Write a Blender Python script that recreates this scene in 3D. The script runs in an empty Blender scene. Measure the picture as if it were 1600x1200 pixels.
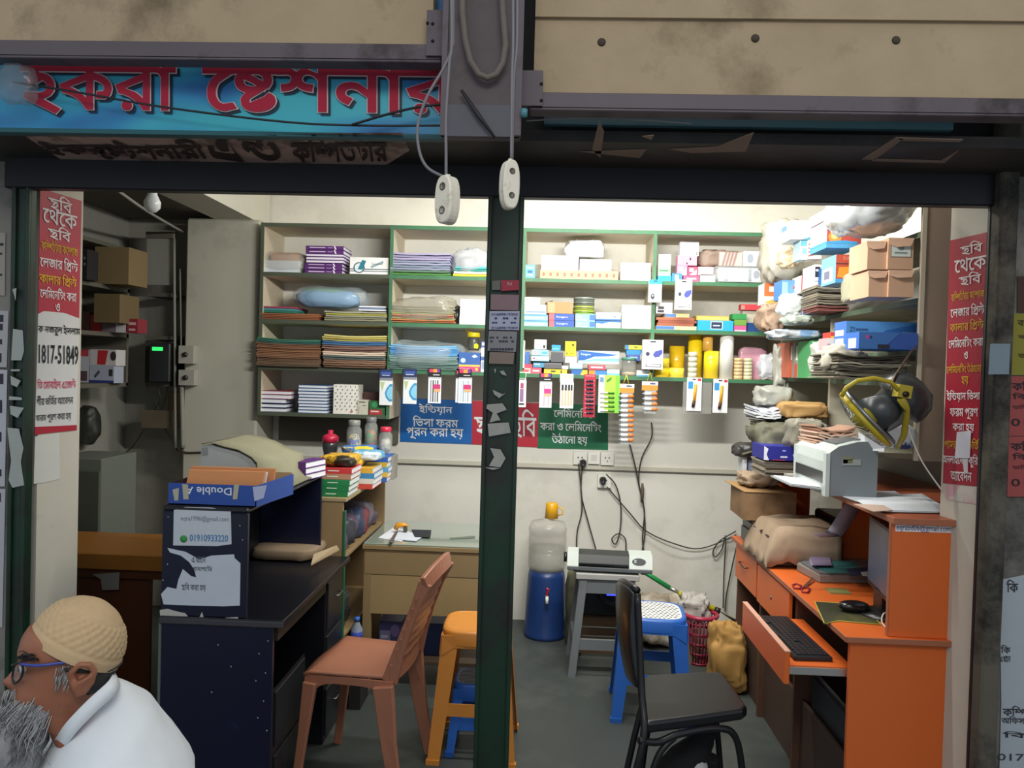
import bpy, bmesh, math, random
from mathutils import Vector, Matrix, noise

random.seed(7)
SC = bpy.context.scene
COL = SC.collection
V = Vector

# ------------------------------------------------------------------ camera
FPX, CX, CY = 1200.0, 800.0, 600.0
CAM = V((0.0, 0.0, 1.6))
ROLL = 0.028
_yw = V((50.0, 22.0, -1200.0)).normalized()
_xw = V((math.cos(ROLL), -math.sin(ROLL), 0.0))
_xw = (_xw - _yw * _xw.dot(_yw)).normalized()
_zw = _xw.cross(_yw)
RM = Matrix((_xw, _yw, _zw))          # rows: world axes in camera space -> camera-to-world
cd = bpy.data.cameras.new('camera')
cd.sensor_fit = 'HORIZONTAL'; cd.sensor_width = 36.0; cd.lens = 36.0 * FPX / 1600.0
cd.clip_start = 0.05
cam = bpy.data.objects.new('camera', cd)
cam.matrix_world = Matrix.Translation(CAM) @ RM.to_4x4()
COL.objects.link(cam); SC.camera = cam

# ------------------------------------------------------------------ world, lights, exposure
w = bpy.data.worlds.new('sky'); SC.world = w; w.use_nodes = True
bg = w.node_tree.nodes['Background']
bg.inputs[0].default_value = (0.80, 0.90, 1.0, 1); bg.inputs[1].default_value = WORLD_STRENGTH = 0.6
def area(name, loc, rot, size, energy, color):
    d = bpy.data.lights.new(name, 'AREA'); d.shape = 'RECTANGLE'; d.size, d.size_y = size
    d.energy = energy; d.color = color
    o = bpy.data.objects.new(name, d); o.location = loc; o.rotation_euler = rot; COL.objects.link(o)
    return o
area('shop_tube_light', (0.20, 2.66, 2.40), (math.radians(74), 0, 0), (1.1, 0.06), 54, (1.0, 0.98, 0.92))
area('ceiling_fill_light', (0.45, 3.75, 2.93), (0, 0, 0), (1.2, 0.12), 30, (1.0, 0.98, 0.92))  # added fill under the ceiling to even out the tube; no real fitting
area('street_fill_light', (0.3, -0.9, 3.5), (math.radians(35), 0, 0), (1.6, 0.8), 36, (1.0, 0.93, 0.84))  # added warm fill for the shop front, not a real street lamp
SC.view_settings.view_transform = 'Standard'; SC.view_settings.look = 'None'
SC.view_settings.gamma = 1.0; SC.view_settings.exposure = 0.0
SC.view_settings.use_curve_mapping = False

# ------------------------------------------------------------------ picture point -> place
def ray(px, py):
    return RM @ V((px - CX, CY - py, -FPX))
def fY(px, py, Y):
    d = ray(px, py); return CAM + d * (Y / d.y)
def fX(px, py, X):
    d = ray(px, py); return CAM + d * (X / d.x)
def fZ(px, py, Z):
    d = ray(px, py); return CAM + d * ((Z - CAM.z) / d.z)
def fP(px, py, pl):
    d = ray(px, py); p, n = pl; return CAM + d * ((p - CAM).dot(n) / d.dot(n))

# ------------------------------------------------------------------ materials
def lin(c):
    if isinstance(c, str):
        c = c.lstrip('#'); c = c if len(c) == 6 else ''.join(x * 2 for x in c); c = [int(c[i:i+2], 16) / 255 for i in (0, 2, 4)]
    return tuple((x / 12.92 if x <= .04045 else ((x + .055) / 1.055) ** 2.4) for x in c)
MATS = {}
def M(col, rough=.6, var=.12, scale=9.0, metal=0.0, alpha=1.0, trans=0.0, bump=0.0, col2=None, lo=.45, hi=.62, stretch=None, emit=0, coat=0):
    """Plain coat of colour with fine wear; col2 mixes in stains with edges of their own."""
    key = (col, rough, var, scale, metal, alpha, trans, bump, col2, lo, hi, stretch, emit, coat)
    if key in MATS: return MATS[key]
    m = bpy.data.materials.new('coat'); m.use_nodes = True
    nt = m.node_tree; bs = nt.nodes['Principled BSDF']; L = nt.links.new
    c = lin(col)
    bs.inputs['Roughness'].default_value = rough; bs.inputs['Metallic'].default_value = metal
    bs.inputs['Coat Weight'].default_value = coat
    if trans: bs.inputs['Transmission Weight'].default_value = trans
    if alpha < 1: bs.inputs['Alpha'].default_value = alpha
    if emit:
        bs.inputs['Emission Color'].default_value = (*c, 1); bs.inputs['Emission Strength'].default_value = emit
    tc = nt.nodes.new('ShaderNodeTexCoord'); src = tc.outputs['Object']
    if stretch:
        mp = nt.nodes.new('ShaderNodeMapping'); mp.inputs['Scale'].default_value = stretch
        L(src, mp.inputs[0]); src = mp.outputs[0]
    nz = nt.nodes.new('ShaderNodeTexNoise'); nz.inputs['Scale'].default_value = scale
    nz.inputs['Detail'].default_value = 5.0; nz.inputs['Roughness'].default_value = .62
    L(src, nz.inputs['Vector'])
    mx = nt.nodes.new('ShaderNodeMix'); mx.data_type = 'RGBA'
    mx.inputs[6].default_value = (*[x * (1 - var) for x in c], 1)
    mx.inputs[7].default_value = (*[min(1, x * (1 + var)) for x in c], 1)
    L(nz.outputs[0], mx.inputs[0]); out = mx.outputs[2]
    if col2:
        n2 = nt.nodes.new('ShaderNodeTexNoise'); n2.inputs['Scale'].default_value = scale * .45
        n2.inputs['Detail'].default_value = 7.0; n2.inputs['Roughness'].default_value = .68
        L(src, n2.inputs['Vector'])
        mr = nt.nodes.new('ShaderNodeMapRange'); mr.inputs[1].default_value = lo; mr.inputs[2].default_value = hi
        L(n2.outputs[0], mr.inputs[0])
        m2 = nt.nodes.new('ShaderNodeMix'); m2.data_type = 'RGBA'
        L(mr.outputs[0], m2.inputs[0]); L(out, m2.inputs[6]); m2.inputs[7].default_value = (*lin(col2), 1)
        out = m2.outputs[2]
    L(out, bs.inputs['Base Color'])
    if bump:
        bp = nt.nodes.new('ShaderNodeBump'); bp.inputs['Strength'].default_value = bump
        bp.inputs['Distance'].default_value = .01
        L(nz.outputs[0], bp.inputs['Height']); L(bp.outputs[0], bs.inputs['Normal'])
    MATS[key] = m
    return m
def paper(c): return M(c, .75, .05, 30)
def card(c): return M(c, .55, .07, 14)
def plastic(c): return M(c, .32, .06, 10)
def wood(c, c2=None): return M(c, .55, .22, 7, stretch=(1, 1, 9), col2=c2)
def paint(c, c2=None, lo=.5, hi=.6): return M(c, .45, .16, 8, col2=c2, lo=lo, hi=hi)
def metal(c): return M(c, .35, .12, 15, metal=.8)
def film(c='#e8ece8', a=.32):
    key = ('film', c, a)
    if key in MATS: return MATS[key]
    m = M(c, .16, .03, 5, alpha=a, coat=.3); MATS[key] = m
    return m
WHITE = '#f2f2f0'; BLACK = '#16171a'; KRAFT = '#b08560'

# ------------------------------------------------------------------ mesh building
ORG = {}
class MB:
    def __init__(s): s.v = []; s.f = []; s.m = []; s.mats = []; s.sm = []
    def mi(s, m):
        if isinstance(m, str): m = card(m)
        if m not in s.mats: s.mats.append(m)
        return s.mats.index(m)
    def add(s, vs, fs, m, smooth=False):
        b = len(s.v); s.v += [V(p) for p in vs]; k = s.mi(m)
        for f in fs: s.f.append([b + i for i in f]); s.m.append(k); s.sm.append(smooth)
        return s
    def box(s, a, b, m, rot=None, piv=None):
        x0, y0, z0 = a; x1, y1, z1 = b
        vs = [V(p) for p in ((x0,y0,z0),(x1,y0,z0),(x1,y1,z0),(x0,y1,z0),(x0,y0,z1),(x1,y0,z1),(x1,y1,z1),(x0,y1,z1))]
        if rot is not None:
            c = V(piv) if piv is not None else (V(a) + V(b)) / 2
            vs = [c + rot @ (p - c) for p in vs]
        return s.add(vs, [(0,3,2,1),(4,5,6,7),(0,1,5,4),(1,2,6,5),(2,3,7,6),(3,0,4,7)], m)
    def quad(s, a, b, c, d, m): return s.add([a, b, c, d], [(0, 1, 2, 3)], m)
    def slab(s, corners, t, m):
        """closed plate from a loop of corners and a thickness vector"""
        n = len(corners); vs = [V(c) for c in corners]; vs += [c + V(t) for c in vs[:n]]
        fs = [tuple(range(n - 1, -1, -1)), tuple(range(n, 2 * n))]
        fs += [(i, (i + 1) % n, n + (i + 1) % n, n + i) for i in range(n)]
        return s.add(vs, fs, m)
    def tube(s, pts, r, m, n=8, closed=False):
        pts = [V(p) for p in pts]; N = len(pts); rr = r if isinstance(r, (list, tuple)) else [r] * N
        vs = []; up = None
        for i, p in enumerate(pts):
            if closed: t = pts[(i + 1) % N] - pts[i - 1]
            else: t = pts[min(i + 1, N - 1)] - pts[max(i - 1, 0)]
            t.normalize()
            if up is None: up = V((0, 0, 1)) if abs(t.z) < .9 else V((1, 0, 0))
            a = up - t * up.dot(t)
            if a.length < 1e-4: a = t.orthogonal()
            a.normalize(); b = t.cross(a); up = a
            for k in range(n):
                q = 2 * math.pi * k / n; vs.append(p + (a * math.cos(q) + b * math.sin(q)) * rr[i])
        fs = []
        for i in range(N if closed else N - 1):
            j = (i + 1) % N
            for k in range(n): fs.append((i*n+k, i*n+(k+1) % n, j*n+(k+1) % n, j*n+k))
        if not closed: fs += [tuple(range(n - 1, -1, -1)), tuple((N-1)*n + k for k in range(n))]
        return s.add(vs, fs, m, True)
    def lathe(s, prof, c, m, n=24, axis=None, sx=1, sy=1):
        """prof: (radius, height) up the axis"""
        c = V(c); R = Matrix.Identity(3) if axis is None else V((0, 0, 1)).rotation_difference(V(axis)).to_matrix()
        vs = []; fs = []
        for r, z in prof:
            for k in range(n):
                q = 2 * math.pi * k / n; vs.append(c + R @ V((r*math.cos(q)*sx, r*math.sin(q)*sy, z)))
        for i in range(len(prof) - 1):
            for k in range(n): fs.append((i*n+k, i*n+(k+1) % n, (i+1)*n+(k+1) % n, (i+1)*n+k))
        if prof[0][0] > 1e-5: fs.append(tuple(range(n - 1, -1, -1)))
        if prof[-1][0] > 1e-5: fs.append(tuple((len(prof)-1)*n + k for k in range(n)))
        return s.add(vs, fs, m, True)
    def build(s, name, parent=None, label=None, cat=None, group=None, kind=None, bevel=0, seg=1, smooth=None):
        if parent is not None: org = ORG[parent.name]
        else:
            xs = [p.x for p in s.v]; ys = [p.y for p in s.v]
            org = V(((min(xs) + max(xs)) / 2, (min(ys) + max(ys)) / 2, min(p.z for p in s.v)))
        me = bpy.data.meshes.new(name)
        me.from_pydata([p - org for p in s.v], [], s.f)
        for m in s.mats: me.materials.append(m)
        me.polygons.foreach_set('material_index', s.m)
        sm = s.sm if smooth is None else [smooth] * len(s.f)
        me.polygons.foreach_set('use_smooth', sm); me.update()
        if bevel:
            bm = bmesh.new(); bm.from_mesh(me)
            ed = [e for e in bm.edges if len(e.link_faces) == 2 and e.calc_face_angle(0) > .7]
            bmesh.ops.bevel(bm, geom=ed, offset=bevel, segments=seg, affect='EDGES', profile=.5, clamp_overlap=True)
            bm.to_mesh(me); bm.free()
        o = bpy.data.objects.new(name, me); COL.objects.link(o)
        if parent is not None: o.parent = parent
        else: o.location = org
        ORG[o.name] = org
        return tag(o, label, cat, group, kind)
def tag(o, label=None, cat=None, group=None, kind=None):
    for k, v in (('label', label), ('category', cat), ('group', group), ('kind', kind)):
        if v: o[k] = v
    return o
def thing(name, label, cat, loc, group=None):
    o = bpy.data.objects.new(name, None); o.empty_display_size = .1; o.location = loc; COL.objects.link(o)
    ORG[o.name] = V(loc)
    return tag(o, label, cat, group)

# ------------------------------------------------------------------ lettering
# outlines of the Bengali letters used here, as plain numbers: width, then loops of x, y
GLY = [(adv, [list(zip(map(float, c[0::2]), map(float, c[1::2]))) for c in cs]) for adv, cs in [
[438,[[123,314,424,-8,359,-41,73,250],[78,486,83,524,96,558,118,585,147,605,181,618,219,622,257,618,291,605,320,585,342,558,355,524,360,486,355,448,342,414,320,386,291,366,257,353,219,349,181,353,147,366,118,386,96,414,83,447],[147,486,152,456,168,433,191,419,219,414,248,419,271,434,286,456,291,486,286,516,271,538,248,552,219,557,191,552,168,538,152,515]]],
[893,[[903,622,903,551,798,551,798,0,721,0,688,55,649,104,557,180,582,246,724,109,721,551,-10,551,-10,622],[376,91,310,99,246,123,186,166,130,232,77,322,29,442,102,466,139,371,178,296,219,238,266,198,318,175,378,167,428,171,466,184,495,205,515,232,526,265,530,300,522,352,498,394,463,421,420,430,391,426,370,416,357,397,361,331,285,316,276,422,292,450,315,472,413,500,468,493,515,474,553,442,582,401,600,351,606,294,600,242,581,194,550,152,505,119,447,98],[344,465,334,495,314,522,284,542,243,556,267,601,312,589,361,566,394,539,414,507,423,468]]],
[1158,[[898,622,898,551,798,551,798,0,721,0,688,55,649,104,557,180,582,246,724,109,721,551,-10,551,-10,622],[376,91,310,99,246,123,186,166,130,232,77,322,29,442,102,466,139,371,178,296,219,238,266,198,318,175,378,167,428,171,466,184,495,205,515,232,526,264,530,300,522,352,498,394,463,421,420,430,391,426,370,416,357,397,361,331,285,316,276,422,292,450,315,472,413,500,468,493,515,474,553,442,582,401,600,351,606,294,600,242,581,194,550,152,505,119,447,98],[344,465,334,495,314,522,284,542,243,556,267,601,312,589,361,566,394,539,414,507,423,468],[1168,622,1168,551,1063,551,1063,0,986,0,986,479,968,512,948,534,924,547,887,551,887,622,950,606,972,587,990,559,986,688,1039,688,1062,622]]],
[530,[[358,622,353,657,338,681,314,694,20,759,4,788,-5,912,69,907,430,622],[242,500,313,493,370,474,412,444,441,406,458,366,464,325,450,252,406,195,335,158,236,141,246,152,540,-10,494,-63,46,154,61,223,270,208,316,221,349,240,370,265,385,320,375,367,346,402,302,423,154,338,81,323,76,418,92,447,118,470,152,486],[175,465,165,495,145,522,114,542,73,556,97,601,143,589,191,566,224,539,245,507,254,468],[540,622,540,551,-10,551,-10,622]]],
[712,[[508,622,503,657,488,681,464,694,103,759,86,788,78,912,152,907,580,622],[722,622,722,551,356,551,376,319,529,433,589,442,652,295,656,245,649,185,628,132,594,87,548,53,488,31,417,24,353,30,294,47,239,77,189,122,143,181,101,258,63,352,29,465,105,485,143,360,184,262,231,188,284,138,344,110,413,100,484,110,536,140,569,186,580,243,535,373,581,392,279,551,-10,551,-10,622]]],
[758,[[667,0,592,0,125,106,93,132,68,168,52,217,58,377,135,366,137,209,536,148,566,132,590,106,546,553,479,553,434,348,441,278,330,278,290,300,263,338,254,392,259,432,274,474,299,513,331,550,370,582,414,606,461,623]]],
[738,[[509,629,577,619,628,590,660,544,671,483,665,438,646,397,617,362,480,282,449,354,509,378,554,406,582,439,591,482,586,515,570,538,544,553,341,412,386,395,365,321,315,336,280,360,258,392,251,431,256,465,272,500,410,611,458,624],[681,225,666,150,620,92,547,54,453,42,385,48,320,67,259,100,204,147,152,210,106,291,64,390,28,507,103,529,145,399,192,295,246,216,306,161,376,129,455,118,512,125,559,144,590,179,600,228,594,264,574,294,545,318,509,338,589,373,628,346,657,311,675,270]]],
[807,[[817,622,817,551,492,551,492,0,415,0,380,57,334,111,278,159,216,198,147,227,76,243,37,339,437,517,415,475,415,551,-10,551,-10,622],[415,467,436,438,130,304,187,288,246,262,302,228,354,186,398,140,428,90,420,88],[761,288,748,226,731,199,705,177,670,163,566,163,572,235,646,238,668,252,679,272,683,296,670,345,632,386,568,418,479,438,482,513,556,499,622,474,679,440,723,396,752,346]]],
[696,[[706,622,706,551,601,551,601,0,524,0,166,238,142,331,190,296,276,276,348,248,407,213,526,97,524,688,577,688,600,622],[450,470,442,416,418,372,381,335,332,308,274,288,209,276,162,285,142,331,216,340,274,354,319,375,350,400,369,431,375,466,316,571,371,625,428,554,444,514],[182,430,127,438,85,462,58,499,71,628,147,607,134,529,144,514,316,612,371,625,373,575,295,470,262,448,224,434]]],
[656,[[484,0,484,425,505,362,263,556,215,549,178,528,120,465,106,457,258,482,290,469,315,449,346,369,336,313,306,264,255,217,182,172,131,245,226,296,256,328,266,365,262,385,249,402,228,413,103,392,22,458,125,583,164,608,208,624,255,629,303,625,346,612,507,472,489,483,484,688,537,688,560,622,666,622,666,551,561,551,561,0]]],
[567,[[577,622,577,551,172,551,212,101,244,96,282,101,438,296,433,323,420,339,161,447,171,534,272,436,517,306,510,246,488,189,455,138,415,95,334,43,288,29,95,551,-10,551,-10,622]]],
[687,[[610,259,594,216,570,181,539,153,380,97,359,120,684,11,649,-49,143,94,152,166,370,158,434,175,481,201,513,234,532,272,538,310,530,357,504,391,465,412,382,416,372,481,476,479,518,466,552,446],[91,559,168,559,204,290,273,290,370,400,267,418,223,431,186,452,155,480,168,544,446,414,450,388,443,342,420,300,386,266,340,240,287,223],[-10,551,-10,622,697,622,697,551]]],
[917,[[401,63,343,68,288,84,236,111,186,152,141,206,100,276,62,362,29,465,105,485,141,374,181,286,226,219,278,174,337,148,404,139,469,147,516,171,544,211,554,268,530,358,590,358,354,261,322,272,295,290,275,316,262,347,258,384,266,428,289,474,331,516,394,553,-10,551,-10,622,927,622,927,551,535,554,339,356,351,340,423,332,523,396,609,365,624,206,608,160,578,121,534,90,476,70],[836,10,761,-7,755,388,685,393,626,408,576,430,536,460,503,498,475,543,551,559,806,462,845,392]]],
[567,[[577,622,577,551,172,551,212,101,244,96,282,101,435,327,423,348,402,360,317,357,306,428,455,425,481,407,500,381,513,346,517,303,510,245,488,188,455,137,415,95,334,44,289,29,95,551,-10,551,-10,622],[395,622,390,657,376,681,351,694,36,759,20,788,11,912,85,907,467,622]]],
[591,[[282,0,225,5,173,22,128,47,90,81,59,122,36,168,58,247,130,260,184,283,221,315,246,354,259,398,242,551,-10,551,-10,622,200,622,134,739,129,776,135,816,152,852,180,885,218,917,269,861,212,791,208,764,214,732,291,622,601,622,601,551,365,553,431,480,484,406,518,328,529,240,522,173,500,115,464,67,416,30,355,8],[280,74,333,80,375,98,407,126,430,161,444,201,448,244,293,536,309,532,307,297,284,264,252,234,208,207,154,185,86,168,100,229,114,181,137,142,167,112,202,90,240,78]]],
[712,[[722,622,722,551,356,551,376,319,529,433,589,442,652,295,656,245,649,185,628,132,594,87,548,53,488,31,417,24,353,30,294,47,239,77,189,122,143,181,101,258,63,352,29,465,105,485,143,360,184,262,231,188,284,138,344,110,413,100,484,110,536,140,569,186,580,243,535,373,581,392,279,551,-10,551,-10,622]]],
[620,[[630,622,630,551,525,551,525,0,448,0,448,425,468,363,340,510,301,536,262,551,126,434,138,409,158,389,275,355,269,272,207,282,152,300,105,328,70,364,48,408,40,462,46,512,64,554,92,586,127,610,168,624,211,629,261,624,306,611,470,473,454,477,448,688,501,688,524,622]]],
[707,[[407,50,328,60,254,90,187,144,126,222,74,328,29,466,105,486,142,373,182,282,226,212,278,164,337,136,405,126,569,318,557,354,538,385,512,409,480,424,444,429,410,425,386,412,373,392,378,321,301,306,293,416,308,446,331,469,362,486,440,500,498,493,549,472,591,437,623,392,643,337,650,274,643,214,624,160,590,115,543,80,482,58],[717,622,717,551,-10,551,-10,622]]],
[645,[[655,622,655,551,550,551,550,0,473,0,383,104,327,149,264,188,194,218,115,238,92,331,144,296,223,276,292,248,351,215,475,97,473,688,526,688,549,622],[211,625,269,620,316,604,353,578,379,546,395,507,400,464,384,393,336,337,259,297,158,275,110,285,92,331,168,340,226,356,269,376,298,402,314,433,319,466,312,504,291,532,256,549,209,555,166,550,138,536,121,515,150,446,106,384,43,530,58,561,83,587,117,608,160,621]]],
[603,[[613,622,613,551,159,551,159,253,145,273,475,486,540,422,522,10,447,-7,453,410,465,405,141,175,82,215,82,551,-10,551,-10,622]]],
[604,[[614,622,614,551,509,551,509,0,432,0,432,243,448,187,296,329,256,346,216,351,182,346,154,332,134,307,128,274,133,246,149,222,214,184,176,113,122,142,80,180,55,226,46,277,52,322,70,358,96,387,130,407,204,423,254,418,299,405,451,284,437,280,432,551,-10,551,-10,622]]],
[716,[[726,622,726,551,621,551,621,0,544,0,544,396,566,332,260,552,116,447,224,457,259,434,279,398,282,320,265,326,461,516,510,463,226,195,167,250,249,328,213,285,183,262,215,366,204,383,186,394,98,380,22,452,147,580,192,606,240,623,291,629,344,624,392,608,436,582,567,441,549,446,544,688,597,688,620,622]]],
[838,[[848,622,848,551,130,551,114,560,336,432,341,376,125,265,114,282,447,99,445,510,702,446,778,226,761,199,735,177,700,163,597,163,602,234,676,237,700,251,714,296,701,344,662,386,602,418,522,434,522,0,445,0,354,98,301,137,240,168,168,194,84,212,48,303,252,414,48,502,79,570,81,551,-10,551,-10,622]]],
[596,[[606,622,606,551,501,551,501,0,424,0,388,58,342,110,285,157,221,196,151,225,76,243,37,339,447,524,424,482,424,551,-10,551,-10,622],[424,474,445,446,130,304,304,230,358,190,404,142,438,88,429,88]]],
[721,[[422,43,359,48,300,64,245,92,194,134,146,191,103,264,64,355,29,465,105,485,143,366,186,272,235,203,290,156,351,128,420,119,469,124,510,138,544,161,568,190,583,226,542,398,590,476,623,422,646,369,660,317,664,266,657,206,636,152,602,107,554,72,495,50],[384,284,328,292,285,316,258,353,249,402,271,486,351,462,336,383,347,367,527,466,590,476,582,422,462,300,425,288],[731,622,731,551,-10,551,-10,622]]],
[622,[[632,622,632,551,527,551,527,0,450,0,450,135,468,82,322,253,281,274,236,281,202,276,174,262,154,238,148,205,154,175,172,150,202,129,243,111,218,34,169,55,130,80,102,108,82,140,66,208,72,252,90,288,116,316,150,336,186,349,223,353,279,348,328,331,371,305,471,189,454,186,450,551,-10,551,-10,622],[297,299,221,322,215,374,201,415,178,446,144,468,98,484,38,494,51,566,217,515,246,490,269,459,286,420]]],
[626,[[636,622,636,551,531,551,531,0,454,0,361,98,306,138,243,170,170,195,84,212,48,303,252,414,48,502,79,570,81,551,-10,551,-10,622],[454,551,135,551,114,560,336,432,341,376,125,265,113,280,194,264,264,240,324,209,470,83,457,79]]],
[596,[[606,622,606,551,501,551,501,0,424,0,388,58,342,110,285,157,221,196,151,225,76,243,37,339,447,524,424,482,424,551,-10,551,-10,622],[424,474,445,446,130,304,304,230,358,190,404,142,438,88,429,88],[162,-2,142,10,129,28,125,52,129,76,142,95,162,108,185,112,208,108,228,95,241,76,245,52,241,28,228,10,208,-2]]],
[731,[[741,622,741,551,636,551,636,0,559,0,559,335,565,309,493,374,400,271,335,266,328,304,313,336,128,316,135,279,158,248,193,222,241,201,214,127,128,168,94,197,68,232,52,273,46,320,52,362,68,398,94,426,127,448,166,462,208,466,257,461,299,446,336,421,369,384,354,383,369,412,392,434,422,447,571,397,562,382,559,551,-10,551,-10,622]]],
[677,[[687,622,687,551,582,551,582,0,505,0,505,512,505,688,558,688,582,622],[534,509,530,404,496,468,457,516,412,546,363,556,328,551,300,534,282,508,276,471,284,435,308,406,351,386,413,377,406,300,346,309,298,327,261,354,235,388,220,428,215,474,220,522,236,562,260,592,290,612,325,625],[118,625,156,612,191,590,218,558,236,515,242,461,237,421,222,383,197,350,160,323,113,306,54,300,48,377,94,381,128,392,153,407,181,468,174,505,155,532,122,550,-1,545,-9,620]]],
[633,[[643,622,643,551,538,551,538,0,461,0,360,100,304,139,242,171,170,195,84,212,48,303,280,425,339,432,341,376,142,275,463,99,461,551,-10,551,-10,622],[77,569,468,355,467,264,48,502]]],
[682,[[692,622,692,551,587,551,587,0,510,0,510,353,533,290,457,370,248,142,220,131,35,244,96,281,338,400,362,428,387,444,415,449,446,444,536,374,516,373,510,551,-10,551,-10,622],[271,271,236,414,214,441,184,461,38,495,53,571,107,551,315,356]]],
[530,[[242,500,313,493,370,474,412,444,441,406,458,366,464,325,450,252,406,195,335,158,236,141,246,152,540,-10,494,-63,46,154,61,223,270,208,316,221,349,240,370,265,385,320,375,367,346,402,302,423,154,338,81,323,76,418,92,447,118,470,152,486],[175,465,165,495,145,522,114,542,73,556,97,601,143,589,191,566,224,539,245,507,254,468],[540,622,540,551,-10,551,-10,622]]],
[0,[[-278,-179,-298,-167,-311,-148,-315,-125,-311,-101,-298,-82,-278,-69,-255,-65,-232,-69,-212,-82,-199,-101,-195,-125,-199,-148,-212,-167,-232,-179]]],
[266,[[276,622,276,551,171,551,171,0,94,0,94,469,58,527,32,545,-10,551,-10,622,78,587,97,559,94,688,148,688,170,622]]],
[266,[[276,622,276,551,171,551,171,0,94,0,94,551,-10,551,-10,622,82,622,20,704,93,812,136,855,185,888,244,910,313,917,705,731,663,677,432,826,380,839,325,844,274,839,230,825,192,802,106,693,160,622]]],
[266,[[276,551,171,551,171,0,94,0,94,551,-10,551,-10,622,94,622,84,682,60,731,26,770,-16,800,-67,822,-436,809,-442,792,-436,776,-100,615,-167,615,-521,789,-505,841,-456,882,-374,908,-258,917,-78,899,54,846,139,754,174,622,276,622]]],
[0,[[-375,-240,-400,-218,-416,-189,-422,-151,-412,-105,-383,-70,-336,-47,-274,-39,-213,-45,-154,-62,89,-217,44,-271,-182,-122,-231,-108,-310,-106,-333,-117,-346,-133,-351,-153,-346,-177,-332,-192,-253,-200,-226,-188,-172,8,-95,8,-128,-184,-152,-216,-185,-242,-229,-260]]],
[0,[[-265,-217,-288,-197,-303,-170,-308,-137,-298,-93,-268,-62,-224,-43,-172,-36,-172,8,-95,8,-95,-56,-128,-102,-217,-110,-230,-122,-235,-140,-231,-157,-139,-174,-103,-159,-38,-102,163,-218,121,-271,-22,-183]]],
[346,[[356,622,356,551,336,551,172,419,148,372,133,320,128,262,133,197,150,148,174,111,203,87,235,74,348,92,383,31,264,-5,205,3,152,28,109,68,76,120,56,185,49,260,57,338,80,408,116,470,164,521,219,561,280,588,216,555,-10,551,-10,622]]],
[0,[[-254,707,72,917,110,860,-209,644]]],
[682,[[-10,551,-10,622,692,622,692,551],[438,556,437,518,554,482,602,454,640,419,665,376,673,325,665,281,642,244,603,218,497,215,501,285,564,287,584,298,596,333,586,370,556,402,506,429,437,446,439,125,362,125,328,171,286,210,240,240,74,292,37,382,381,519,362,479,362,555],[362,474,382,446,118,342,111,356,190,337,259,306,317,266,365,222]]],
[755,[[765,622,765,551,660,551,660,0,583,0,583,396,605,332,299,552,155,447,264,457,298,434,318,398,321,320,304,326,500,516,549,463,265,195,206,250,288,328,252,285,222,262,254,366,243,383,224,394,137,380,61,452,186,580,231,606,279,623,330,629,383,624,430,608,474,582,606,441,588,446,583,688,636,688,659,622],[660,-43,585,-43,121,59,90,82,66,115,50,158,54,287,131,277,127,174,140,145,162,124,191,109,528,102,558,86,583,61,583,151,660,151]]],
[811,[[821,622,821,551,455,551,464,330,476,319,628,433,688,442,751,295,755,245,748,184,726,130,692,86,644,52,585,31,515,24,455,30,396,48,340,82,286,132,236,202,189,294,259,325,324,203,362,159,405,126,455,107,513,100,582,110,635,140,668,186,679,243,634,373,680,392,378,402,378,551,-10,551,-10,622],[405,386,415,286,360,346,302,390,244,419,189,428,145,416,130,400,165,318,113,258,83,283,61,311,48,342,43,375,48,413,63,444,86,469]]],
[848,[[400,358,399,268,355,319,306,361,256,390,207,399,176,395,151,382,134,361,128,331,133,306,146,285,202,250,165,179,115,207,78,243,54,286,46,334,52,377,68,411,93,437,124,456],[858,622,858,551,452,551,492,101,524,96,562,101,715,327,703,348,682,360,597,357,586,428,735,425,761,407,780,381,793,346,797,303,790,245,768,188,735,137,695,95,614,44,569,29,375,551,-10,551,-10,622],[675,622,670,657,656,681,631,694,316,759,300,788,291,912,365,907,747,622]]],
[1147,[[160,308,105,253,47,335,42,369,46,401,58,426,421,375,444,388,458,410,463,442,458,479,443,514,393,575,409,622,456,622,536,400,524,366,504,338,476,317,440,304],[87,601,133,589,188,561,222,530,239,492,241,405,165,407,162,482,144,514,112,540,65,556],[432,622,433,551,-10,551,-10,622],[1157,622,1157,551,1052,551,1052,0,975,0,975,396,997,332,691,552,547,447,655,457,690,434,710,398,713,320,696,326,892,516,941,463,657,195,598,250,680,328,644,285,614,262,646,366,635,383,616,394,529,380,491,495,678,625,722,629,775,624,822,608,866,582,998,441,980,446,975,688,1028,688,1051,622]]],
[565,[[270,616,358,605,423,574,463,522,476,453,471,409,456,371,434,339,191,272,144,286,104,309,72,342,53,384,46,436,51,478,65,514,87,545],[274,554,196,540,166,523,142,500,127,471,122,436,130,395,155,362,195,342,248,335,324,350,355,368,379,392,395,422,400,457,392,498,368,529,328,548],[129,549,210,515,288,472,360,424,422,371,388,313,322,369,247,420,166,464,82,499],[575,622,575,551,404,551,275,569,-10,551,-10,622],[393,622,388,657,374,681,349,694,41,759,24,788,16,912,90,907,465,622],[301,-12,224,-2,166,28,131,76,119,139,124,175,140,208,166,238,295,315,387,303,216,190,201,164,196,136,200,108,211,88,403,190,452,246,486,223,507,200,522,147,515,106,496,68,463,36,420,10,366,-6]]],
[983,[[35,244,96,281,338,401,362,430,387,444,415,449,446,444,536,374,539,343,532,292,457,370,248,142,220,131],[271,271,236,414,214,441,184,461,38,495,53,571,107,551,315,356],[993,622,993,551,588,551,628,101,659,96,698,101,851,327,839,348,818,360,733,357,722,428,871,425,897,407,916,381,929,346,933,303,926,245,904,188,871,137,831,95,750,44,705,29,511,551,-10,551,-10,622],[811,622,806,657,792,681,767,694,452,759,436,788,427,912,501,907,883,622]]]]]
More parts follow.
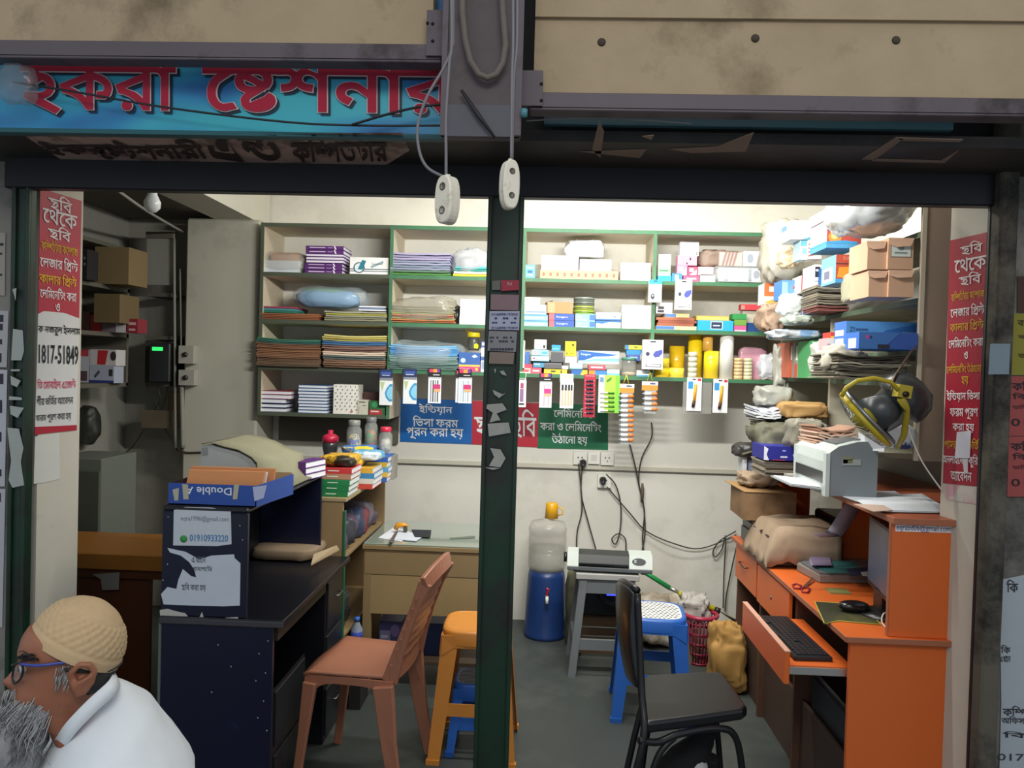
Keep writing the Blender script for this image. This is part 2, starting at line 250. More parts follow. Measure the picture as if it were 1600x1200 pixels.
def fill(loops):
    """flat fill of overlapping outlines (non-zero winding), cut into bands between neighbouring heights"""
    E = []
    for c in loops:
        for i in range(len(c)):
            p, q = c[i-1], c[i]
            if p[1] != q[1]: E.append((p, q, 1) if p[1] < q[1] else (q, p, -1))
    ys = set(round(p[1], 2) for c in loops for p in c); n = len(E)
    for i in range(n):
        (ax, ay), (bx, by), _ = E[i]
        for j in range(i):
            (cx, cy), (dx, dy), _ = E[j]
            if by <= cy or dy <= ay or max(ax, bx) < min(cx, dx) or max(cx, dx) < min(ax, bx): continue
            D = (bx-ax)*(dy-cy) - (by-ay)*(dx-cx)
            if abs(D) < 1e-6: continue
            t = ((cx-ax)*(dy-cy) - (cy-ay)*(dx-cx))/D; u = ((cx-ax)*(by-ay) - (cy-ay)*(bx-ax))/D
            if 0 < t < 1 and 0 < u < 1: ys.add(round(ay + t*(by-ay), 2))
    ys = sorted(ys); vs = []; fs = []
    for y0, y1 in zip(ys, ys[1:]):
        ym = (y0+y1)/2; row = []
        for p, q, d in E:
            if p[1] < ym < q[1]:
                f = lambda y: p[0] + (q[0]-p[0])*(y-p[1])/(q[1]-p[1])
                row.append((f(ym), f(y0), f(y1), d))
        row.sort(); wn = 0
        for k, r in enumerate(row):
            w0 = wn; wn += r[3]
            if w0 == 0: st = r
            elif wn == 0:
                b = len(vs); vs += [(st[1], y0), (r[1], y0), (r[2], y1), (st[2], y1)]; fs.append((b, b+1, b+2, b+3))
    return vs, fs
def _grow(c, d):
    n = len(c); out = []
    for i in range(n):
        a, b, e = V(c[i-1]), V(c[i]), V(c[(i+1) % n])
        t0 = (b - a); t1 = (e - b)
        if t0.length < 1e-6 or t1.length < 1e-6: out.append(c[i]); continue
        t0.normalize(); t1.normalize()
        n0 = V((-t0.y, t0.x)); n1 = V((-t1.y, t1.x)); q = n0 + n1
        if q.length < .3: q = n0
        q = q.normalized() * min(1.6, 1 / max(.5, q.normalized().dot(n0)))
        out.append((b.x + q.x*d, b.y + q.y*d))
    return out
TXC = {}
def bangla(seq, bold=0):
    key = (seq, bold)
    if key in TXC: return TXC[key]
    x = 0; vs = []; fs = []; word = []; whole = len(seq.split()) <= 8
    for t in seq.split():
        if t == '_': x += 240; continue
        adv, cs = GLY[int(t)]
        if bold: cs = [_grow(c, bold) for c in cs]
        if whole: word += [[(p[0] + x, p[1]) for p in c] for c in cs]; x += adv; continue
        v2, f2 = fill(cs); b = len(vs); vs += [(p[0] + x, p[1]) for p in v2]; fs += [tuple(b + i for i in f) for f in f2]
        x += adv
    if whole: vs, fs = fill(word)
    TXC[key] = (vs, fs)
    return TXC[key]
def latin(s, bold=0):
    key = ('L', s, bold)
    if key in TXC: return TXC[key]
    c = bpy.data.curves.new('letters', 'FONT'); c.body = s; c.size = 1000; c.offset = bold; c.resolution_u = 2
    o = bpy.data.objects.new('letters', c); me = o.to_mesh()
    r = ([(p.co.x, p.co.y) for p in me.vertices], [tuple(p.vertices) for p in me.polygons])
    o.to_mesh_clear(); bpy.data.objects.remove(o); bpy.data.curves.remove(c)
    TXC[key] = r
    return r
def place(mb, txt, quad, m, lift):
    """fit letters (verts, faces) into a quad of four corners: top left, top right, bottom right, bottom left"""
    vs, fs = txt
    if not vs: return
    x0 = min(p[0] for p in vs); x1 = max(p[0] for p in vs); y0 = min(p[1] for p in vs); y1 = max(p[1] for p in vs)
    tl, tr, br, bl = quad; out = []
    for x, y in vs:
        a = (x - x0) / max(1e-6, x1 - x0); b = (y - y0) / max(1e-6, y1 - y0)
        out.append(bl*(1-a)*(1-b) + br*a*(1-b) + tr*a*b + tl*(1-a)*b + lift)
    nrm = (tr - tl).cross(bl - tl); fl = nrm.dot(lift) > 0
    mb.add(out, [f if fl else f for f in fs], m)
def write(mb, txt, box, pl, m, slope=0.028, lift=.0012, lean=0):
    """box: x0,y0,x1,y1 seen in the picture, on the plane pl of the sign"""
    x0, y0, x1, y1 = box; d = slope * (x1 - x0) / 2
    q = [fP(x0 + lean, y0 - d, pl), fP(x1 + lean, y0 + d, pl), fP(x1 - lean, y1 + d, pl), fP(x0 - lean, y1 - d, pl)]
    n = pl[1].normalized()
    if n.dot(CAM - pl[0]) < 0: n = -n
    place(mb, txt, q, m, n * lift)

# ------------------------------------------------------------------ generic pieces
def faceprint(mb, o, u, v, n, prints):
    """flat print on a face: o top left, u along, v down, n outwards"""
    for k, p in enumerate(prints):
        e = n * (.0006 + .0002 * k)
        if p[0] == 'T':
            _, s, a, b, c, d, col = p
            tx = bangla(s, 8) if s[:1].isdigit() and ' ' in s else latin(s)
            place(mb, tx, [o+u*a+v*b, o+u*c+v*b, o+u*c+v*d, o+u*a+v*d], card(col) if isinstance(col, str) else col, e)
        elif p[0] == 'O':
            _, a, b, ru, rv, col = p
            mb.add([o + u*(a + ru*math.cos(q*.5236)) + v*(b - rv*math.sin(q*.5236)) + e for q in range(12)], [tuple(range(12))], card(col) if isinstance(col, str) else col)
        elif p[0] == 'P':
            mb.add([o + u*a + v*b + e for a, b in p[1]], [tuple(range(len(p[1])))], card(p[2]) if isinstance(p[2], str) else p[2])
        else:
            a, b, c, d, col = p
            mb.quad(o+u*a+v*d+e, o+u*c+v*d+e, o+u*c+v*b+e, o+u*a+v*b+e, card(col) if isinstance(col, str) else col)
def geo(r, Y, z0=None):
    x0, y0, x1, y1 = r; my = (y0 + y1) / 2; mx = (x0 + x1) / 2
    a = fY(x0, my, Y); b = fY(x1, my, Y); zt = fY(mx, y0, Y).z; zb = fY(mx, y1, Y).z
    if z0 is not None: zt += z0 - zb; zb = z0
    return a.x, b.x, zb, zt
def B(name, label, cat, r, Y, dep, col, prints=(), side=None, z0=None, rz=0, group=None, top=None, bevel=.0012, parent=None, sprints=()):
    """carton whose near face covers the picture rectangle r at depth Y"""
    xa, xb, za, zb = geo(r, Y, z0); mb = MB()
    c = V(((xa+xb)/2, Y, za)); w = (xb-xa)/2; R = Matrix.Rotation(math.radians(rz), 3, 'Z')
    f = card(col) if isinstance(col, str) else col
    sd = (card(side) if isinstance(side, str) else side) or f
    tp = (card(top) if isinstance(top, str) else top) or sd
    P = [c + R @ V(p) for p in ((-w,0,0),(w,0,0),(w,dep,0),(-w,dep,0),(-w,0,zb-za),(w,0,zb-za),(w,dep,zb-za),(-w,dep,zb-za))]
    mb.add(P, [(0,1,5,4)], f); mb.add(P, [(1,2,6,5),(2,3,7,6),(3,0,4,7)], sd); mb.add(P, [(0,3,2,1),(4,5,6,7)], tp)
    # one closed body: weld the shared corners
    mb.f = [[i % 8 for i in q] for q in mb.f]; mb.v = mb.v[:8]
    faceprint(mb, P[4], P[5]-P[4], P[0]-P[4], R @ V((0,-1,0)), prints)
    if sprints: faceprint(mb, P[7], P[4]-P[7], P[3]-P[7], R @ V((-1,0,0)), sprints)
    return mb.build(name, parent, label, cat, group, bevel=0)
def blobmesh(mb, lo, hi, m, seed=0, cr=.18, fr=5.0, ex=.55, nu=40, nv=22, floor=True, rot=None):
    """a crumpled soft packet filling the box lo..hi"""
    lo = V(lo); hi = V(hi); c = (lo+hi)/2; h = (hi-lo)/2; off = V((seed*3.1, seed*1.7, seed*.9))
    sp = lambda t: math.copysign(abs(t) ** ex, t)
    vs = []
    for j in range(nv + 1):
        ph = -math.pi/2 + math.pi*j/nv
        for i in range(nu):
            th = 2*math.pi*i/nu
            d = V((sp(math.cos(ph))*sp(math.cos(th)), sp(math.cos(ph))*sp(math.sin(th)), sp(math.sin(ph))))
            q = V((d.x*h.x, d.y*h.y, d.z*h.z)); s = max(h)
            rg = 1 - 2*abs(noise.noise(q/s*fr*.55 + off*1.3)); r2 = 1 - 2*abs(noise.noise(q/s*fr*1.2 + off*.7))
            k = 1 + cr*(.8*noise.noise(q/s*fr*.4 + off) + .45*(rg - .5) + .28*(r2 - .5) - .1)
            q = V((q.x*k, q.y*k, q.z*k))
            if rot is not None: q = rot @ q
            q = c + q
            if floor and q.z < lo.z: q.z = lo.z
            vs.append(q)
    fs = []
    for j in range(nv):
        for i in range(nu):
            fs.append((j*nu+i, j*nu+(i+1) % nu, (j+1)*nu+(i+1) % nu, (j+1)*nu+i))
    mb.add(vs, fs, m, True)
    return mb
def bag(name, label, cat, r, Y, dep, col, z0=None, seed=1, cr=.2, fr=5, ex=.55, group=None, parent=None, kind=None, rot=None):
    xa, xb, za, zb = geo(r, Y, z0); mb = MB()
    blobmesh(mb, (xa, Y, za), (xb, Y+dep, zb), col if not isinstance(col, str) else M(col, .6, .15, 12), seed, cr, fr, ex, rot=rot)
    return mb.build(name, parent, label, cat, group, kind)
def sheetmesh(mb, x0, x1, y0, y1, z, t, m, bend=.0, rz=0, sag=0, seed=0, n=8, lip=0):
    """one sheet or envelope lying flat, its edges curling a little"""
    c = V(((x0+x1)/2, (y0+y1)/2, z)); R = Matrix.Rotation(rz, 3, 'Z'); vs = []
    for i in range(n + 1):
        u = -1 + 2*i/n
        for yy in (y0, y1):
            for tt in (0, t):
                dz = bend*(u*u) + sag*u + .35*bend*noise.noise(V((u*2, yy*3, seed*5.3)))
                if yy == y0: dz += lip*(.5 + .5*noise.noise(V((u*3, seed*2.1, 1))))
                vs.append(c + R @ V((u*(x1-x0)/2, yy-(y0+y1)/2, 0)) + V((0, 0, dz + tt)))
    fs = []
    for i in range(n):
        a = i*4; b = a+4
        fs += [(a, b, b+1, a+1), (a+2, a+3, b+3, b+2), (a+1, b+1, b+3, a+3), (a, a+2, b+2, b)]
    fs += [(0, 1, 3, 2), (n*4, n*4+2, n*4+3, n*4+1)]
    return mb.add(vs, fs, m)
def pile(name, label, cat, r, Y, dep, cols, n, piece='envelope', z0=None, bend=.003, jit=.012, seed=1, group=None, lip=0, slack=.75, pick=None, sag=0):
    """a pile of sheets: every sheet a part of its own"""
    xa, xb, za, zb = geo(r, Y, z0); rnd = random.Random(seed)
    root = thing(name, label, cat, ((xa+xb)/2, Y+dep/2, za), group); h = (zb-za)/n
    for i in range(n):
        mb = MB(); c = cols[i*len(cols)//n] if pick is None else rnd.choice(cols)
        m = paper(c) if isinstance(c, str) else c
        j = lambda: rnd.uniform(-jit, jit)
        sheetmesh(mb, xa+abs(j()), xb-abs(j()), Y+abs(j())*1.6, Y+dep+j(), za+i*h, h*slack, m, bend*(.5+i/n), j()*1.2, sag*i/n, seed+i, lip=lip)
        mb.build(piece, root)
    return root
def book(name, label, r, Y, dep, cover, z0=None, face='spine', group='books', marks=(), rz=0, cat='book', pagecol='#e9ebf2'):
    """a book lying flat; the near side shows its spine or its page edges"""
    xa, xb, za, zb = geo(r, Y, z0); c = V(((xa+xb)/2, Y, za)); w = (xb-xa)/2; h = zb-za; t = min(.0022, h*.16)
    R = Matrix.Rotation(math.radians(rz), 3, 'Z'); mb = MB(); cm = card(cover)
    def bx(mm, a, b, m): mm.box([c[i]+a[i] for i in range(3)], [c[i]+b[i] for i in range(3)], m, R, c)
    bx(mb, (-w, 0, 0), (w, dep, t), cm); bx(mb, (-w, 0, h-t), (w, dep, h), cm)
    if face == 'spine': bx(mb, (-w, 0, t), (w, t, h-t), cm)
    else: bx(mb, (-w, dep-t, t), (w, dep, h-t), cm)
    if face == 'spine':
        faceprint(mb, c + R @ V((-w, 0, h)), R @ V((2*w, 0, 0)), V((0, 0, -h)), R @ V((0, -1, 0)), marks)
    o = mb.build(name, None, label, cat, group)
    pg = MB(); y0 = t if face == 'spine' else .003; y1 = dep-.003 if face == 'spine' else dep-t
    bx(pg, (-w+.003, y0, t), (w-.003, y1, h-t), M(pagecol, .8, .12, 60, stretch=(.2, .2, 8)))
    pg.build('pages', o)
    return o
def cable(name, label, pts, r=.004, col='#2b2c2c', cat='cable', group=None, parent=None, n=6, smooth=True):
    P = [V(p) for p in pts]
    if smooth and len(P) > 2:
        Q = []
        for i in range(len(P)-1):
            p0 = P[max(i-1, 0)]; p1 = P[i]; p2 = P[i+1]; p3 = P[min(i+2, len(P)-1)]
            for k in range(5):
                t = k/5
                Q.append(.5*((2*p1)+(p2-p0)*t+(2*p0-5*p1+4*p2-p3)*t*t+(3*p1-p0-3*p2+p3)*t**3))
        Q.append(P[-1]); P = Q
    mb = MB(); mb.tube(P, r, col if not isinstance(col, str) else M(col, .5, .08), n)
    return mb.build(name, parent, label, cat, group)
ORD = ['first', 'second', 'third', 'fourth', 'fifth', 'sixth', 'seventh', 'eighth', 'ninth', 'tenth', 'eleventh', 'twelfth', 'thirteenth', 'fourteenth', 'fifteenth', 'sixteenth']

# ================================================================== the setting
YF, YB, YS = 2.40, 4.88, 4.52          # shop front, back wall, front of the back shelves
def struct(mb, name, label=None, **k): return mb.build(name, kind='structure', label=label, **k)
def S(name, a, b, m, label=None, bevel=0): return struct(MB().box(a, b, m), name, label, bevel=bevel)
PLB = (V((0, YB, 0)), V((0, -1, 0)))
M_WALL = M('#dcdad0', .85, .08, 3, col2='#bfbcae', lo=.52, hi=.75, bump=.15)
M_NOOK_SHADE = M('#98978e', .85, .14, 2.5, col2='#8c8a80', lo=.5, hi=.72, bump=.15)  # grey darkened to put the nook's shade into the wall colour
M_CEIL = M('#d8d6cc', .9, .06, 3)
M_FLOOR = M('#3e4442', .5, .30, 2.2, col2='#5a5f5a', lo=.5, hi=.68, bump=.12)
M_GREEN = M('#173626', .42, .22, 6, col2='#241c1c', lo=.47, hi=.62)
M_DARK = M('#1b1c20', .5, .2, 6)
M_CONC = M('#ae9a7d', .9, .18, 5, col2='#75654f', lo=.54, hi=.72, bump=.6)
M_IRON = M('#5d545a', .6, .16, 7, col2='#3a3132', lo=.54, hi=.66, bump=.1)
M_GRIME = M('#5d584d', .9, .25, 5, col2='#25221f', lo=.46, hi=.58, bump=.4)
M_PIL = M('#cdc7b8', .85, .10, 5, col2='#8f887a', lo=.58, hi=.72, bump=.12)
S('floor', (-5, -2.6, -.08), (5, YB + .15, 0), M_FLOOR, 'dark worn cement floor')
S('wall_back', (-2.85, YB, 0), (1.9, YB + .14, 3.1), M_WALL, 'off white stained plaster back wall behind the shelves')
S('wall_left', (-2.85, 2.5, 0), (-2.7, YB, 3.1), M_NOOK_SHADE, 'plaster wall at the left of the nook, darkened for its shade')
S('wall_right', (1.74, 2.5, 0), (1.9, YB, 3.1), M_WALL, 'plaster wall behind the right hand shelving')
S('ceiling', (-2.85, 2.4, 2.98), (1.9, YB + .14, 3.1), M_CEIL)
S('ceiling_left', (-2.7, 2.52, 2.50), (-2.0, 4.88, 2.60), M('#6f6b62', .9, .15, 3), 'low loft slab over the left nook')  # darker than the main ceiling: lack of light put into the colour
zb = fY(335, 335, 4.45).z
S('wall_back_shaded', (-2.7, 4.86, 0), (-2.02, YB, 2.5), M('#94938a', .85, .14, 2.5, col2='#6c6a62', lo=.5, hi=.72), 'plaster slab at the back of the nook, greyed for its shade')  # extra slab over the back wall, nook shade put into its grey
S('trim_1', (-2.02, 2.52, zb), (-1.78, 4.86, 2.98), M('#cfccbf', .85, .08, 3), 'white loft beam running back to the pillar')
a = fY(288, 500, 4.58); b = fY(404, 500, 4.58)
S('trim_2', (a.x, 4.58, 0), (b.x, 4.88, zb), M('#b3b1a2', .85, .10, 2.2, col2='#858174', lo=.55, hi=.74, bump=.12), 'plastered pillar left of the back shelves', bevel=.012)
# shop front: posts, lintel, walls either side
def post(name, x0, x1, m, label, dep=.05, y0=YF):
    A = fY(x0, 330, y0); Bq = fY(x1, 330, y0); mb = MB()
    mb.box((A.x, y0, 0), (Bq.x, y0 + dep, 2.24), m)
    e = .012
    mb.box((A.x - .002, y0 - .012, 0), (A.x + e, y0 + .001, 2.15), m); mb.box((Bq.x - e, y0 - .012, 0), (Bq.x + .002, y0 + .001, 2.15), m)
    return struct(mb, name, label, bevel=.003)
post('trim_3', 764, 818, M_GREEN, 'dark green steel post between the two shop openings')
post('trim_4', 22, 48, M_GREEN, 'dark green steel post at the left of the shop front', .03)
A = fY(1537, 500, YF + .012); Bq = fY(1542, 500, YF + .012)
S('trim_5', (A.x, YF, 0), (Bq.x, YF + .012, 2.2), M_DARK, 'narrow black shutter rail at the right of the shop front')
zl0 = fY(790, 309, YF).z; zl1 = fY(790, 262, YF).z
XL = fY(20, 300, YF).x; XR = fY(1562, 300, YF).x
S('trim_6', (XL - .02, YF - .015, zl0), (XR + .02, YF + .03, zl1 + .05), M('#15161c', .45, .2, 5), 'black steel lintel over both openings', bevel=.004)
S('wall_front', (-4.2, YF + .02, zl1), (4.2, YF + .14, 3.6), M_DARK, 'dark wall above the lintel')
S('wall_front_left', (-4.2, YF + .03, 0), (XL, YF + .14, 2.4), M('#8a8680', .85, .15, 4, col2='#5c5750', lo=.5, hi=.62))
S('wall_front_right', (fY(1585, 500, YF).x, YF + .005, 0), (4.2, YF + .14, 2.4), M('#7d7a74', .85, .2, 5, col2='#4a4640', lo=.46, hi=.6, bump=.2))
A = fY(1539, 500, YF + .01); Bq = fY(1586, 500, YF - .05)
S('trim_7', (A.x, YF - .05, 0), (Bq.x, YF + .01, 2.4), M_GRIME, 'grimy concrete column right of the opening', bevel=.006)
# soffit over the entrance
zs = fY(400, 207, 2.08).z; S('trim_8', (-2.4, 2.117, zs), (2.6, YF + .05, zs + .03), M('#38332f', .6, .25, 5, col2='#211e1d', lo=.45, hi=.6), 'dark board under the entrance canopy')
# pilasters that carry the red price banners; they are splayed towards the street
def splay(px0, Y0, px1, Y1, dep, m, name, label, ztop=2.2):
    A = fY(px0, 560, Y0); Bq = fY(px1, 560, Y1); t = V((Bq.x - A.x, Y1 - Y0, 0)); n = V((-t.y, t.x, 0)).normalized()
    if n.x * A.x < 0: n = -n
    mb = MB(); A0 = V((A.x, A.y, 0)); B0 = V((Bq.x, Bq.y, 0))
    mb.slab([A0, B0, B0 + n*dep, A0 + n*dep], (0, 0, ztop), m); struct(mb, name, label)
    return (V((A.x, A.y, 0)), -n)
PLL = splay(61, 2.47, 126, 2.64, .16, M_PIL, 'trim_9', 'dirty white pilaster behind the left post', 2.45)
PLR = splay(1478, 2.62, 1545, 2.42, .15, M_PIL, 'trim_10', 'dirty white pilaster inside the right hand opening', 2.45)
# concrete shutter boxes over the street side
YA = 2.00; BD = .045
zl = fY(350, 66, YA).z; zr = fY(1200, 150, YA).z; xl = fY(676, 50, YA).x; xr = fY(835, 80, YA).x
S('trim_11', (-3.2, YA, zl), (xl, YA + BD, 3.3), M_CONC, 'stained beige concrete beam over the left opening')
S('trim_12', (xr, YA, zr), (3.2, YA + BD, fY(1200, 30, YA).z), M_CONC, 'stained beige concrete beam over the right opening')
S('trim_13', (xr, YA - .012, fY(1200, 30, YA).z - .004), (3.2, YA + BD, 3.3), M_CONC, 'upper lip of the right concrete beam')
def angle(name, x0, x1, y0, y1, label):
    mb = MB(); za = fY((x0+x1)/2, y0, YA - .02).z; zb_ = fY((x0+x1)/2, y1, YA - .02).z
    X0 = fY(x0, y0, YA - .02).x; X1 = fY(x1, y0, YA - .02).x
    mb.box((X0, YA - .024, zb_), (X1, YA - .002, za), M_IRON); mb.box((X0, YA - .024, zb_ - .004), (X1, YA + .03, zb_ + .006), M_IRON)
    return struct(mb, name, label, bevel=.002)
angle('trim_14', -60, 690, 66, 92, 'grey painted angle iron under the left concrete beam')
angle('trim_15', 828, 1700, 150, 176, 'grey painted angle iron under the right concrete beam')
# nail holes and a conduit-like seam in the right beam
for px, py in ((940, 66), (1180, 60), (1400, 63)):
    p = fY(px, py, YA); MB().lathe([(.0, 0), (.011, .001), (.008, .004), (0, .005)], p, M('#4a4036', .9), 10, (0, -1, 0)).build('trim_16', kind='structure')
# steel column stub between the beams
mb = MB(); zc = fY(755, 214, 1.93).z; xa = fY(690, 190, 1.93).x; xb = fY(812, 190, 1.93).x
mb.box((xa, 1.93, zc), (xb, 1.965, 3.3), M('#54494c', .6, .2, 6, col2='#38302f', lo=.5, hi=.64))
mb.box((xa - .002, 1.918, zc), (xa + .012, 1.935, 3.3), M_IRON); mb.box((xb - .012, 1.912, zc), (xb + .004, 1.935, 3.3), M_IRON)
mb.box((xa, 1.925, zc), (xb, 1.932, fY(755, 165, 1.93).z), M('#585660', .6, .15, 6))
mb.box((xb, YA - .034, fY(840, 172, YA).z), (xb + .055, YA - .02, fY(840, 118, YA).z), M_IRON)
mb.box((xa - .05, YA - .034, fY(675, 95, YA).z), (xa, YA - .02, fY(675, 25, YA).z), M_IRON)
for px, py in ((846, 131), (846, 157), (668, 36), (676, 37), (676, 64)):
    p = fY(px, py, YA - .035); mb.lathe([(.0, .001), (.004, .0012), (.0045, 0)], p, M('#1c1515', .9), 8, (0, -1, 0))
col = struct(mb, 'trim_17', 'brown steel column stub hanging between the two beams')
MB().tube([fY(x, y, 1.905) for x, y in ((722,-40),(723,20),(727,60),(735,95),(748,116),(762,122),(776,116),(786,98),(790,70),(786,20),(782,-40))], .0085, M('#6a5f58', .6, .25, 20, col2='#b6aca0', lo=.62, hi=.7), 10).build('hook_bar', col, label='bent steel bar welded to the column')
MB().tube([fY(721, 141, 1.91), fY(746, 178, 1.91), fY(774, 216, 1.91)], [.004, .006, .003], M('#2a2426', .6), 6).build('latch_rod', col)
# conduit and skirting on the back wall
mb = MB(); p = fY(610, 716, YB); q = fY(1165, 741, YB)
mb.box((b.x, YB - .016, (p.z+q.z)/2 - .012), (q.x + .2, YB, (p.z+q.z)/2 + .012), M('#c9c6b6', .5, .08)); mb.box((b.x, YB - .018, (p.z+q.z)/2 - .017), (q.x + .2, YB, (p.z+q.z)/2 - .012), M('#6a675d', .5))
struct(mb, 'trim_18', 'pale plastic wire trunking along the back wall')

# ================================================================== lettering of the shop front
BN = {"ইকরা": "3 7 27 34", "ষ্টেশনারী": "39 46 29 20 34 27 36", "স্টেশনারী": "39 47 29 20 34 27 36", "এন্ড": "5 43", "কম্পিউটার": "7 35 45 4 13 34 27", "ছবি": "11 35 23", "থেকে": "39 18 39 7", "কম্পিউটার কম্পোজ": "7 35 45 4 13 34 27 _ 7 39 45 34 12", "লেজার প্রিন্ট": "39 28 12 34 27 _ 35 42 44", "কালার প্রিন্ট": "7 34 28 34 27 _ 35 42 44", "লেমিনেটিং করা": "39 28 35 25 39 20 35 13 0 _ 7 27 34", "ও": "6", "লেমিনেটিং উঠানো": "39 28 35 25 39 20 35 13 0 _ 4 14 34 39 20 34", "হয়": "32 26 33", "ইন্ডিয়ান ভিসা": "3 35 43 26 33 34 20 _ 35 24 31 34", "ফরম পূরণ": "22 27 25 _ 21 38 27 16", "করা হয়": "7 27 34 _ 32 26 33", "পাসপোর্ট ভর্তি": "21 34 31 39 21 34 13 40 _ 24 35 17 40", "অনলাইনে চাকুরি": "1 20 28 34 3 39 20 _ 10 34 7 37 35 27", "আবেদন": "2 39 23 19 20", "ক নজরুল ইসলাম": "7 _ 20 12 27 37 28 _ 3 31 28 34 25", "তি মোবাইল এজেন্ট": "35 17 _ 39 25 34 23 34 3 28 _ 5 39 12 44", "র্গীর ভর্তির আবেদন": "9 40 36 27 _ 24 35 17 40 27 _ 2 39 23 19 20", "ফরম পূরণ করা হয়": "22 27 25 _ 21 38 27 16 _ 7 27 34 _ 32 26 33", "ইন্ডিয়ান": "3 35 43 26 33 34 20", "ভিসা ফরম": "35 24 31 34 _ 22 27 25", "পূরন করা হয়": "21 38 27 20 _ 7 27 34 _ 32 26 33", "লেমিনেটিং": "39 28 35 25 39 20 35 13 0", "করা ও লেমিনেটিং": "7 27 34 _ 6 _ 39 28 35 25 39 20 35 13 0", "উঠানো হয়": "4 14 34 39 20 34 _ 32 26 33", "এখানে": "5 8 34 39 20", "পাসপোর্টের": "21 34 31 39 21 34 39 13 40 27", "ছবি করা হয়": "11 35 23 _ 7 27 34 _ 32 26 33", "কম্পি": "7 35 45", "বিউটি": "35 23 4 35 13", "কি": "35 7", "অফিস এ": "1 35 22 31 _ 5", "শিক্ষা": "35 29 41 30 34", "ভর্তি চলছে": "24 35 17 40 _ 10 28 39 11", "বাসা ভাড়া": "23 34 31 34 _ 24 34 15 33 34"}
def bn(k, bold=10): return bangla(BN[k], bold)
YSG = 2.085; PLS = (V((0, YSG, 0)), V((0, -1, 0)))
mb = MB(); z0 = fY(400, 206, YSG).z
sgm = bpy.data.materials.new('sign_print'); sgm.use_nodes = True; nt = sgm.node_tree
tcn = nt.nodes.new('ShaderNodeTexCoord'); nzn = nt.nodes.new('ShaderNodeTexNoise'); nzn.inputs['Scale'].default_value = 2.4; nzn.inputs['Detail'].default_value = 1.5
mpn = nt.nodes.new('ShaderNodeMapping'); mpn.inputs['Scale'].default_value = (1, 1, 2.5)
rp = nt.nodes.new('ShaderNodeValToRGB'); el = rp.color_ramp.elements
el[0].position = .36; el[0].color = (*lin('#1a4f9c'), 1); el[1].position = .60; el[1].color = (*lin('#3fb6c8'), 1)
e3 = el.new(.47); e3.color = (*lin('#2e8fc0'), 1)
nt.links.new(tcn.outputs['Object'], mpn.inputs[0]); nt.links.new(mpn.outputs[0], nzn.inputs['Vector']); nt.links.new(nzn.outputs[0], rp.inputs[0]); nt.links.new(rp.outputs[0], nt.nodes['Principled BSDF'].inputs['Base Color'])
nt.nodes['Principled BSDF'].inputs['Roughness'].default_value = .4
mb.box((-2.6, YSG, z0), (fY(694, 150, YSG).x, YSG + .03, 2.75), sgm)
mb.box((-2.6, YSG - .004, z0 - .012), (fY(694, 150, YSG).x, YSG + .03, z0), M('#1b5a62', .5))
sign = mb.build('shop_sign', None, 'blue shop signboard with big red outlined letters above the left opening', 'sign')
def signword(k, box, bold):
    for bo, m, lf, dx in ((bold + 8, M('#10283c', .5), .003, 4), (bold + 13, paper('#dcc6ca'), .006, 0), (bold, paper('#b01d3c'), .009, 0)):
        mb = MB(); g = (bo - bold) * .1
        write(mb, bangla(BN[k], bo), (box[0] - g + dx, box[1] - g + dx, box[2] + g + dx, box[3] + g + dx), PLS, m, .012, lf)
        mb.build('lettering', sign)
signword('ইকরা', (34, 72, 277, 180), 15)
signword('ষ্টেশনারী', (318, 78, 748, 178), 15)
mb = MB(); mb.box((fY(850, 190, YSG).x, YSG, fY(1200, 199, YSG).z), (fY(1490, 190, YSG).x, YSG + .02, fY(1200, 160, YSG).z), M('#2c5a66', .5, .2, 5)); mb.build('signboard_strip', None, 'narrow teal strip of old signboard under the right beam', 'sign')
# old painted words on the underside of the canopy
PSF = (V((0, 0, zs)), V((0, 0, -1))); mb = MB()
mb.add([fP(x, y, PSF) + V((0, 0, -.002)) for x, y in ((40, 212), (628, 206), (640, 234), (595, 262), (95, 248))], [(0, 1, 2, 3, 4)], M('#b0958a', .8, .2, 12, col2='#7a625a', lo=.5, hi=.6))
ob = mb.build('old_banner', None, 'faded pink banner with brown letters under the canopy', 'banner')
for k, bx, ln in (('ইকরা', (66, 218, 178, 240), -8), ('স্টেশনারী', (150, 216, 318, 246), -10), ('এন্ড', (325, 207, 440, 250), -8), ('কম্পিউটার', (455, 206, 605, 250), -3)):
    mb = MB(); write(mb, bn(k, 24), bx, PSF, paper('#2c1a1a'), -.01, .006, ln); mb.build('lettering', ob)
def scraps(name, label, polys, pl, col, cat='poster', lift=.002, parent=None, piece='paper_scrap'):
    n = pl[1].normalized()
    if n.dot(CAM - pl[0]) < 0: n = -n
    root = parent
    if parent is None and len(polys) > 1: root = thing(name, label, cat, fP(*polys[0][0], pl))
    for po in polys:
        mb = MB(); mb.slab([fP(x, y, pl) + n * (lift - .0012) for x, y in po], n * .0012, col if not isinstance(col, str) else paper(col))
        if root is None: return mb.build(name, None, label, cat)
        mb.build(piece, root)
    return root
scraps('torn_banner', 'peeling scraps of an old banner under the right canopy', [((925, 232), (936, 188), (944, 205), (938, 246)), ((1045, 232), (1120, 228), (1178, 206), (1165, 236), (1080, 238)), ((905, 236), (1010, 232), (1000, 246)), ((1345, 248), (1400, 214), (1412, 216), (1366, 249)), ((1400, 214), (1505, 217), (1500, 221), (1412, 219)), ((1366, 247), (1470, 250), (1500, 232), (1476, 254), (1362, 251)), ((1003, 212), (1022, 210), (1018, 218))], PSF, M('#8d786a', .8, .2, 9), 'banner')

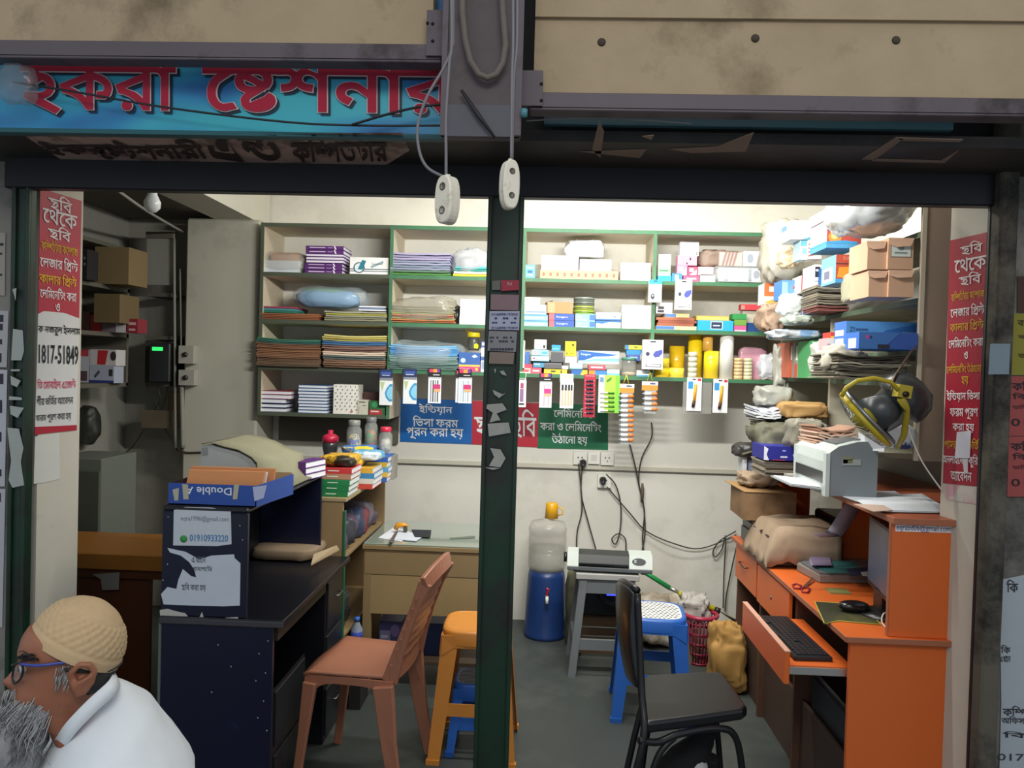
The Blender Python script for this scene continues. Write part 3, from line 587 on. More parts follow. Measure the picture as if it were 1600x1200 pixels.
# ================================================================== back wall shelving
M_SHELF = M('#cfc4ab', .6, .10, 6, stretch=(1, 1, 6))
M_EDGE = M('#3f7552', .5, .14, 12, col2='#3c5a44', lo=.5, hi=.7)
M_EDGE2 = M('#4d5546', .55, .15, 12)
XE = [fY(x, 480, YS).x for x in (408, 610, 817, 1021, 1232)]
ZT = fY(815, 356, YS).z; Z1 = fY(815, 434, YS).z; Z2 = fY(815, 509, YS).z; Z3 = fY(815, 583, YS).z; Z4 = fY(500, 646, YS).z
TH = .022; YBK = YB - .004
shelf = thing('plank_shelving', 'cream plank shelving with green front edges across the back wall', 'shelf', ((XE[0]+XE[4])/2, YB - .15, Z4))
for i, z in enumerate((ZT, Z1, Z2, Z3)):
    for k in range(4):
        b = MB().box((XE[k] + .009, YS + .004, z - TH), (XE[k+1] - .009, YBK, z), M_SHELF).build('shelf_board', shelf)
        MB().box((XE[k] + .009, YS - .003, z - TH), (XE[k+1] - .009, YS + .004, z), M_EDGE2 if k == 0 else M_EDGE).build('edge_strip', shelf)
MB().box((XE[0] + .009, YS, Z4 - TH), (XE[1] - .009, YBK, Z4), M_EDGE2).build('shelf_board', shelf)
for k, x in enumerate(XE):
    zlo = Z4 - TH if k < 2 else Z3 - TH
    MB().box((x - .009, YS + .002, zlo), (x + .009, YBK, ZT), M_SHELF).build('upright', shelf)
    MB().box((x - .0095, YS - .004, zlo), (x + .0095, YS + .002, ZT), M_EDGE2 if k == 0 else M_EDGE).build('edge_strip', shelf)
MB().box((XE[0] - .013, YS + .004, Z4 - .02), (XE[0] - .0092, YBK, ZT), M('#6f6c5e', .7, .12, 5)).build('shade_board', shelf)  # dark board standing in for the shelf's shadow on the pillar
MB().box((XE[0] + .009, YBK - .03, Z4 - .2), (XE[1], YBK, Z4 - TH), M('#5d5a4f', .7, .15, 5)).build('shadow_board', shelf, label='dark board standing in for shadow under the left bay')  # shadow on the wall below the bay, put in as a dark board

Y0 = YS + .015
PUR = '#5a2a72'; PW = '#e8e4f2'
# ---- top shelf
o = thing('wrapped_bundle', 'clear bag with a brown pack lying on white packs, far left of the top shelf', 'packet', (fY(435, 410, Y0).x, Y0 + .1, Z1))
B('brown_pack', None, None, (424, 384, 468, 398), Y0 + .03, .18, '#a5714f', z0=Z1 + .068, parent=o)
B('white_pack', None, None, (410, 395, 468, 413), Y0 + .01, .2, '#c9d2dc', z0=Z1 + .004, parent=o)
bag('plastic_wrap', None, None, (400, 381, 476, 415), Y0 - .01, .25, film('#d9d6cc', .34), Z1 + .001, 3, .14, parent=o)
ys = [374.5, 380.5, 387, 391.5, 396.5, 401.5, 406.7, 412, 418]
zz = [fY(507, y, Y0).z for y in ys]; dz = Z1 - zz[-1]
for i in range(8):
    white = i in (2, 3, 4)
    book('book', '%s, %s from top of the purple stack' % ('book with its page edges out' if white else 'purple spined book', ORD[i]),
         (478 - (i > 4) * 1.5, ys[i], 537 - (i > 4) * 2, ys[i+1] - .4), Y0 + .004 * (i % 2), .2, PUR, zz[i+1] + dz, 'pages' if white else 'spine', 'books in the purple stack on the top shelf',
         [(.1, .35, .52, .6, '#d9c8e6'), (.58, .4, .72, .55, '#c3a8d6'), ('P', [(.74, .0), (.78, 0), (.82, 1), (.78, 1)], '#efe6f6')], pagecol=PW)
B('carton', 'white carton with a teal roller picture and two stripes, top shelf of the left bay', 'box', (547, 394, 607, 421), Y0 + .01, .16, WHITE,
  [(0, .66, 1, .71, '#1f4f60'), (0, .78, 1, .82, '#1f4f60'), ('O', .24, .6, .15, .32, '#24596c'), ('O', .24, .6, .12, .26, '#dfe9ee'), ('P', [(.2, .7), (.32, .15), (.42, .2), (.34, .72)], '#2a7d92'), ('P', [(.54, .5), (.86, .18), (.88, .3), (.56, .62)], '#8fa8b0'), ('T', 'Consumer', .56, .3, .86, .42, '#26404a')], z0=Z1)
pile('file_packs', 'lavender plastic files in shiny packs on the top shelf beside the white carton', 'files', (608, 392, 705, 427), Y0 - .02, .26, ['#4f8a3e', '#5f7a6a', '#8a93a8', '#7f8aa0', '#9a9fb8', '#8f95b0', '#a79fc0', '#9a94b4', '#aaa4c4'], 9, 'file_pack', Z1, .002, .01, 5, lip=.006)
o = thing('plastic_bag', 'clear bag of teal and yellow files on the top shelf next to the lavender packs', 'bag', (fY(735, 428, Y0).x, Y0 + .1, Z1))
pile_c = ['#e6cf3c', '#f1efdf', '#2f8f86', '#54b5b8']
for i in range(4):
    xa, xb, za, zb = geo((708, 412, 764, 429), Y0, Z1); m = MB()
    sheetmesh(m, xa + .004*i, xb, Y0, Y0 + .2, Z1 + .003 + i*.015, .012, paper(pile_c[i]), .002, .01*i, 0, i); m.build('file', o)
bag('plastic_wrap', None, None, (706, 384, 768, 431), Y0 - .012, .24, film('#e4e6ee', .42), Z1 + .001, 9, .3, ex=.8, parent=o)
B('small_packet', 'light blue packet standing alone at the left end of the middle bay top shelf', 'packet', (820, 409, 836, 430), Y0, .06, '#5fa6cf', [(.1, .1, .9, .3, '#8fcbe6'), (.3, .42, .75, .6, '#2c5f92'), (.2, .7, .8, .8, '#cfe4ef')], z0=Z1)
B('carton', 'flat peach patterned carton under the white boxes on the top shelf', 'box', (844, 421, 966, 435), Y0, .2, '#d9a983', [(i*.09+.03, .3, i*.09+.06, .7, '#9a6a50') for i in range(11)], z0=Z1)
zz1 = Z1 + geo((844, 421, 966, 435), Y0)[3] - geo((844, 421, 966, 435), Y0)[2] + .001
B('wrapped_box', 'white wrapped box on the left of the peach carton', 'box', (846, 398, 904, 421), Y0 + .02, .15, '#e4e7ee', [(.02, .78, .98, .82, '#c4c9d4')], z0=zz1)
B('carton', 'white carton with a small black mark on the right of the peach carton', 'box', (906, 405, 955, 423), Y0 + .02, .15, '#f4f4f2', [('T', 'Consumer', .33, .15, .7, .32, '#26282c')], z0=zz1)
bag('plastic_bag', 'white crumpled bag lying on top of the two white boxes', 'bag', (883, 374, 946, 400), Y0 + .03, .15, M('#eef1f4', .35, .05, 8), zz1 + .0885, 12, .28, ex=.5)
for k, (ya, yb) in enumerate(((420, 434), (406.5, 420))):
    B('carton', 'white carton, %s of the marked pair ending the middle bay' % ('lower' if k == 0 else 'upper'), 'box', (970, ya, 1020 - 3, yb), Y0, .16, '#f5f5f3', [('T', 'Consumer', .35, .2, .72, .4, '#26282c')], z0=Z1 + k * .0536)
# right bay, top shelf
B('carton', 'white and green upright box at the left end of the right bay top shelf', 'box', (1029, 395, 1048, 428), Y0, .05, '#f2f4f0', [(0, .62, 1, .95, '#8fc59a'), (.1, .74, .8, .8, '#3d7a50')], z0=Z1 + .034)
B('carton', 'bright blue low box under the white and green box', 'box', (1028, 428, 1049, 437), Y0, .08, '#2f9fdc', z0=Z1)
B('carton', 'small blue box with a white label beside the bright blue low box', 'box', (1050, 424, 1066, 437), Y0 - .005, .06, '#3f86c6', [(.3, .2, .65, .8, '#e3eef6')], z0=Z1)
pk = [((1068, 427, 1093, 437), '#d8587e', 'crimson pink low box at the bottom of the pink box group', Z1), ((1058, 410, 1074, 426), '#d98aa6', 'narrow pink box with a white label at the left of the pink group', Z1 + .036),
      ((1075, 412, 1090, 426), '#d04f72', 'pink box with a white corner in the middle of the pink group', Z1 + .036), ((1091, 412, 1115, 425), '#eab3c2', 'pale pink wide box at the right of the pink group', Z1 + .041)]
for r, c, l, z in pk: B('carton', l, 'box', r, Y0, .07, c, [(.15, .15, .6, .55, '#f4e3e8'), ('P', [(.2, .9), (.9, .3), (.9, .9)], '#f7eef0')] if 'white' in l else [(.2, .35, .8, .6, '#f1d5dd')], z0=z)
B('carton', 'green and white low box right of the crimson pink one', 'box', (1094, 425, 1118, 437), Y0, .07, '#a9cdb8', [(.1, .2, .7, .6, '#e8efe8')], z0=Z1)
B('carton', 'pink box with dark figures standing on the pink group', 'box', (1059, 396, 1089, 411), Y0 + .01, .06, '#e89ab2', [(.62, .2, .7, .45, '#3a2430'), (.45, .7, .52, .9, '#3a2430')], z0=Z1 + .0977)
B('carton', 'white box with a grey rim topmost over the pink boxes', 'box', (1063, 374, 1092, 396), Y0 + .012, .06, '#e9e9f2', [(0, 0, 1, .06, '#6a6a72'), (.88, .7, .93, .95, '#2a2a30')], z0=Z1 + .1538)
bag('paper_bundle', 'brown crumpled bag of cards behind the pale pink box', 'bag', (1092, 383, 1160, 412), Y0 + .06, .12, M('#8d7a6c', .5, .25, 14), Z1 + .0935, 21, .3)
o = thing('wrapped_box', 'long white carton in clear wrap at the right of the top shelf', 'box', (fY(1157, 440, Y0).x, Y0 + .05, Z1))
B('box_body', None, None, (1124, 414, 1193, 436), Y0 - .02, .14, '#dfe3e6', [(.12, .05, .2, .95, '#aab2b8'), (.66, .05, .73, .95, '#9aa2aa'), ('O', .84, .45, .07, .3, '#8d97ac')], z0=Z1 + .004, parent=o)
bag('plastic_wrap', None, None, (1118, 411, 1199, 438), Y0 - .035, .17, film('#d6dada', .3), Z1 + .001, 4, .1, ex=.35, parent=o)
B('carton', 'white carton with a grey round mark lying on the wrapped one', 'box', (1162, 388, 1214, 411), Y0 + .01, .14, '#e6eaee', [('O', .2, .5, .1, .33, '#98a2b0'), (.38, .05, .5, .95, '#b8c0c8')], z0=Z1 + .1023)
B('carton', 'pinkish foil pack beside the white carton with the round mark', 'packet', (1124, 390, 1160, 411), Y0 + .02, .03, '#c9b5ae', [('P', [(.1+.15*k, 1), (.2+.15*k, 1), (.35+.15*k, 0), (.25+.15*k, 0)], '#9a7f78') for k in range(4)], z0=Z1 + .1023)
# mouse boxes hanging from the top shelf edge
def mousebox(r, label, Y, top, col='#f1f1f3'):
    B('hanging_box', label, 'box', r, Y, .045, col, [(0, 0, 1, .2, top), (.36, .04, .64, .09, '#22242a')] + ([('O', .3, .75, .16, .14, '#3a3c44'), ('O', .3, .72, .07, .05, '#a9abb3')] if top != col else
      [('P', [(.5, .5), (.62, .38), (.95, .32), (.97, .45), (.8, .58), (.6, .6)], '#4a54a8'), ('O', .25, .48, .1, .07, '#34384c'), (.16, .82, .92, .92, '#2c2e36'), (.2, .84, .88, .9, '#f1f1f3')]))
mousebox((1014, 437, 1034, 472), 'white hanging box with a bright blue top and a dark oval', YS - .055, '#2ba3e2')
mousebox((1056, 437, 1081, 484), 'white hanging box with a blue mouse picture below the pink boxes', YS - .058, '#f1f1f3')

# ---- second shelf
for i, (c, l) in enumerate((('#2d6f5a', 'dark green file lying lowest at the far left of the second shelf'), ('#3c8d94', 'teal file between the green and the red file'), ('#963a55', 'wine red file topmost at the far left of the second shelf'))):
    xa, xb, za, zb = geo((404 + 3*i, 464, 462, 469), Y0); mb = MB(); sheetmesh(mb, xa, xb, Y0, Y0 + .24, Z2 + .0405 + i*.013, .0115, paper(c), .0, 0, 0, i, lip=.002); mb.build('file', None, l, 'file')
pile('brown_envelopes', 'rust brown envelopes under the files at the left of the second shelf', 'envelopes', (404, 481, 500, 491), Y0 - .025, .24, ['#8a5436', '#9c6240'], 4, 'envelope', Z2 + .001, .0012, .01, 8)
pile('bagged_envelopes', 'olive envelopes in clear wrap right of the rust brown ones', 'envelopes', (506, 482, 604, 497), Y0 - .03, .24, ['#8c8a72', '#9a9a84', '#b5b24e', '#a7a593'], 5, 'envelope', Z2 + .001, .001, .01, 9, lip=.004)
o = thing('plastic_bag', 'plump clear bag of light blue and green files on the second shelf', 'bag', (fY(510, 480, Y0).x, Y0 + .1, Z2 + .083))
xa, xb, za, zb = geo((450, 449, 566, 480), Y0, Z2 + .083); mb = MB(); blobmesh(mb, (xa+.02, Y0 + .01, za), (xb-.04, Y0+.19, zb - .01), M('#7fa9cf', .35, .2, 6), 2, .16, 4, .7); mb.build('blue_files', o)
mb = MB(); blobmesh(mb, (xa+.05, Y0 + .04, za+.06), (xb-.1, Y0+.18, zb + .004), M('#5f9a72', .35, .15, 6), 5, .1, 4, .8); mb.build('green_file', o)
bag('plastic_wrap', None, None, (446, 446, 572, 481), Y0 - .005, .23, film('#cfe0ea', .25), Z2 + .0835, 2, .16, ex=.7, parent=o)
pile('white_pads', 'white pads with blue lines right of the plump blue bag', 'pads', (560, 472, 603, 480), Y0 + .01, .2, ['#e6e9f2', '#7d8fb8', '#e9ecf2'], 3, 'pad', Z2 + .068, .0, .004, 3)
o = pile('bagged_envelopes', 'olive and orange envelope pile in a clear bag, second shelf beside the paper block', 'envelopes', (610, 474, 712, 500), Y0 - .02, .25, ['#c07a4c', '#9aa87a', '#c9826a', '#98a05c', '#8f8d78', '#a5a38e', '#8d8b76'], 10, 'envelope', Z2 + .001, .002, .012, 11, lip=.006)
bag('plastic_wrap', None, None, (608, 458, 716, 501), Y0 - .035, .28, film('#b5b19e', .4), Z2 + .001, 6, .22, ex=.6, parent=o)
bag('black_bag', 'black crumpled plastic scrap between envelope pile and white paper block', 'bag', (706, 472, 718, 501), Y0 + .01, .1, M('#1d1b1a', .3), Z2 + .001, 33, .35)
for k in range(3):
    ya = 503 - 13.2 * (k + 1)
    B('paper_ream', 'white paper block, %s of the three beside the dark post' % ('lowest', 'middle one', 'topmost')[k], 'paper', (718 + k*.8, ya, 760, ya + 13), Y0 + .004*k, .22, M('#f7f7f7', .8, .04, 60, stretch=(.2, .2, 8)), z0=Z2 + .0502 * k, group='paper blocks beside the post')
# middle bay, second shelf
sb = ['#4f8fc4', '#8dbfe0']
for k in range(2):
    B('carton', '%s of two pale blue striped cartons left in the middle bay' % ('lower', 'upper')[k], 'box', (818, 498.5 - 9.3*k, 856, 507.5 - 9.3*k), Y0, .14, sb[1], [(0, 0, 1, .25, '#5b98c8'), (.05, .45, .9, .7, '#d9ecf6')], z0=Z2 + .0354*k)
B('wrapped_packets', 'grey clear wrapped packets on the pale blue striped cartons', 'packet', (818, 474, 854, 489), Y0 + .01, .14, M('#aab0b4', .3, .3, 25), [(.05, .1, .9, .2, '#d9dcdc'), (.1, .7, .95, .8, '#5f8bb0')], z0=Z2 + .071)
B('carton', 'white open carton on the grey wrapped packets', 'box', (819, 462, 844, 473), Y0 + .015, .12, '#f2f1ec', [(.12, .5, .3, .6, '#c9c6bc')], z0=Z2 + .1288, side='#b59a78')
for k in range(2):
    B('carton', '%s of two cartons half red half blue under the brown box' % ('lower', 'upper')[k], 'box', (858, 498 - 10.3*k, 897, 508 - 10.3*k), Y0 - .004, .14, '#2f55a8', [(0, 0, .2, 1, '#e0606a'), ('T', 'Kangaro', .3, .35, .75, .7, '#e9eef8')], z0=Z2 + .0392*k, side='#c9525c')
B('open_carton', 'brown cardboard carton tilted on the red and blue cartons', 'box', (855, 469, 895, 487), Y0 + .01, .12, M('#b88d62', .75, .1, 20), [('P', [(.0, 0), (.22, -.12), (.2, 0)], '#3a2c20'), (.03, .06, .3, .94, '#c49c72')], z0=Z2 + .0795, rz=6)
for k in range(2):
    B('carton', '%s of two sky blue cartons under the tape tins' % ('lower', 'upper')[k], 'box', (899, 499 - 10.3*k, 930, 509.5 - 10.3*k), Y0, .14, '#8ab6e2', [(.72, .1, 1, .9, '#3f72bc'), (.12, .3, .3, .6, '#cfe2f4'), (0, .8, .6, .95, '#b9d6ee')], z0=Z2 + .0398*k)
for k, (c, l) in enumerate((('#8fae3c', 'green lettered'), ('#9aa54e', 'green flecked'), ('#6f776c', 'plain grey'), ('#7d857a', 'grey topmost'))):
    p = fY(913, 487, Y0); mb = MB(); r = .06; z = Z2 + .0805 + k*.0255
    mb.lathe([(.0, 0), (r, 0), (r + .002, .002), (r + .002, .021), (r, .0235), (0, .0235)], (p.x, Y0 + .07, z), M(c, .35, .25, 30), 28)
    mb.lathe([(r + .003, .009), (r + .0045, .011), (r + .003, .013)], (p.x, Y0 + .07, z), M('#2c332c', .4), 28)
    mb.build('tape_tin', None, '%s round tin in the stack of four tins' % l, 'tin', 'round tins on the second shelf')
for k in range(2):
    B('carton', '%s of two white and blue waved cartons right of the tins' % ('lower', 'upper')[k], 'box', (931, 500.5 - 12.2*k, 970, 512 - 12.2*k), Y0 - .003, .14, '#e9f3fa', ([(0, 0, 1, .2, '#2f6fb8'), ('P', [(0, .2), (.5, .2), (.25, .45), (0, .35)], '#2f6fb8'), (0, .6, 1, .95, '#a9d3ee')] if k == 0 else [(0, .85, 1, 1, '#2f6fb8'), ('P', [(.7, .5), (.76, .42), (.84, .6), (.78, .68)], '#6a6a70')]), z0=Z2 + .0475*k)
B('carton', 'large plain white carton at the right end of the middle bay second shelf', 'box', (972, 476, 1017, 513), Y0, .16, '#f7f7f5', z0=Z2)
# right bay, second shelf
yc = [('#4a78c0', 'blue and cream'), ('#a8604a', 'rust'), ('#9a5844', 'brown'), ('#b06a50', 'terracotta'), ('#5a7fc0', 'blue tipped cream')]
for k, (c, l) in enumerate(yc):
    t = .022 if k in (0, 4) else .015; z = Z2 + (0, .024, .040, .056, .072)[k]
    a = fY(1025 + (k % 3)*1.5 + (12 if k == 4 else 0), 505, Y0); b = fY(1088 - (k % 2)*4 - (12 if k == 4 else 0), 505, Y0); mb = MB()
    mb.box((a.x, Y0 - .01, z), (b.x, Y0 + .19, z + t), paper(c if k not in (0, 4) else '#e8d29a'))
    if k in (0, 4): mb.box((a.x - .0005, Y0 - .0107, z + .002), (a.x + (b.x-a.x)*.45, Y0 - .005, z + t - .002), paper(c))
    mb.build('file_box', None, '%s flat file, %s from the bottom of the pile in the right bay' % (l, ORD[k]), 'file')
B('carton', 'white box with black figures on the flat files of the right bay', 'box', (1025, 480, 1050, 497), Y0 + .01, .07, '#f2f2f2', [(.12, .35, .5, .6, '#2b2c34'), (.1, .68, .5, .92, '#2b2c34')], z0=Z2 + .0945, rz=-4)
B('carton', 'bright cyan wide box with a dark blue label', 'box', (1090, 500, 1146, 516), Y0 - .012, .15, '#21a4de', [(.36, .1, .7, .85, '#e3edf4'), (.38, .15, .68, .8, '#1f3354'), (.43, .45, .62, .55, '#cfdce8')], z0=Z2)
B('tray_box', 'yellow shallow box lying on the bright cyan box', 'box', (1088, 493, 1139, 500), Y0, .12, '#c9a848', [(.03, .2, .97, .85, '#e2c46a')], z0=Z2 + .0605)
for k, (c, l, z) in enumerate((('#d4558e', 'pink eraser box at the foot of the little column right of the cyan box', Z2), ('#6f9a3e', 'olive green box in the middle of the little column', Z2 + .0345), ('#2f8f4a', 'green box on top of the little column', Z2 + .069))):
    B('carton', l, 'box', (1147 - 3*(k == 2), 509, 1166, 518), Y0, .08, c, [(.05, .75, .95, .95, '#e9d5df' if k == 0 else c)], z0=z)
B('carton', 'dark blue box tilted near the right end of the second shelf', 'box', (1169, 497, 1190, 511), Y0 + .005, .07, '#274a86', z0=Z2, rz=12)
B('pencil_case', 'red pencil case lying high near the right end of the second shelf', 'case', (1158, 475, 1194, 484), Y0 + .06, .06, '#d23f4a', [(0, .2, .16, .9, '#b58d7c')], z0=Z2 + .131)
B('carton', 'grey carton holding up the red pencil case', 'box', (1160, 485, 1192, 519), Y0 + .08, .06, '#c2bba8', z0=Z2)

# ---- third shelf
pile('brown_envelopes', 'big sagging pile of brown envelopes at the far left of the third shelf', 'envelopes', (398, 534, 501, 577), Y0 - .05, .27, ['#6f5a48', '#755c48', '#84604a', '#8f664b', '#96694d', '#8d6246', '#7a5640', '#3f6f68', '#3c7a5a'], 17, 'envelope', Z3 + .001, .004, .012, 21, sag=-.004)
pile('file_pile', 'pile of brown envelopes and yellow edged files right of the sagging pile', 'files', (502, 531, 602, 582), Y0 - .06, .27, ['#7d5f4a', '#8a6a54', '#5f6a68', '#d9c2ac', '#7f5f56', '#8c6a60', '#3f6a96', '#b9aa5a', '#cfc67a'], 16, 'envelope', Z3 + .001, .004, .012, 22, lip=.004)
o = pile('bagged_files', 'sky blue files in a big clear bag on the third shelf beside the yellow bottle', 'files', (607, 540, 716, 578), Y0 - .04, .25, ['#5f7a74', '#6a8a86', '#77968f', '#7f9ba0', '#5f9fd0', '#4f98d8', '#78b4e2'], 14, 'file', Z3 + .001, .004, .012, 23, lip=.004)
bag('plastic_wrap', None, None, (604, 533, 722, 580), Y0 - .055, .29, film('#c2cfd2', .3), Z3 + .001, 8, .2, ex=.6, parent=o)
p = fY(738, 550, Y0)
bt = thing('bottle', 'squat bottle with a yellow flip cap and yellow fish on its side', 'bottle', (p.x, Y0 + .06, Z3 + .128))
MB().lathe([(0, 0), (.034, 0), (.036, .01), (.033, .06), (.03, .078), (.033, .082)], (p.x, Y0 + .06, Z3 + .128), M('#5a5c58', .25, .1, 6, alpha=.75), 20).build('body', bt)
mb = MB(); mb.lathe([(.036, .078), (.038, .082), (.038, .102), (.034, .106), (0, .106)], (p.x, Y0 + .06, Z3 + .128), plastic('#e6cf1e'), 20); mb.box((p.x - .05, Y0 + .05, Z3 + .232), (p.x + .01, Y0 + .07, Z3 + .240), plastic('#e6cf1e'), Matrix.Rotation(.3, 3, 'Y')); mb.build('flip_cap', bt)
mb = MB(); mb.add([(p.x + .008, Y0 + .022, Z3 + .14), (p.x + .03, Y0 + .028, Z3 + .138), (p.x + .034, Y0 + .032, Z3 + .158), (p.x + .02, Y0 + .025, Z3 + .17), (p.x + .006, Y0 + .022, Z3 + .160)], [(0, 1, 2, 3, 4)], paper('#d8e020')); mb.build('fish_picture', bt)
B('carton', 'blue carton with a pink band under the yellow capped bottle', 'box', (717, 549, 750, 579), Y0 - .012, .13, '#3561a8', [(0, .74, 1, 1, '#c9487e'), (0, .64, 1, .74, '#e2c25a'), ('O', .2, .42, .12, .13, '#c2d2ea'), ('P', [(.6, .2), (.75, .1), (.9, .22), (.7, .28)], '#dfe8f4'), ('T', 'Crown', .08, .8, .5, .94, '#f3dbe6'), ('O', .85, .87, .07, .08, '#f0c84a')], z0=Z3, side='#56524c')
B('packet', 'thin upright white and blue packet next to the dark post', 'packet', (751.5, 531, 758, 579), Y0 - .012, .08, '#e4e7ec', [(0, 0, 1, .2, '#4a66a8'), (.2, .04, .8, .14, '#cfd8ea'), (0, .5, 1, .62, '#4668b0'), (.2, .66, .8, .9, '#9aa8c8')], z0=Z3)
# middle bay clutter
CL = [((813, 518, 820, 569), '#f0f0ee', 'tall thin white box standing right behind the dark post', Z3, [(.3, .04, .7, .1, '#55585c'), (.2, .5, .8, .62, '#d9d9d6')], 0),
 ((821, 547, 827, 566), '#3c6db0', 'narrow blue box squeezed beside the tall thin white one', Z3 + .055, [], .02),
 ((815, 567, 832, 574), '#c04458', 'red box on the pale low boxes behind the post', Z3 + .029, [], .02),
 ((815, 574, 829, 582), '#d9b3b0', 'pale pink low box at the shelf edge beside the post', Z3, [(.1, .3, .8, .7, '#b8524e')], .0),
 ((829, 574, 846, 583), '#c8566a', 'crimson low box with a white word at the shelf edge', Z3, [(.2, .4, .8, .65, '#f2dfe2')], 0),
 ((833, 566, 851, 573.5), '#4a8fb0', 'teal blue box lying on the crimson low box', Z3 + .0365, [(.1, .2, .6, .5, '#a9d0e0')], .012),
 ((830, 554.6, 858, 562.5), '#a8dcea', 'lowest glue box with a red dot in the glue stack', Z3 + .074, [('O', .16, .5, .1, .33, '#fff'), ('O', .16, .5, .06, .22, '#c23a5a'), (.4, .3, .9, .7, '#e6f4f8')], .005),
 ((831, 545.6, 857, 554.3), '#9fd3e4', 'middle glue box with a red ring in the glue stack', Z3 + .1078, [('O', .2, .5, .12, .38, '#fff'), ('O', .2, .5, .08, .26, '#c23a5a'), ('O', .2, .5, .04, .13, '#fff'), (.6, .3, .95, .7, '#5aa7c4')], .01),
 ((835, 530, 854, 545), '#eef0ee', 'white box with a black mark topmost on the glue stack', Z3 + .1445, [(.72, .55, .9, .9, '#2f3238'), (.0, .3, .6, .36, '#9fa6aa')], .015),
 ((851, 567.2, 878, 576), '#5b5b5f', 'dark grey box with slanted lid low in the middle bay', Z3 + .032, [(0, 0, 1, .3, '#6e6e72')], .0),
 ((861, 551, 880, 566.5), '#56565a', 'dark grey upright box above the slanted one', Z3 + .071, [], .01),
 ((862, 540, 876, 549.5), '#2f9be0', 'small bright blue box on the dark grey upright box', Z3 + .1363, [(.1, .55, .8, .75, '#7cc2ee')], .015),
 ((850, 576, 886, 583.5), '#d6b93c', 'yellow tape carton with dark words at the shelf edge', Z3, [(.3, .3, .5, .6, '#3a3420'), (.72, .2, .78, .8, '#5a4c20')], -.004),
 ((878, 571, 888, 576), '#eceae4', 'tiny white box on the yellow tape carton', Z3 + .0315, [], .0),
 ((883, 557.2, 901, 566.5), '#d9e3ea', 'pale box beneath the yellow one in the middle bay', Z3 + .069, [], .0),
 ((883, 534, 900, 557), '#e8cf22', 'upright yellow box with two black marks', Z3 + .109, [(.62, .18, .82, .32, '#4c4410'), (.1, .75, .25, .9, '#8a7a18'), (.5, .8, .7, .86, '#8a7a18')], .004),
 ((890, 567.5, 910, 577), '#b9dcea', 'pale cyan box on the blue and orange one', Z3 + .033, [(0, .8, 1, 1, '#7fb4cc')], .0),
 ((893, 577, 918, 584.5), '#2c66ae', 'blue box with an orange end at the shelf edge', Z3, [('P', [(.55, 1), (.7, 0), (1, 0), (1, 1)], '#e8b23a')], -.004),
 ((919, 570.5, 946, 578), '#c04a5a', 'red box with white words under the long blue carton', Z3 + .0318, [(.15, .3, .85, .65, '#ecd2d2')], -.002),
 ((920, 578, 948, 585.5), '#3f7fc0', 'orange ended blue box below the red box with white words', Z3, [(0, 0, .35, 1, '#ea8a3c')], -.004),
 ((948.5, 576, 968, 585.5), '#e2eef4', 'white and cyan box at the right below the long blue carton', Z3, [(0, .6, 1, 1, '#74b8dc')], -.004),
 ((980, 551.5, 1000, 560.5), '#3b56a4', 'indigo box lowest behind the glass jar', Z3 + .091, [(.2, .3, .8, .7, '#a8b8e0')], .03),
 ((979, 544, 1002, 551), '#2f86c8', 'blue box in the middle of the stack behind the jar', Z3 + .1282, [], .03),
 ((977, 537, 1005, 544), '#d6d23a', 'yellow topped box highest behind the jar', Z3 + .1575, [(0, 0, .2, 1, '#3f7fc0'), (.5, .3, .7, .6, '#6a6a20')], .03),
 ((975, 560.8, 1008, 585), '#70665c', 'drab brown carton that carries the stack behind the jar', Z3, [], .075),
 ((995, 578.5, 1016, 588), '#e8eef2', 'white low box with a cyan foot near the uprights', Z3, [(0, .75, 1, 1, '#3fa0c8')], -.004)]
for r, c, l, z, pr, dy in CL: B('carton', l, 'box', r, Y0 + dy, .07 + (.06 if 'drab' in l else 0), c, pr, z0=z)
# supports hidden behind the front row keep the upper cartons up
B('carton', 'black carton in the dark behind the glue stack', 'box', (829, 562.5, 880, 584), Y0 + .085, .09, '#2a2b30', z0=Z3)
B('carton', 'long white and blue waved stapler carton lying aslant above the small boxes', 'box', (904, 551, 967, 571), Y0 - .006, .06, '#cde6f4', [('P', [(0, 0), (1, .28), (.75, .4), (.4, .45), (.15, .75), (0, .8)], '#2464b4'), ('P', [(0, .9), (.4, .62), (1, .55), (1, .8), (.4, .8)], '#7fc0e6'), ('T', 'Kangaro', .06, .2, .3, .42, '#eaf4fb')], z0=Z3 + .068, rz=-2)
jr = fY(983, 586, Y0); jar = thing('glass_jar', 'small glass jar with cream pieces in it on the third shelf', 'jar', (jr.x, Y0 + .03, Z3))
MB().lathe([(0, 0), (.042, 0), (.044, .008), (.044, .085), (.040, .095), (.041, .1)], (jr.x, Y0 + .035, Z3), M('#c9cdc4', .08, .05, 5, alpha=.28), 24).build('glass', jar)
MB().lathe([(.043, .094), (.045, .096), (.045, .108), (.04, .11), (0, .11)], (jr.x, Y0 + .035, Z3), M('#4f8a7a', .4), 24).build('lid', jar)
mb = MB(); blobmesh(mb, (jr.x - .038, Y0 - .001, Z3 + .003), (jr.x + .038, Y0 + .07, Z3 + .026), M('#cdb795', .7, .3, 60), 4, .4, 9, .9, 20, 10); mb.build('cream_pieces', jar, kind='stuff')
mousebox((1004, 531, 1036, 577), 'big white hanging box with a blue mouse picture before the tape rolls', YS - .055, '#f1f1f3')
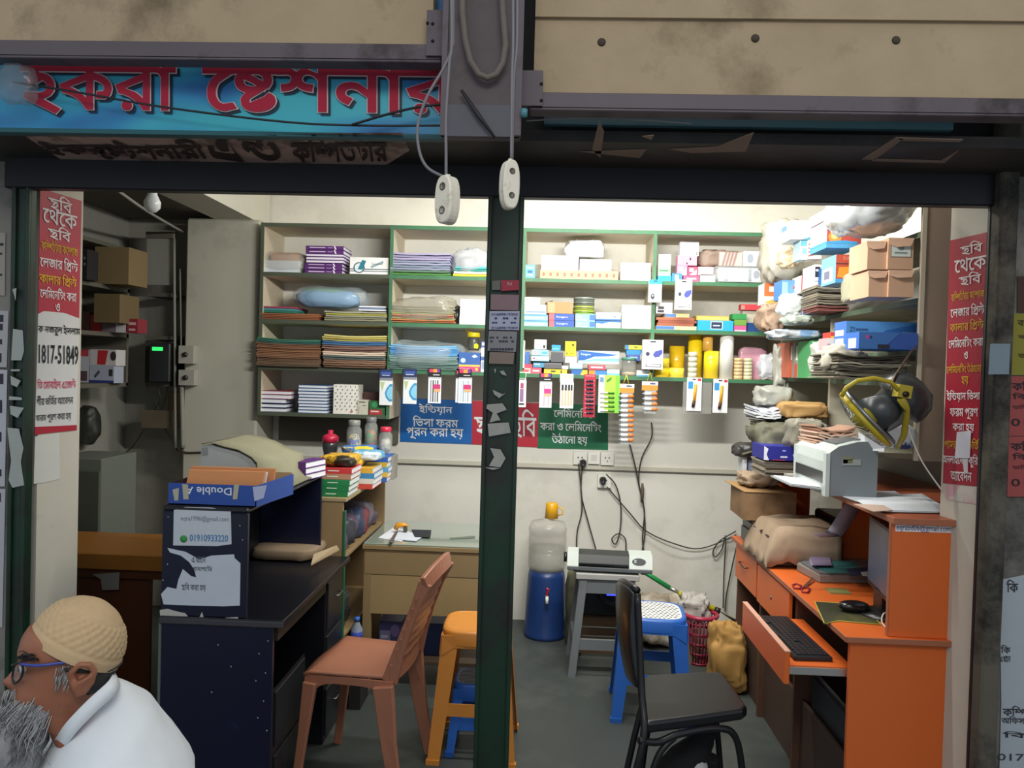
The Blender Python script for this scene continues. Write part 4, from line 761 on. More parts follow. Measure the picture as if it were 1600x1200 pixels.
# rolls of tape in the right bay
def roll(px, y0, y1, r, col, label, dy=.0, core='#c9b48c', group='tape rolls in the right bay', tier=0, z0=None, ring=True):
    c = fY(px, (y0+y1)/2, Y0 + dy + r); za = fY(px, y1, Y0 + dy).z; zt = fY(px, y0, Y0 + dy).z; zb = Z3 if z0 is None else z0; h = zt - za; mb = MB()
    m = M(col, .22, .12, 5, coat=.3)
    mb.lathe([(r*.62, 0), (r, 0), (r, h), (r*.62, h)], (c.x, c.y, zb), m, 26)
    o = mb.build('tape_roll', None, label, 'tape roll', group)
    mb = MB(); mb.lathe([(r*.55, 0), (r*.62, 0), (r*.62, h), (r*.55, h), (r*.55, 0)], (c.x, c.y, zb), paper(core), 20); mb.build('cardboard_core', o)
    return zb + h
YL = '#e3c522'
t = roll(1034, 576, 590, .045, YL, 'low yellow tape roll at the left, bottom of its pair'); roll(1034, 560, 575.5, .045, '#e0cb3c', 'low yellow tape roll at the left, top of its pair', z0=t + .0005)
t = roll(1057, 576, 591, .044, '#eed84a', 'low bright yellow tape roll second from the left'); roll(1058, 523, 572, .046, '#d9b21e', 'tall amber yellow tape roll standing behind the low ones', dy=.1)
roll(1086, 524, 591, .043, '#e6c81c', 'tallest yellow tape roll behind the clear tape stack', dy=.08)
t = roll(1111, 549, 592, .044, '#ecd028', 'broad yellow tape roll with a pink label edge', dy=.02); roll(1106, 526, 548.5, .03, '#d9a64c', 'amber tape roll standing on the broad yellow one', dy=.03, z0=t + .0005)
roll(1135, 523, 594, .04, '#dcdcd6', 'tall white tape roll in the right bay', dy=.0, group='white and clear rolls')
zq = Z3
for k in range(5): zq = roll(1081.5, 582, 590, .026, '#d3d2bd', 'small clear tape roll, %s from the bottom before the yellow rolls' % ORD[k], dy=-.012, z0=zq, group='small clear tape rolls') + .0004
for j, (px, c, n) in enumerate(((1153, '#d9b888', 'peach'), (1168, '#d4d0a8', 'straw'))):
    zq = Z3
    for k in range(6): zq = roll(px, 586.5, 592, .025, c, '%s coloured thin tape roll, %s from the bottom of its stack' % (n, ORD[k]), dy=-.005, z0=zq, group='%s thin tape rolls' % n) + .0003
o = thing('plastic_packet', 'pink glossy packet leaning at the right end of the third shelf', 'packet', (fY(1175, 590, Y0).x, Y0 + .12, Z3))
xa, xb, za, zb = geo((1152, 542, 1198, 592), Y0 + .09, Z3); mb = MB(); blobmesh(mb, (xa, Y0 + .06, Z3), (xb, Y0 + .11, zb), M('#c793a4', .3, .2, 8), 14, .12, 5, .4); mb.build('pack', o)
bag('paper_packet', 'white crumpled paper packet at the right end of the third shelf', 'packet', (1188, 553, 1222, 593), Y0 - .01, .1, M('#d9dbe2', .6, .18, 10), Z3 + .001, 17, .3, 7, .5)

# ---- lowest shelf, left bay
for i, (ya, yb, hw) in enumerate(((635, 641, 0), (629, 634.6, 0), (622, 628.6, 0), (615, 621.6, 2), (609, 614.6, 2))):
    r = (402 + i*.6, ya, 446 + hw*4, yb)
    book('book', 'white paged book, %s from the bottom, far left of the lowest shelf' % ORD[i], r, Y0 + .003*(i % 2), .17, '#23386a' if i < 3 else '#a02c3c', Z4 + i*.0262, 'pages', 'books on the lowest shelf at the far left', rz=0)
for i in range(9):
    ya = 645 - 4.85*(i+1)
    book('book', 'blue backed book, %s from the bottom of the tall stack' % ORD[i], (465 + (i % 3)*.5, ya, 511 - (i % 2), ya + 4.6), Y0 + .003*(i % 2), .19, '#2f6596', Z4 + i*.0187, 'pages', 'books in the tall blue backed stack', rz=0)
B('gift_box', 'white box dotted with black specks on the lowest shelf', 'box', (521, 600, 559, 646), Y0 + .005, .13, '#eceae0',
  [('O', .1 + .2*(i % 5) + .07*((i//5) % 2), .07 + .11*(i//5), .025, .02, '#4a4a48') for i in range(40)] + [('O', .78, .9, .06, .03, '#c46a5a')], z0=Z4)
B('carton', 'small pale upright box with dark words right of the dotted box', 'box', (558.5, 624, 575, 647), Y0, .05, '#c6c4b2', [(.15, .12, .75, .18, '#3a3a36'), (.5, .36, .8, .4, '#3a3a36'), (.12, .5, .16, .9, '#8a887c')], z0=Z4)
B('carton', 'red and green box behind the leftmost hanging pack', 'box', (577, 627, 602, 649), Y0, .06, '#2f6a3c', [(0, .62, .8, .98, '#b8383e'), (.1, .7, .6, .8, '#ecd9d4'), ('O', .35, .28, .2, .2, '#3f9a5a')], z0=Z4)
B('carton', 'dark maroon box standing at the back of the lowest shelf', 'box', (568, 606, 592, 640), Y0 + .1, .05, '#4c2c2a', z0=Z4)

# ---- goods hanging on the front edge of the third shelf
YH = YS - .02
def hang(name, label, cat, r, Y=YH, dep=.006, col=WHITE, prints=(), rz=0, hook=True):
    o = B(name, label, cat, r, Y, dep, col, prints, rz=rz)
    return o
def pack(r, label, head, body, Y=YH, rz=0, group=None):
    """header card over a clear pocket"""
    x0, y0, x1, y1 = r; h = y1 - y0
    o = B('hanging_pack', label, 'packet', (x0, y0, x1, y0 + h*.24), Y, .004, head[0], head[1:], rz=rz, group=group)
    B('clear_pocket', None, None, (x0, y0 + h*.24, x1, y1), Y + .001, .006, '#e9edf0', body, rz=rz, parent=o)
    return o
def prot(r, l, bow):
    pack(r, l, ('#26345c', (.12, .3, .88, .62, '#3c5aa8'), (.2, .66, .8, .75, '#c9d2e6')), [(0, 0, 1, .1, '#8d8f96'), ('P', [(1, .22), (.8, .22), (.55, .38), (.42, .55), (.5, .72), (.75, .86), (1, .86)], '#3f9bcc'), ('P', [(1, .3), (.8, .32), (.62, .45), (.55, .56), (.62, .68), (.8, .78), (1, .78)], '#8ed0ec'), ('P', [(.05, .15), (.4, .15), (.2, .5)], '#b7c98c')])
prot((593, 577, 613, 633), 'leftmost hanging pack with a blue protractor and a navy header', 0)
prot((630, 576, 651, 631), 'second hanging pack with a blue protractor, just left of the pen packs', 0)
def pens(r, l, c1, c2, c3='#c93a78', rz=0, Y=YH):
    pack(r, l, ('#17171c', (.1, .05, .4, .45, '#e23a6a'), (.4, .05, .7, .45, '#f0a03a'), (.7, .05, .92, .45, '#7a3aa0'), (.4, .7, .9, .8, '#d9d9dc')), [(0, 0, 1, .06, '#b9bcc0')] + [(.16 + .18*k, .12, .25 + .18*k, .95, c1 if k % 2 else c2) for k in range(4)] + [(.38, .28, .95, .46, c3), (.45, .46, .95, .56, '#e8b27a')], Y, rz)
pens((669, 576, 689, 630), 'hanging pack of black pens with a magenta label above the blue sign', '#3a3c44', '#8a8f98')
pens((716, 577, 737, 630), 'front one of the two crossed packs of grey pens left of the post', '#9fb4c4', '#c4d2dc', rz=-4, Y=YH - .012)
pens((712, 579, 730, 629), 'rear one of the two crossed pen packs left of the post', '#c4ccd4', '#aab4bc', rz=5)
pack((808, 581, 822, 636), 'hanging pack with a purple pen peeping out right of the post', ('#e9ece8', (.2, .1, .95, .75, '#1f7a3c'), (.2, .8, .9, .92, '#20242a')), [(.35, .1, .7, .3, '#a8456a'), (.3, .32, .72, .8, '#8a6a92'), (.25, .85, .8, .92, '#3a3036')])
pens((843, 583, 862, 637), 'hanging pack of pink pens under the yellow tape carton', '#e8a0b4', '#f0c4d0', '#d03a86')
pack((875, 584, 896, 638), 'hanging pack of black tipped flesh coloured pens', ('#e6e0da', (.2, .2, .8, .5, '#c9bfb6')), [(.1, .1, .26, .32, '#26262a'), (.34, .1, .5, .32, '#26262a'), (.58, .1, .74, .32, '#26262a'), (.78, .1, .92, .32, '#26262a')] + [(.12 + .22*k, .32, .26 + .22*k, .9, '#e0b898') for k in range(4)])
def strip(name, label, cat, r, n, col, card_r, piece, pcols, head=None, Y=YH, group=None, rad=.006, half=None, caps=None):
    x0, y0, x1, y1 = r; my = (y0+y1)/2
    o = B(name, label, cat, r if card_r is None else card_r, Y, .003, col, head or [], group=group)
    for k in range(n):
        yy = y0 + (y1-y0)*(k+.5)/n; a = fY(x0, yy, Y - rad); b = fY(x1, yy + .028*(x1-x0), Y - rad); mb = MB()
        mb.tube([a, a.lerp(b, .55)], rad, plastic(pcols[0]), 8); mb.tube([a.lerp(b, .56), b], rad, plastic(pcols[1]), 8)
        if caps: mb.tube([a - V((.012, 0, 0)), a], rad*.6, plastic(caps), 8)
        mb.build(piece, o)
    return o
strip('lipstick_strip', 'long red card strip of dark glue tubes', 'card', (916, 592, 927, 648), 9, '#b3203c', (912, 585, 930, 652), 'tube', ('#43384c', '#2d2a38'), [(.1, .03 + .107*k, .9, .045 + .107*k, '#d9a0a8') for k in range(9)])
strip('marker_sheet', 'green and yellow card with five slim markers', 'card', (938, 610, 960, 645), 5, '#a9d84a', (935, 586, 968, 645), 'marker', ('#e6ecc8', '#4c8a2c'), [(0, 0, .28, 1, '#dfe6ec'), (.05, .06, .24, .2, '#6a8ab0'), ('P', [(.35, .15), (.6, .04), (.6, .12), (.4, .2)], '#3f8a2c'), (.8, 0, 1, 1, '#7cc83c')])
for px, n, ya, yb, l in ((978, 10, 615, 691, 'long hanging strip of ten orange and white glue tubes'), (1015, 4, 611, 643, 'short hanging strip of four orange and white glue tubes')):
    w = 11
    o = strip('glue_strip', l, 'card', (px - w + 3, ya, px + w + 1, yb), n, '#f1ece6', (px - w - 1, ya - 15, px + w + 2, ya - 1), 'glue_tube', ('#eef0f2', '#e8823a'), [(0, .42, 1, 1, '#e58f3a'), (.1, .12, .4, .3, '#fff'), (.5, .15, .85, .32, '#4a4f8a')], rad=.0085, caps='#8a9aa8')
    for s in (-5, 5): MB().tube([fY(px + s, ya - 13, YH), fY(px + 1, ya - 29, YH)], .002, plastic('#e0cc2a'), 5).build('string', o)
    MB().box(tuple(fY(px - w + 2, yb + 3, YH) + V((0, .001, 0))), tuple(fY(px + w, ya - 2, YH) + V((0, .003, 0))), film('#dfe3e6', .35)).build('clear_backing', o)
o = B('clear_bag', 'empty clear bag hanging behind the left cutter card', 'bag', (1067, 597, 1112, 646), YS - .012, .004, film('#a9a9a2', .45))
for r, l, y in (((1073, 590, 1096, 642), 'white card with a yellow cutter in front of the clear bag', YH - .006), ((1114, 592, 1137, 645), 'white card with a yellow cutter hanging alone at the right', YH)):
    o = B('cutter_card', l, 'card', r, y, .003, '#ededee', [(.08, .12, .42, .34, '#2f8fd0'), (.72, .02, .96, .1, '#c23a4a'), (.35, .03, .6, .07, '#3a3c40')])
    x0, y0, x1, y1 = r; w = x1-x0; h = y1-y0
    MB().tube([fY(x0+w*.62, y0+h*.2, y-.007), fY(x0+w*.5, y0+h*.74, y-.007)], .0085, plastic('#e6a21e'), 8).build('cutter_handle', o)
    MB().tube([fY(x0+w*.5, y0+h*.7, y-.008), fY(x0+w*.42, y0+h*.88, y-.008)], .0095, plastic('#4a2a1a'), 8).build('cutter_grip', o)

# ================================================================== shelving along the right wall
XS = 1.36; XW = 1.735
pe = fX(1437, 500, XS); YE = pe.y                     # near end of the unit
def zX(px, py, X=XS): return fX(px, py, X).z
def yX(px, X=XS, py=560): return fX(px, py, X).y
ZR1 = zX(1437, 362); ZR2 = zX(1432, 466); ZR3 = zX(1400, 549); ZR4 = zX(1300, 592); ZR5 = zX(1290, 688)
YBR = YB - .01; TR = .022; YU = yX(1297)
M_RS = M('#8f8b78', .65, .15, 6, col2='#67654f', lo=.5, hi=.7); M_RE = M('#4c5e4a', .55, .2, 9)
rs = thing('side_shelving', 'drab plank shelving full of stock along the right wall', 'shelf', ((XS+XW)/2, (YE+YBR)/2, ZR5))
def rb(z, ya, yb, x0=XS):
    MB().box((x0 + .005, ya, z - TR), (XW - .02, yb, z), M_RS).build('shelf_board', rs)
    MB().box((x0, ya, z - TR), (x0 + .005, yb, z), M_RE).build('edge_strip', rs)
rb(ZR1, YE + .02, YS - .03); rb(ZR2, YE + .02, YS - .03); rb(ZR3, YE + .02, YU - .012); rb(ZR4, YE + .02, YU - .012); rb(ZR4, YU + .012, YS - .03); rb(ZR5, 3.2, YU - .012); rb(ZR5, YU + .012, YS - .03)
MB().box((XS, YU - .011, ZR5 - TR), (XW - .02, YU + .011, ZR2 - TR), M('#b9b4a0', .65, .12, 5)).build('upright', rs)
MB().box((XS + .004, YS - .03, ZR5 - TR), (XW - .02, YS - .008, ZR1), M('#b9b4a0', .65, .12, 5)).build('upright', rs)
xq = fY(1486, 500, YE).x
endp = MB().box((XS, YE - .001, zX(1437, 722)), (max(xq + .05, XW), YE + .018, fY(1460, 312, YE).z), M('#8d7a6c', .6, .10, 4)).build('end_panel', rs, label='brown board closing the near end of the shelving')
MB().box((XS - .004, YE - .004, zX(1437, 722)), (XS + .012, YE - .001, fY(1460, 312, YE).z), M('#b4ab98', .6)).build('edge_strip', rs)

def R3(name, label, cat, r, Y, dep, col, prints=(), z=None, side=None, sprints=(), **k): return B(name, label, cat, r, Y, dep, col, prints, side, z, sprints=sprints, **k)
# top shelf
bag('plastic_bag', 'dusty grey plastic bag drooping off the back end of the top shelf', 'bag', (1198, 338, 1262, 440), 4.12, .22, M('#b5b0a2', .45, .25, 12, alpha=.93), None, 41, .3, 6)
R3('carton', 'white carton with a cyan swoosh on the top shelf left of the red one', 'box', (1236, 345, 1291, 374), 3.60, .16, '#f4f7f8', [('P', [(.4, 1), (.6, .75), (1, .45), (1, 1)], '#7fd0dc'), ('P', [(.3, 1), (.5, .92), (1, .75), (1, 1)], '#2f97b8')], ZR1 + .09, sprints=[(.1, .1, .6, .4, '#5f86c0')])
R3('carton', 'cyan and white box under the white swoosh carton', 'box', (1250, 375, 1262, 407), 3.62, .1, '#dfeef2', [(.05, .05, .95, .35, '#5fa8c4'), (.3, .45, .9, .75, '#7fc4d8')], ZR1, side='#a8c8d4')
R3('packet', 'striped pink packet right of the cyan and white box', 'packet', (1263, 376, 1284, 406), 3.60, .08, '#e6d9d4', [('P', [(0, .2 + .2*k), (1, .05 + .2*k), (1, .12 + .2*k), (0, .28 + .2*k)], '#a8665e') for k in range(4)], ZR1)
bag('paper_wrap', 'torn tan paper hanging below the cyan and white box', 'paper', (1219, 384, 1250, 418), 3.90, .08, M('#cdb99a', .7, .15, 15), ZR1 + .001, 43, .4, 7, .6)
R3('carton', 'red carton lettered GLAXXY on the top shelf', 'box', (1290, 331, 1347, 348), 3.28, .2, '#c92a3e', [('T', 'GLAXXY', .08, .2, .72, .8, '#f6f1f1')], ZR1 + .118, side='#e9d2cc')
R3('carton', 'brown red carton with a cookie picture under the red one', 'box', (1292, 348, 1346, 384), 3.28, .2, '#b0483e', [('T', 'SUPER', .25, .12, .62, .32, '#d98a7c'), (0, .42, 1, .46, '#7a2a2a'), ('O', .24, .72, .2, .26, '#c98a3c'), ('O', .22, .68, .1, .14, '#e8c07a'), ('P', [(0, 1), (.0, .92), (.5, .86), (.9, .92), (.9, 1)], '#3f8fc0')], ZR1 + .019, side='#e4e2ea', sprints=[(.2, .3, .8, .7, '#a89ac0'), (0, .9, 1, 1, '#3f8fc0')])
R3('carton', 'blue based flat carton under the brown red one', 'box', (1291, 384, 1342, 391), 3.28, .2, '#4f93bd', z=ZR1)
o = bag('foil_bundle', 'big silvery plastic wrapped roll lying at the near end of the top shelf', 'bundle', (1318, 306, 1446, 388), 2.84, .30, M('#d3d7d8', .2, .12, 7, metal=.25, coat=.3), ZR1 + .001, 47, .16, 7, .75)
mb = MB(); a = fY(1343, 372, 2.95); blobmesh(mb, (a.x - .05, 2.93, ZR1 + .001), (a.x + .07, 3.06, ZR1 + .085), M('#cfd2d2', .22, .12, 9, metal=.2), 48, .3, 8, .7); mb.build('twisted_end', o)
# second shelf
R3('carton', 'narrow orange and white box at the back end of the second shelf', 'box', (1194, 443, 1219, 476), 4.25, .12, '#e2713c', [(0, .62, 1, 1, '#efe2d6'), (.3, .15, .9, .4, '#f4e2d4'), ('P', [(0, .9), (.8, .7), (1, .9), (.4, 1)], '#d9a83c')], ZR2 + .09, side='#d5dbe2')
bag('paper_wrap', 'crumpled brown paper spilling at the back end of the second shelf', 'paper', (1194, 468, 1232, 512), 4.15, .2, M('#a68d78', .7, .2, 14), ZR2 - .06, 51, .4, 7, .6)
R3('carton', 'glossy blue carton with a red mark on the second shelf', 'box', (1222, 432, 1252, 462), 3.95, .14, '#5f92cc', [('O', .66, .38, .1, .08, '#c23a5a'), (0, .1, .3, .9, '#8db8e0')], ZR2 + .09, side='#4f86c4')
R3('carton', 'red and white box with upright words beside the glossy blue carton', 'box', (1252, 431, 1275, 458), 3.85, .14, '#e6dcd0', [(0, 0, .5, 1, '#d23a50'), (.1, .12, .2, .9, '#f2d9de'), (.3, .12, .4, .9, '#f2d9de')], ZR2 + .115)
R3('carton', 'white box with a black label panel at the middle of the second shelf', 'box', (1272, 420, 1283, 456), 3.62, .16, '#e9eaee', [(.1, .1, .8, .55, '#2a2c38'), (.2, .2, .6, .3, '#c9ccd6'), (.1, .7, .8, .75, '#8a8c98')], ZR2 + .115)
R3('carton', 'dark blue box with white line drawings at the middle of the second shelf', 'box', (1283, 425, 1331, 454), 3.58, .16, '#2a5a92', [('O', .22, .32, .1, .18, '#9fc0e4'), ('O', .22, .32, .06, .11, '#2a5a92'), ('P', [(.14, .85), (.22, .6), (.3, .85)], '#9fc0e4'), (.36, .05, 1, .75, '#8c949c'), (.36, .78, 1, .95, '#c2ccd4')], ZR2 + .115)
pile('envelope_pile', 'thick pile of grey brown envelopes under the dark blue box', 'envelopes', (1275, 456, 1331, 496), 3.56, .22, ['#7d4a44', '#8a8474', '#6d6557', '#8f8775', '#5d574c', '#979081'], 15, 'envelope', ZR2 + .001, .003, .014, 31, lip=.005)
R3('carton', 'small blue and white box before the envelope pile', 'box', (1262, 462, 1277, 492), 3.72, .08, '#6f9ad6', [(0, .4, 1, 1, '#e4e6ee'), (.2, .5, .6, .75, '#2c2e3a')], ZR2 + .001)
bag('paper_bag', 'white crumpled paper bag half off the second shelf', 'bag', (1224, 464, 1258, 500), 3.88, .14, M('#dde0dd', .6, .12, 9), ZR2 + .001, 55, .3, 6, .6)
bag('plastic_bag', 'green tinted plastic sheets under the white crumpled paper bag', 'bag', (1232, 488, 1276, 503), 3.7, .16, M('#a5b0a4', .4, .3, 14), ZR2 - .05, 56, .4, 8, .6)
R3('carton', 'blue edged orange carton lettered SUPER before the kraft boxes', 'box', (1306, 393, 1356, 437), 3.17, .16, '#a84834', [('T', 'SUPER', .22, .06, .6, .18, '#d9937c'), (0, .3, 1, .34, '#5a2f2c'), ('P', [(.05, .8), (.1, .45), (.6, .42), (.75, .6), (.5, .85)], '#d98a2c'), ('P', [(.5, .85), (1, .3), (1, .85)], '#8f8c9a'), (0, .86, 1, 1, '#3f86ba')], ZR2 + .085, side='#6fa8d6', sprints=[(.1, .4, .8, .9, '#e4e6f0'), (.2, .5, .6, .8, '#6a6c80')])
bag('plastic_bag', 'olive grey wrapped packet below the SUPER carton', 'bag', (1331, 440, 1356, 486), 3.05, .14, M('#a39f86', .5, .2, 9), ZR2 + .001, 57, .2, 5, .35)
for r, l, z, pr in (((1357, 436, 1388, 477), 'kraft paper carton, lower left of the block of four', ZR2 + .001, 0), ((1388.5, 427, 1428, 469), 'kraft paper carton, lower right of the block of four', ZR2 + .001, 0),
                    ((1355, 391, 1386, 435), 'kraft paper carton, upper left of the block of four', None, 0), ((1387.5, 377, 1427, 426), 'kraft paper carton with a white label, upper right of the four', None, 1)):
    xa, xb, za, zb = geo(r, 2.87, z)
    if z is None: h = zb - za; za = ZR2 + .102; zb = za + h
    o = R3('kraft_carton', l, 'box', r, 2.87 + .012*(r[0] < 1380), .17, M('#c9a184', .75, .08, 12), [(.1, .12, .92, .62, '#8a7468'), (.13, .15, .89, .59, '#d3dcd6'), ('O', .5, .3, .14, .1, '#8a95a0'), (.25, .45, .75, .5, '#7a8a88')] if pr else [], za, group=None)
    mb = MB(); y = 2.87 + .012*(r[0] < 1380) - .002; w = xb - xa; h = zb - za
    mb.slab([(xa - .001, y, zb), (xb + .001, y, zb), (xb - w*.14, y - .004, zb - h*.26), (xa + w*.3, y - .004, zb - h*.30), (xa, y - .002, zb - h*.2)], (0, -.0015, 0), M('#d2ab90', .75, .06, 12)); mb.build('folded_flap', o)
# third shelf
R3('carton', 'long blue toner carton standing at the back of the third shelf', 'box', (1322, 503, 1433, 548), 2.99, .12, '#4a86b8', [('P', [(.3, 1), (.55, .3), (1, .05), (1, 1)], '#2a64a6'), ('T', 'ZY', .05, .2, .12, .36, '#1c2a4a'), (.13, .25, .3, .32, '#35507c'), (.78, .35, 1, .55, '#7c9cc0')], ZR3, side='#3f6fc4', sprints=[(.1, .3, .8, .5, '#e4eaf6'), (.1, .6, .8, .85, '#e4eaf6')])
R3('carton', 'lower blue carton with a pink dot before the long toner carton', 'box', (1342, 523, 1434, 549), 2.84, .12, '#2a4f9a', [('P', [(0, 0), (.7, 0), (.4, 1), (0, 1)], '#3566a8'), ('O', .14, .28, .03, .12, '#b83a8a'), ('O', .2, .3, .02, .09, '#26284a'), (.32, .72, .52, .98, '#1c2030')], ZR3, side='#3a70cc', sprints=[(.2, .35, .8, .95, '#dfe6f4')])
# fourth shelf: back compartment
bcl = ['#c0654e', '#8f8c82', '#b5b4ac', '#c9c8c2', '#d5d4d0']
yy = [3.95, 3.90, 3.85, 3.80, 3.75]
for i, (x0, x1) in enumerate(((1233, 1241), (1241, 1249), (1249.5, 1256), (1256.5, 1262), (1262.5, 1268))):
    ya = 3.98 - i*.035
    B('binder', '%s binder from the left in the row of five by the green one' % ORD[i], 'binder', (x0, 535, x1, 590), ya, .2, bcl[i], [(.1, .6, .9, .98, '#c9543e'), (.3, .1, .7, .5, '#e9e6e0')], z0=ZR4, group='binders in the back compartment', rz=0)
B('binder', 'broad green binder closing the row in the back compartment', 'binder', (1268.5, 531, 1296, 590), 3.72, .2, '#3f9a5c', z0=ZR4, side='#4aa868')
bag('newspaper', 'white and blue paper sheets lying across the binder row', 'paper', (1214, 522, 1290, 537), 3.74, .3, M('#c2c7cc', .7, .3, 12, col2='#6f93b8', lo=.5, hi=.56), ZR4 + .19, 61, .35, 6, .5)
bag('plastic_bag', 'white plastic bag wrapped round the corner of the green binder', 'bag', (1279, 524, 1318, 584), 3.5, .14, M('#cfd4cc', .35, .15, 8, alpha=.8), ZR4 + .001, 62, .45, 7, .6)
bag('plastic_bag', 'torn clear plastic hanging by the corner post of the back shelves', 'bag', (1212, 545, 1236, 618), 4.1, .1, M('#b2b3a8', .35, .3, 14, alpha=.85), None, 63, .5, 8, .6)
pile('newspaper_pile', 'sloppy pile of papers squeezed under the blue cartons', 'paper', (1306, 553, 1425, 590), 2.9, .3, ['#8d8878', '#6d6658', '#a59f8e', '#5a5248', '#77705f'], 14, 'sheet', ZR4 + .001, .006, .02, 35, lip=.008)
bag('paper_wrap', 'white paper crumpled over the front of the squeezed pile', 'paper', (1290, 540, 1362, 582), 2.98, .1, M('#b9b3a2', .7, .2, 10), ZR4 + .03, 65, .45, 6, .6)
B('carton', 'pink white carton flap sticking out under the toner carton', 'box', (1292, 538, 1332, 556), 3.2, .1, '#b79fa4', [(0, 0, 1, .5, '#d9d2d0')], z0=ZR4 + .12)
B('carton', 'red and yellow carton end behind the white crumpled paper', 'box', (1298, 522, 1316, 534), 3.5, .1, '#cf3f34', [(0, .5, 1, 1, '#e2b83c')], z0=ZR4 + .175)
# fifth shelf and the heap on it
pile('paper_pile', 'dark grey paper pile on the lowest side shelf', 'paper', (1190, 655, 1290, 690), 3.75, .3, ['#4f4c44', '#6b6658', '#7d786c', '#5a5a62', '#8e897b'], 9, 'sheet', ZR5 + .001, .008, .03, 36, lip=.01)
pile('white_papers', 'white printed sheets hanging over the edge of the dark pile', 'paper', (1180, 641, 1226, 655), 3.72, .22, ['#d9dce2', '#c6c9d2'], 4, 'sheet', ZR5 + .105, .01, .02, 37, lip=-.02)
bag('plastic_bag', 'grey plastic bag slumped on the white printed sheets', 'bag', (1188, 608, 1245, 640), 3.8, .2, M('#9fa097', .4, .3, 10), ZR5 + .15, 66, .3, 6, .6)
bag('kraft_wrap', 'yellow brown paper wrap with a dark hollow beside the grey plastic bag', 'paper', (1226, 613, 1298, 640), 3.66, .2, M('#b08a55', .7, .2, 9), ZR5 + .10, 67, .3, 5, .5)
bag('olive_bag', 'olive cloth bag slumped at the back of the hutch top', 'bag', (1186, 655, 1262, 700), 3.62, .26, M('#5e5d4c', .7, .35, 7), ZR5 - .055, 68, .35, 5, .6)
bag('grey_bag', 'grey plastic sack beside the olive cloth bag', 'bag', (1240, 645, 1300, 695), 3.42, .22, M('#8a8678', .5, .3, 9), ZR5 - .03, 69, .3, 6, .55)
pile('rolled_envelopes', 'curled pink kraft envelopes with their open ends to the front', 'envelopes', (1276, 646, 1342, 675), 3.12, .22, ['#c9a18c', '#d9b8a4', '#b08a74'], 8, 'envelope', ZR5 + .012, .012, .012, 38, lip=.012)
pile('paper_ream_pile', 'grey brown block of old papers under the curled envelopes', 'paper', (1275, 676, 1344, 700), 3.12, .24, ['#77705f', '#857d6c', '#6d6657'], 8, 'sheet', ZR5 - .07, .001, .008, 39)
bag('blue_wrap', 'white paper with a dark blue band hanging beside the fan', 'paper', (1384, 664, 1432, 702), 2.84, .04, M('#c9ccd4', .6, .1, 6, col2='#2c3466', lo=.5, hi=.53), None, 70, .12, 4, .3)
# wall fan bolted to the end panel
fc = V((fY(1404, 628, 2.70).x, 2.70, fY(1404, 628, 2.70).z))
ring_c = fY(1352, 655, 2.64); ax = V((-.68, .30, -.68)).normalized()
fan = thing('wall_fan', 'black wall fan with a yellow guard ring tipped down beside the brown end panel', 'fan', fc)
mb = MB(); mb.lathe([(0, .10), (.05, .095), (.085, .06), (.095, .02), (.092, -.005), (.07, -.01), (.06, -.09), (.05, -.095), (0, -.095)], fc, plastic('#2e3234'), 28, -ax); mb.build('motor_housing', fan)
u = ax.orthogonal().normalized(); v_ = ax.cross(u); RR = .108
def rpt(q, r, d=0): return ring_c + (u*math.cos(q) + v_*math.sin(q))*r + ax*d
MB().tube([rpt(2*math.pi*k/40, RR) for k in range(40)], .011, plastic('#b9a524'), 8, True).build('guard_ring', fan)
MB().tube([rpt(2*math.pi*k/40, RR + .004, -.016) for k in range(40)], .007, metal('#8f9296'), 6, True).build('chrome_ring', fan)
MB().tube([fY(x, y, 2.58) for x, y in ((1315, 620), (1322, 606), (1340, 595), (1366, 591), (1392, 597), (1404, 610))], .0075, plastic('#b9a524'), 8).build('top_bracket', fan)
mb = MB()
for k in range(28):
    q = 2*math.pi*k/28
    mb.tube([rpt(q, RR, .004), rpt(q, RR*.9, .02), rpt(q + .2, RR*.4, .035), rpt(q + .25, .03, .035)], .0016, metal('#b9bcbc'), 4)
mb.build('guard_wires', fan, kind='stuff')
for k in range(3):
    q0 = 2.1*k; mb = MB(); mb.slab([rpt(q0, .02, -.01), rpt(q0 + .5, .11, -.02), rpt(q0 + .9, .118, 0), rpt(q0 + 1.1, .03, .012)], ax*.002, plastic('#565c60')); mb.build('blade', fan)
MB().lathe([(0, -.03), (.03, -.025), (.034, .03), (.02, .036), (0, .036)], ring_c, plastic('#9a8f2a'), 18, ax).build('hub', fan)
MB().tube([ring_c - ax*.02, fc + ax*.02], [.062, .05], plastic('#3a4043'), 14).build('neck', fan)
MB().tube([fY(1408, 622, 2.60), fY(1418, 640, 2.62), fY(1412, 680, 2.66), fY(1402, 700, 2.70)], [.014, .012, .011, .008], plastic('#a8982c'), 8).build('bracket', fan)
mb = MB(); p = fY(1412, 612, 2.60); mb.box(p - V((.022, .012, .02)), p + V((.022, .03, .022)), plastic('#b9a524'), Matrix.Rotation(.15, 3, 'Y')); mb.lathe([(0, 0), (.010, 0), (.010, .008), (0, .008)], p + V((.0, -.012, -.008)), plastic('#1c1a16'), 10, (0, -1, 0)); mb.build('bracket_knob', fan)
MB().tube([fY(1388, 610, 2.62), fY(1400, 585, 2.66), fY(1424, 549, 2.74), fY(1433, 540, YE - .003)], .004, metal('#6b5a4c'), 6).build('tilt_rod', fan)
cable('fan_cord', 'white cord slanting from the fan down to the right pilaster', [fY(1418, 668, 2.66), fY(1440, 720, 2.62), fY(1473, 768, 2.60)], .003, '#d2cfc6')

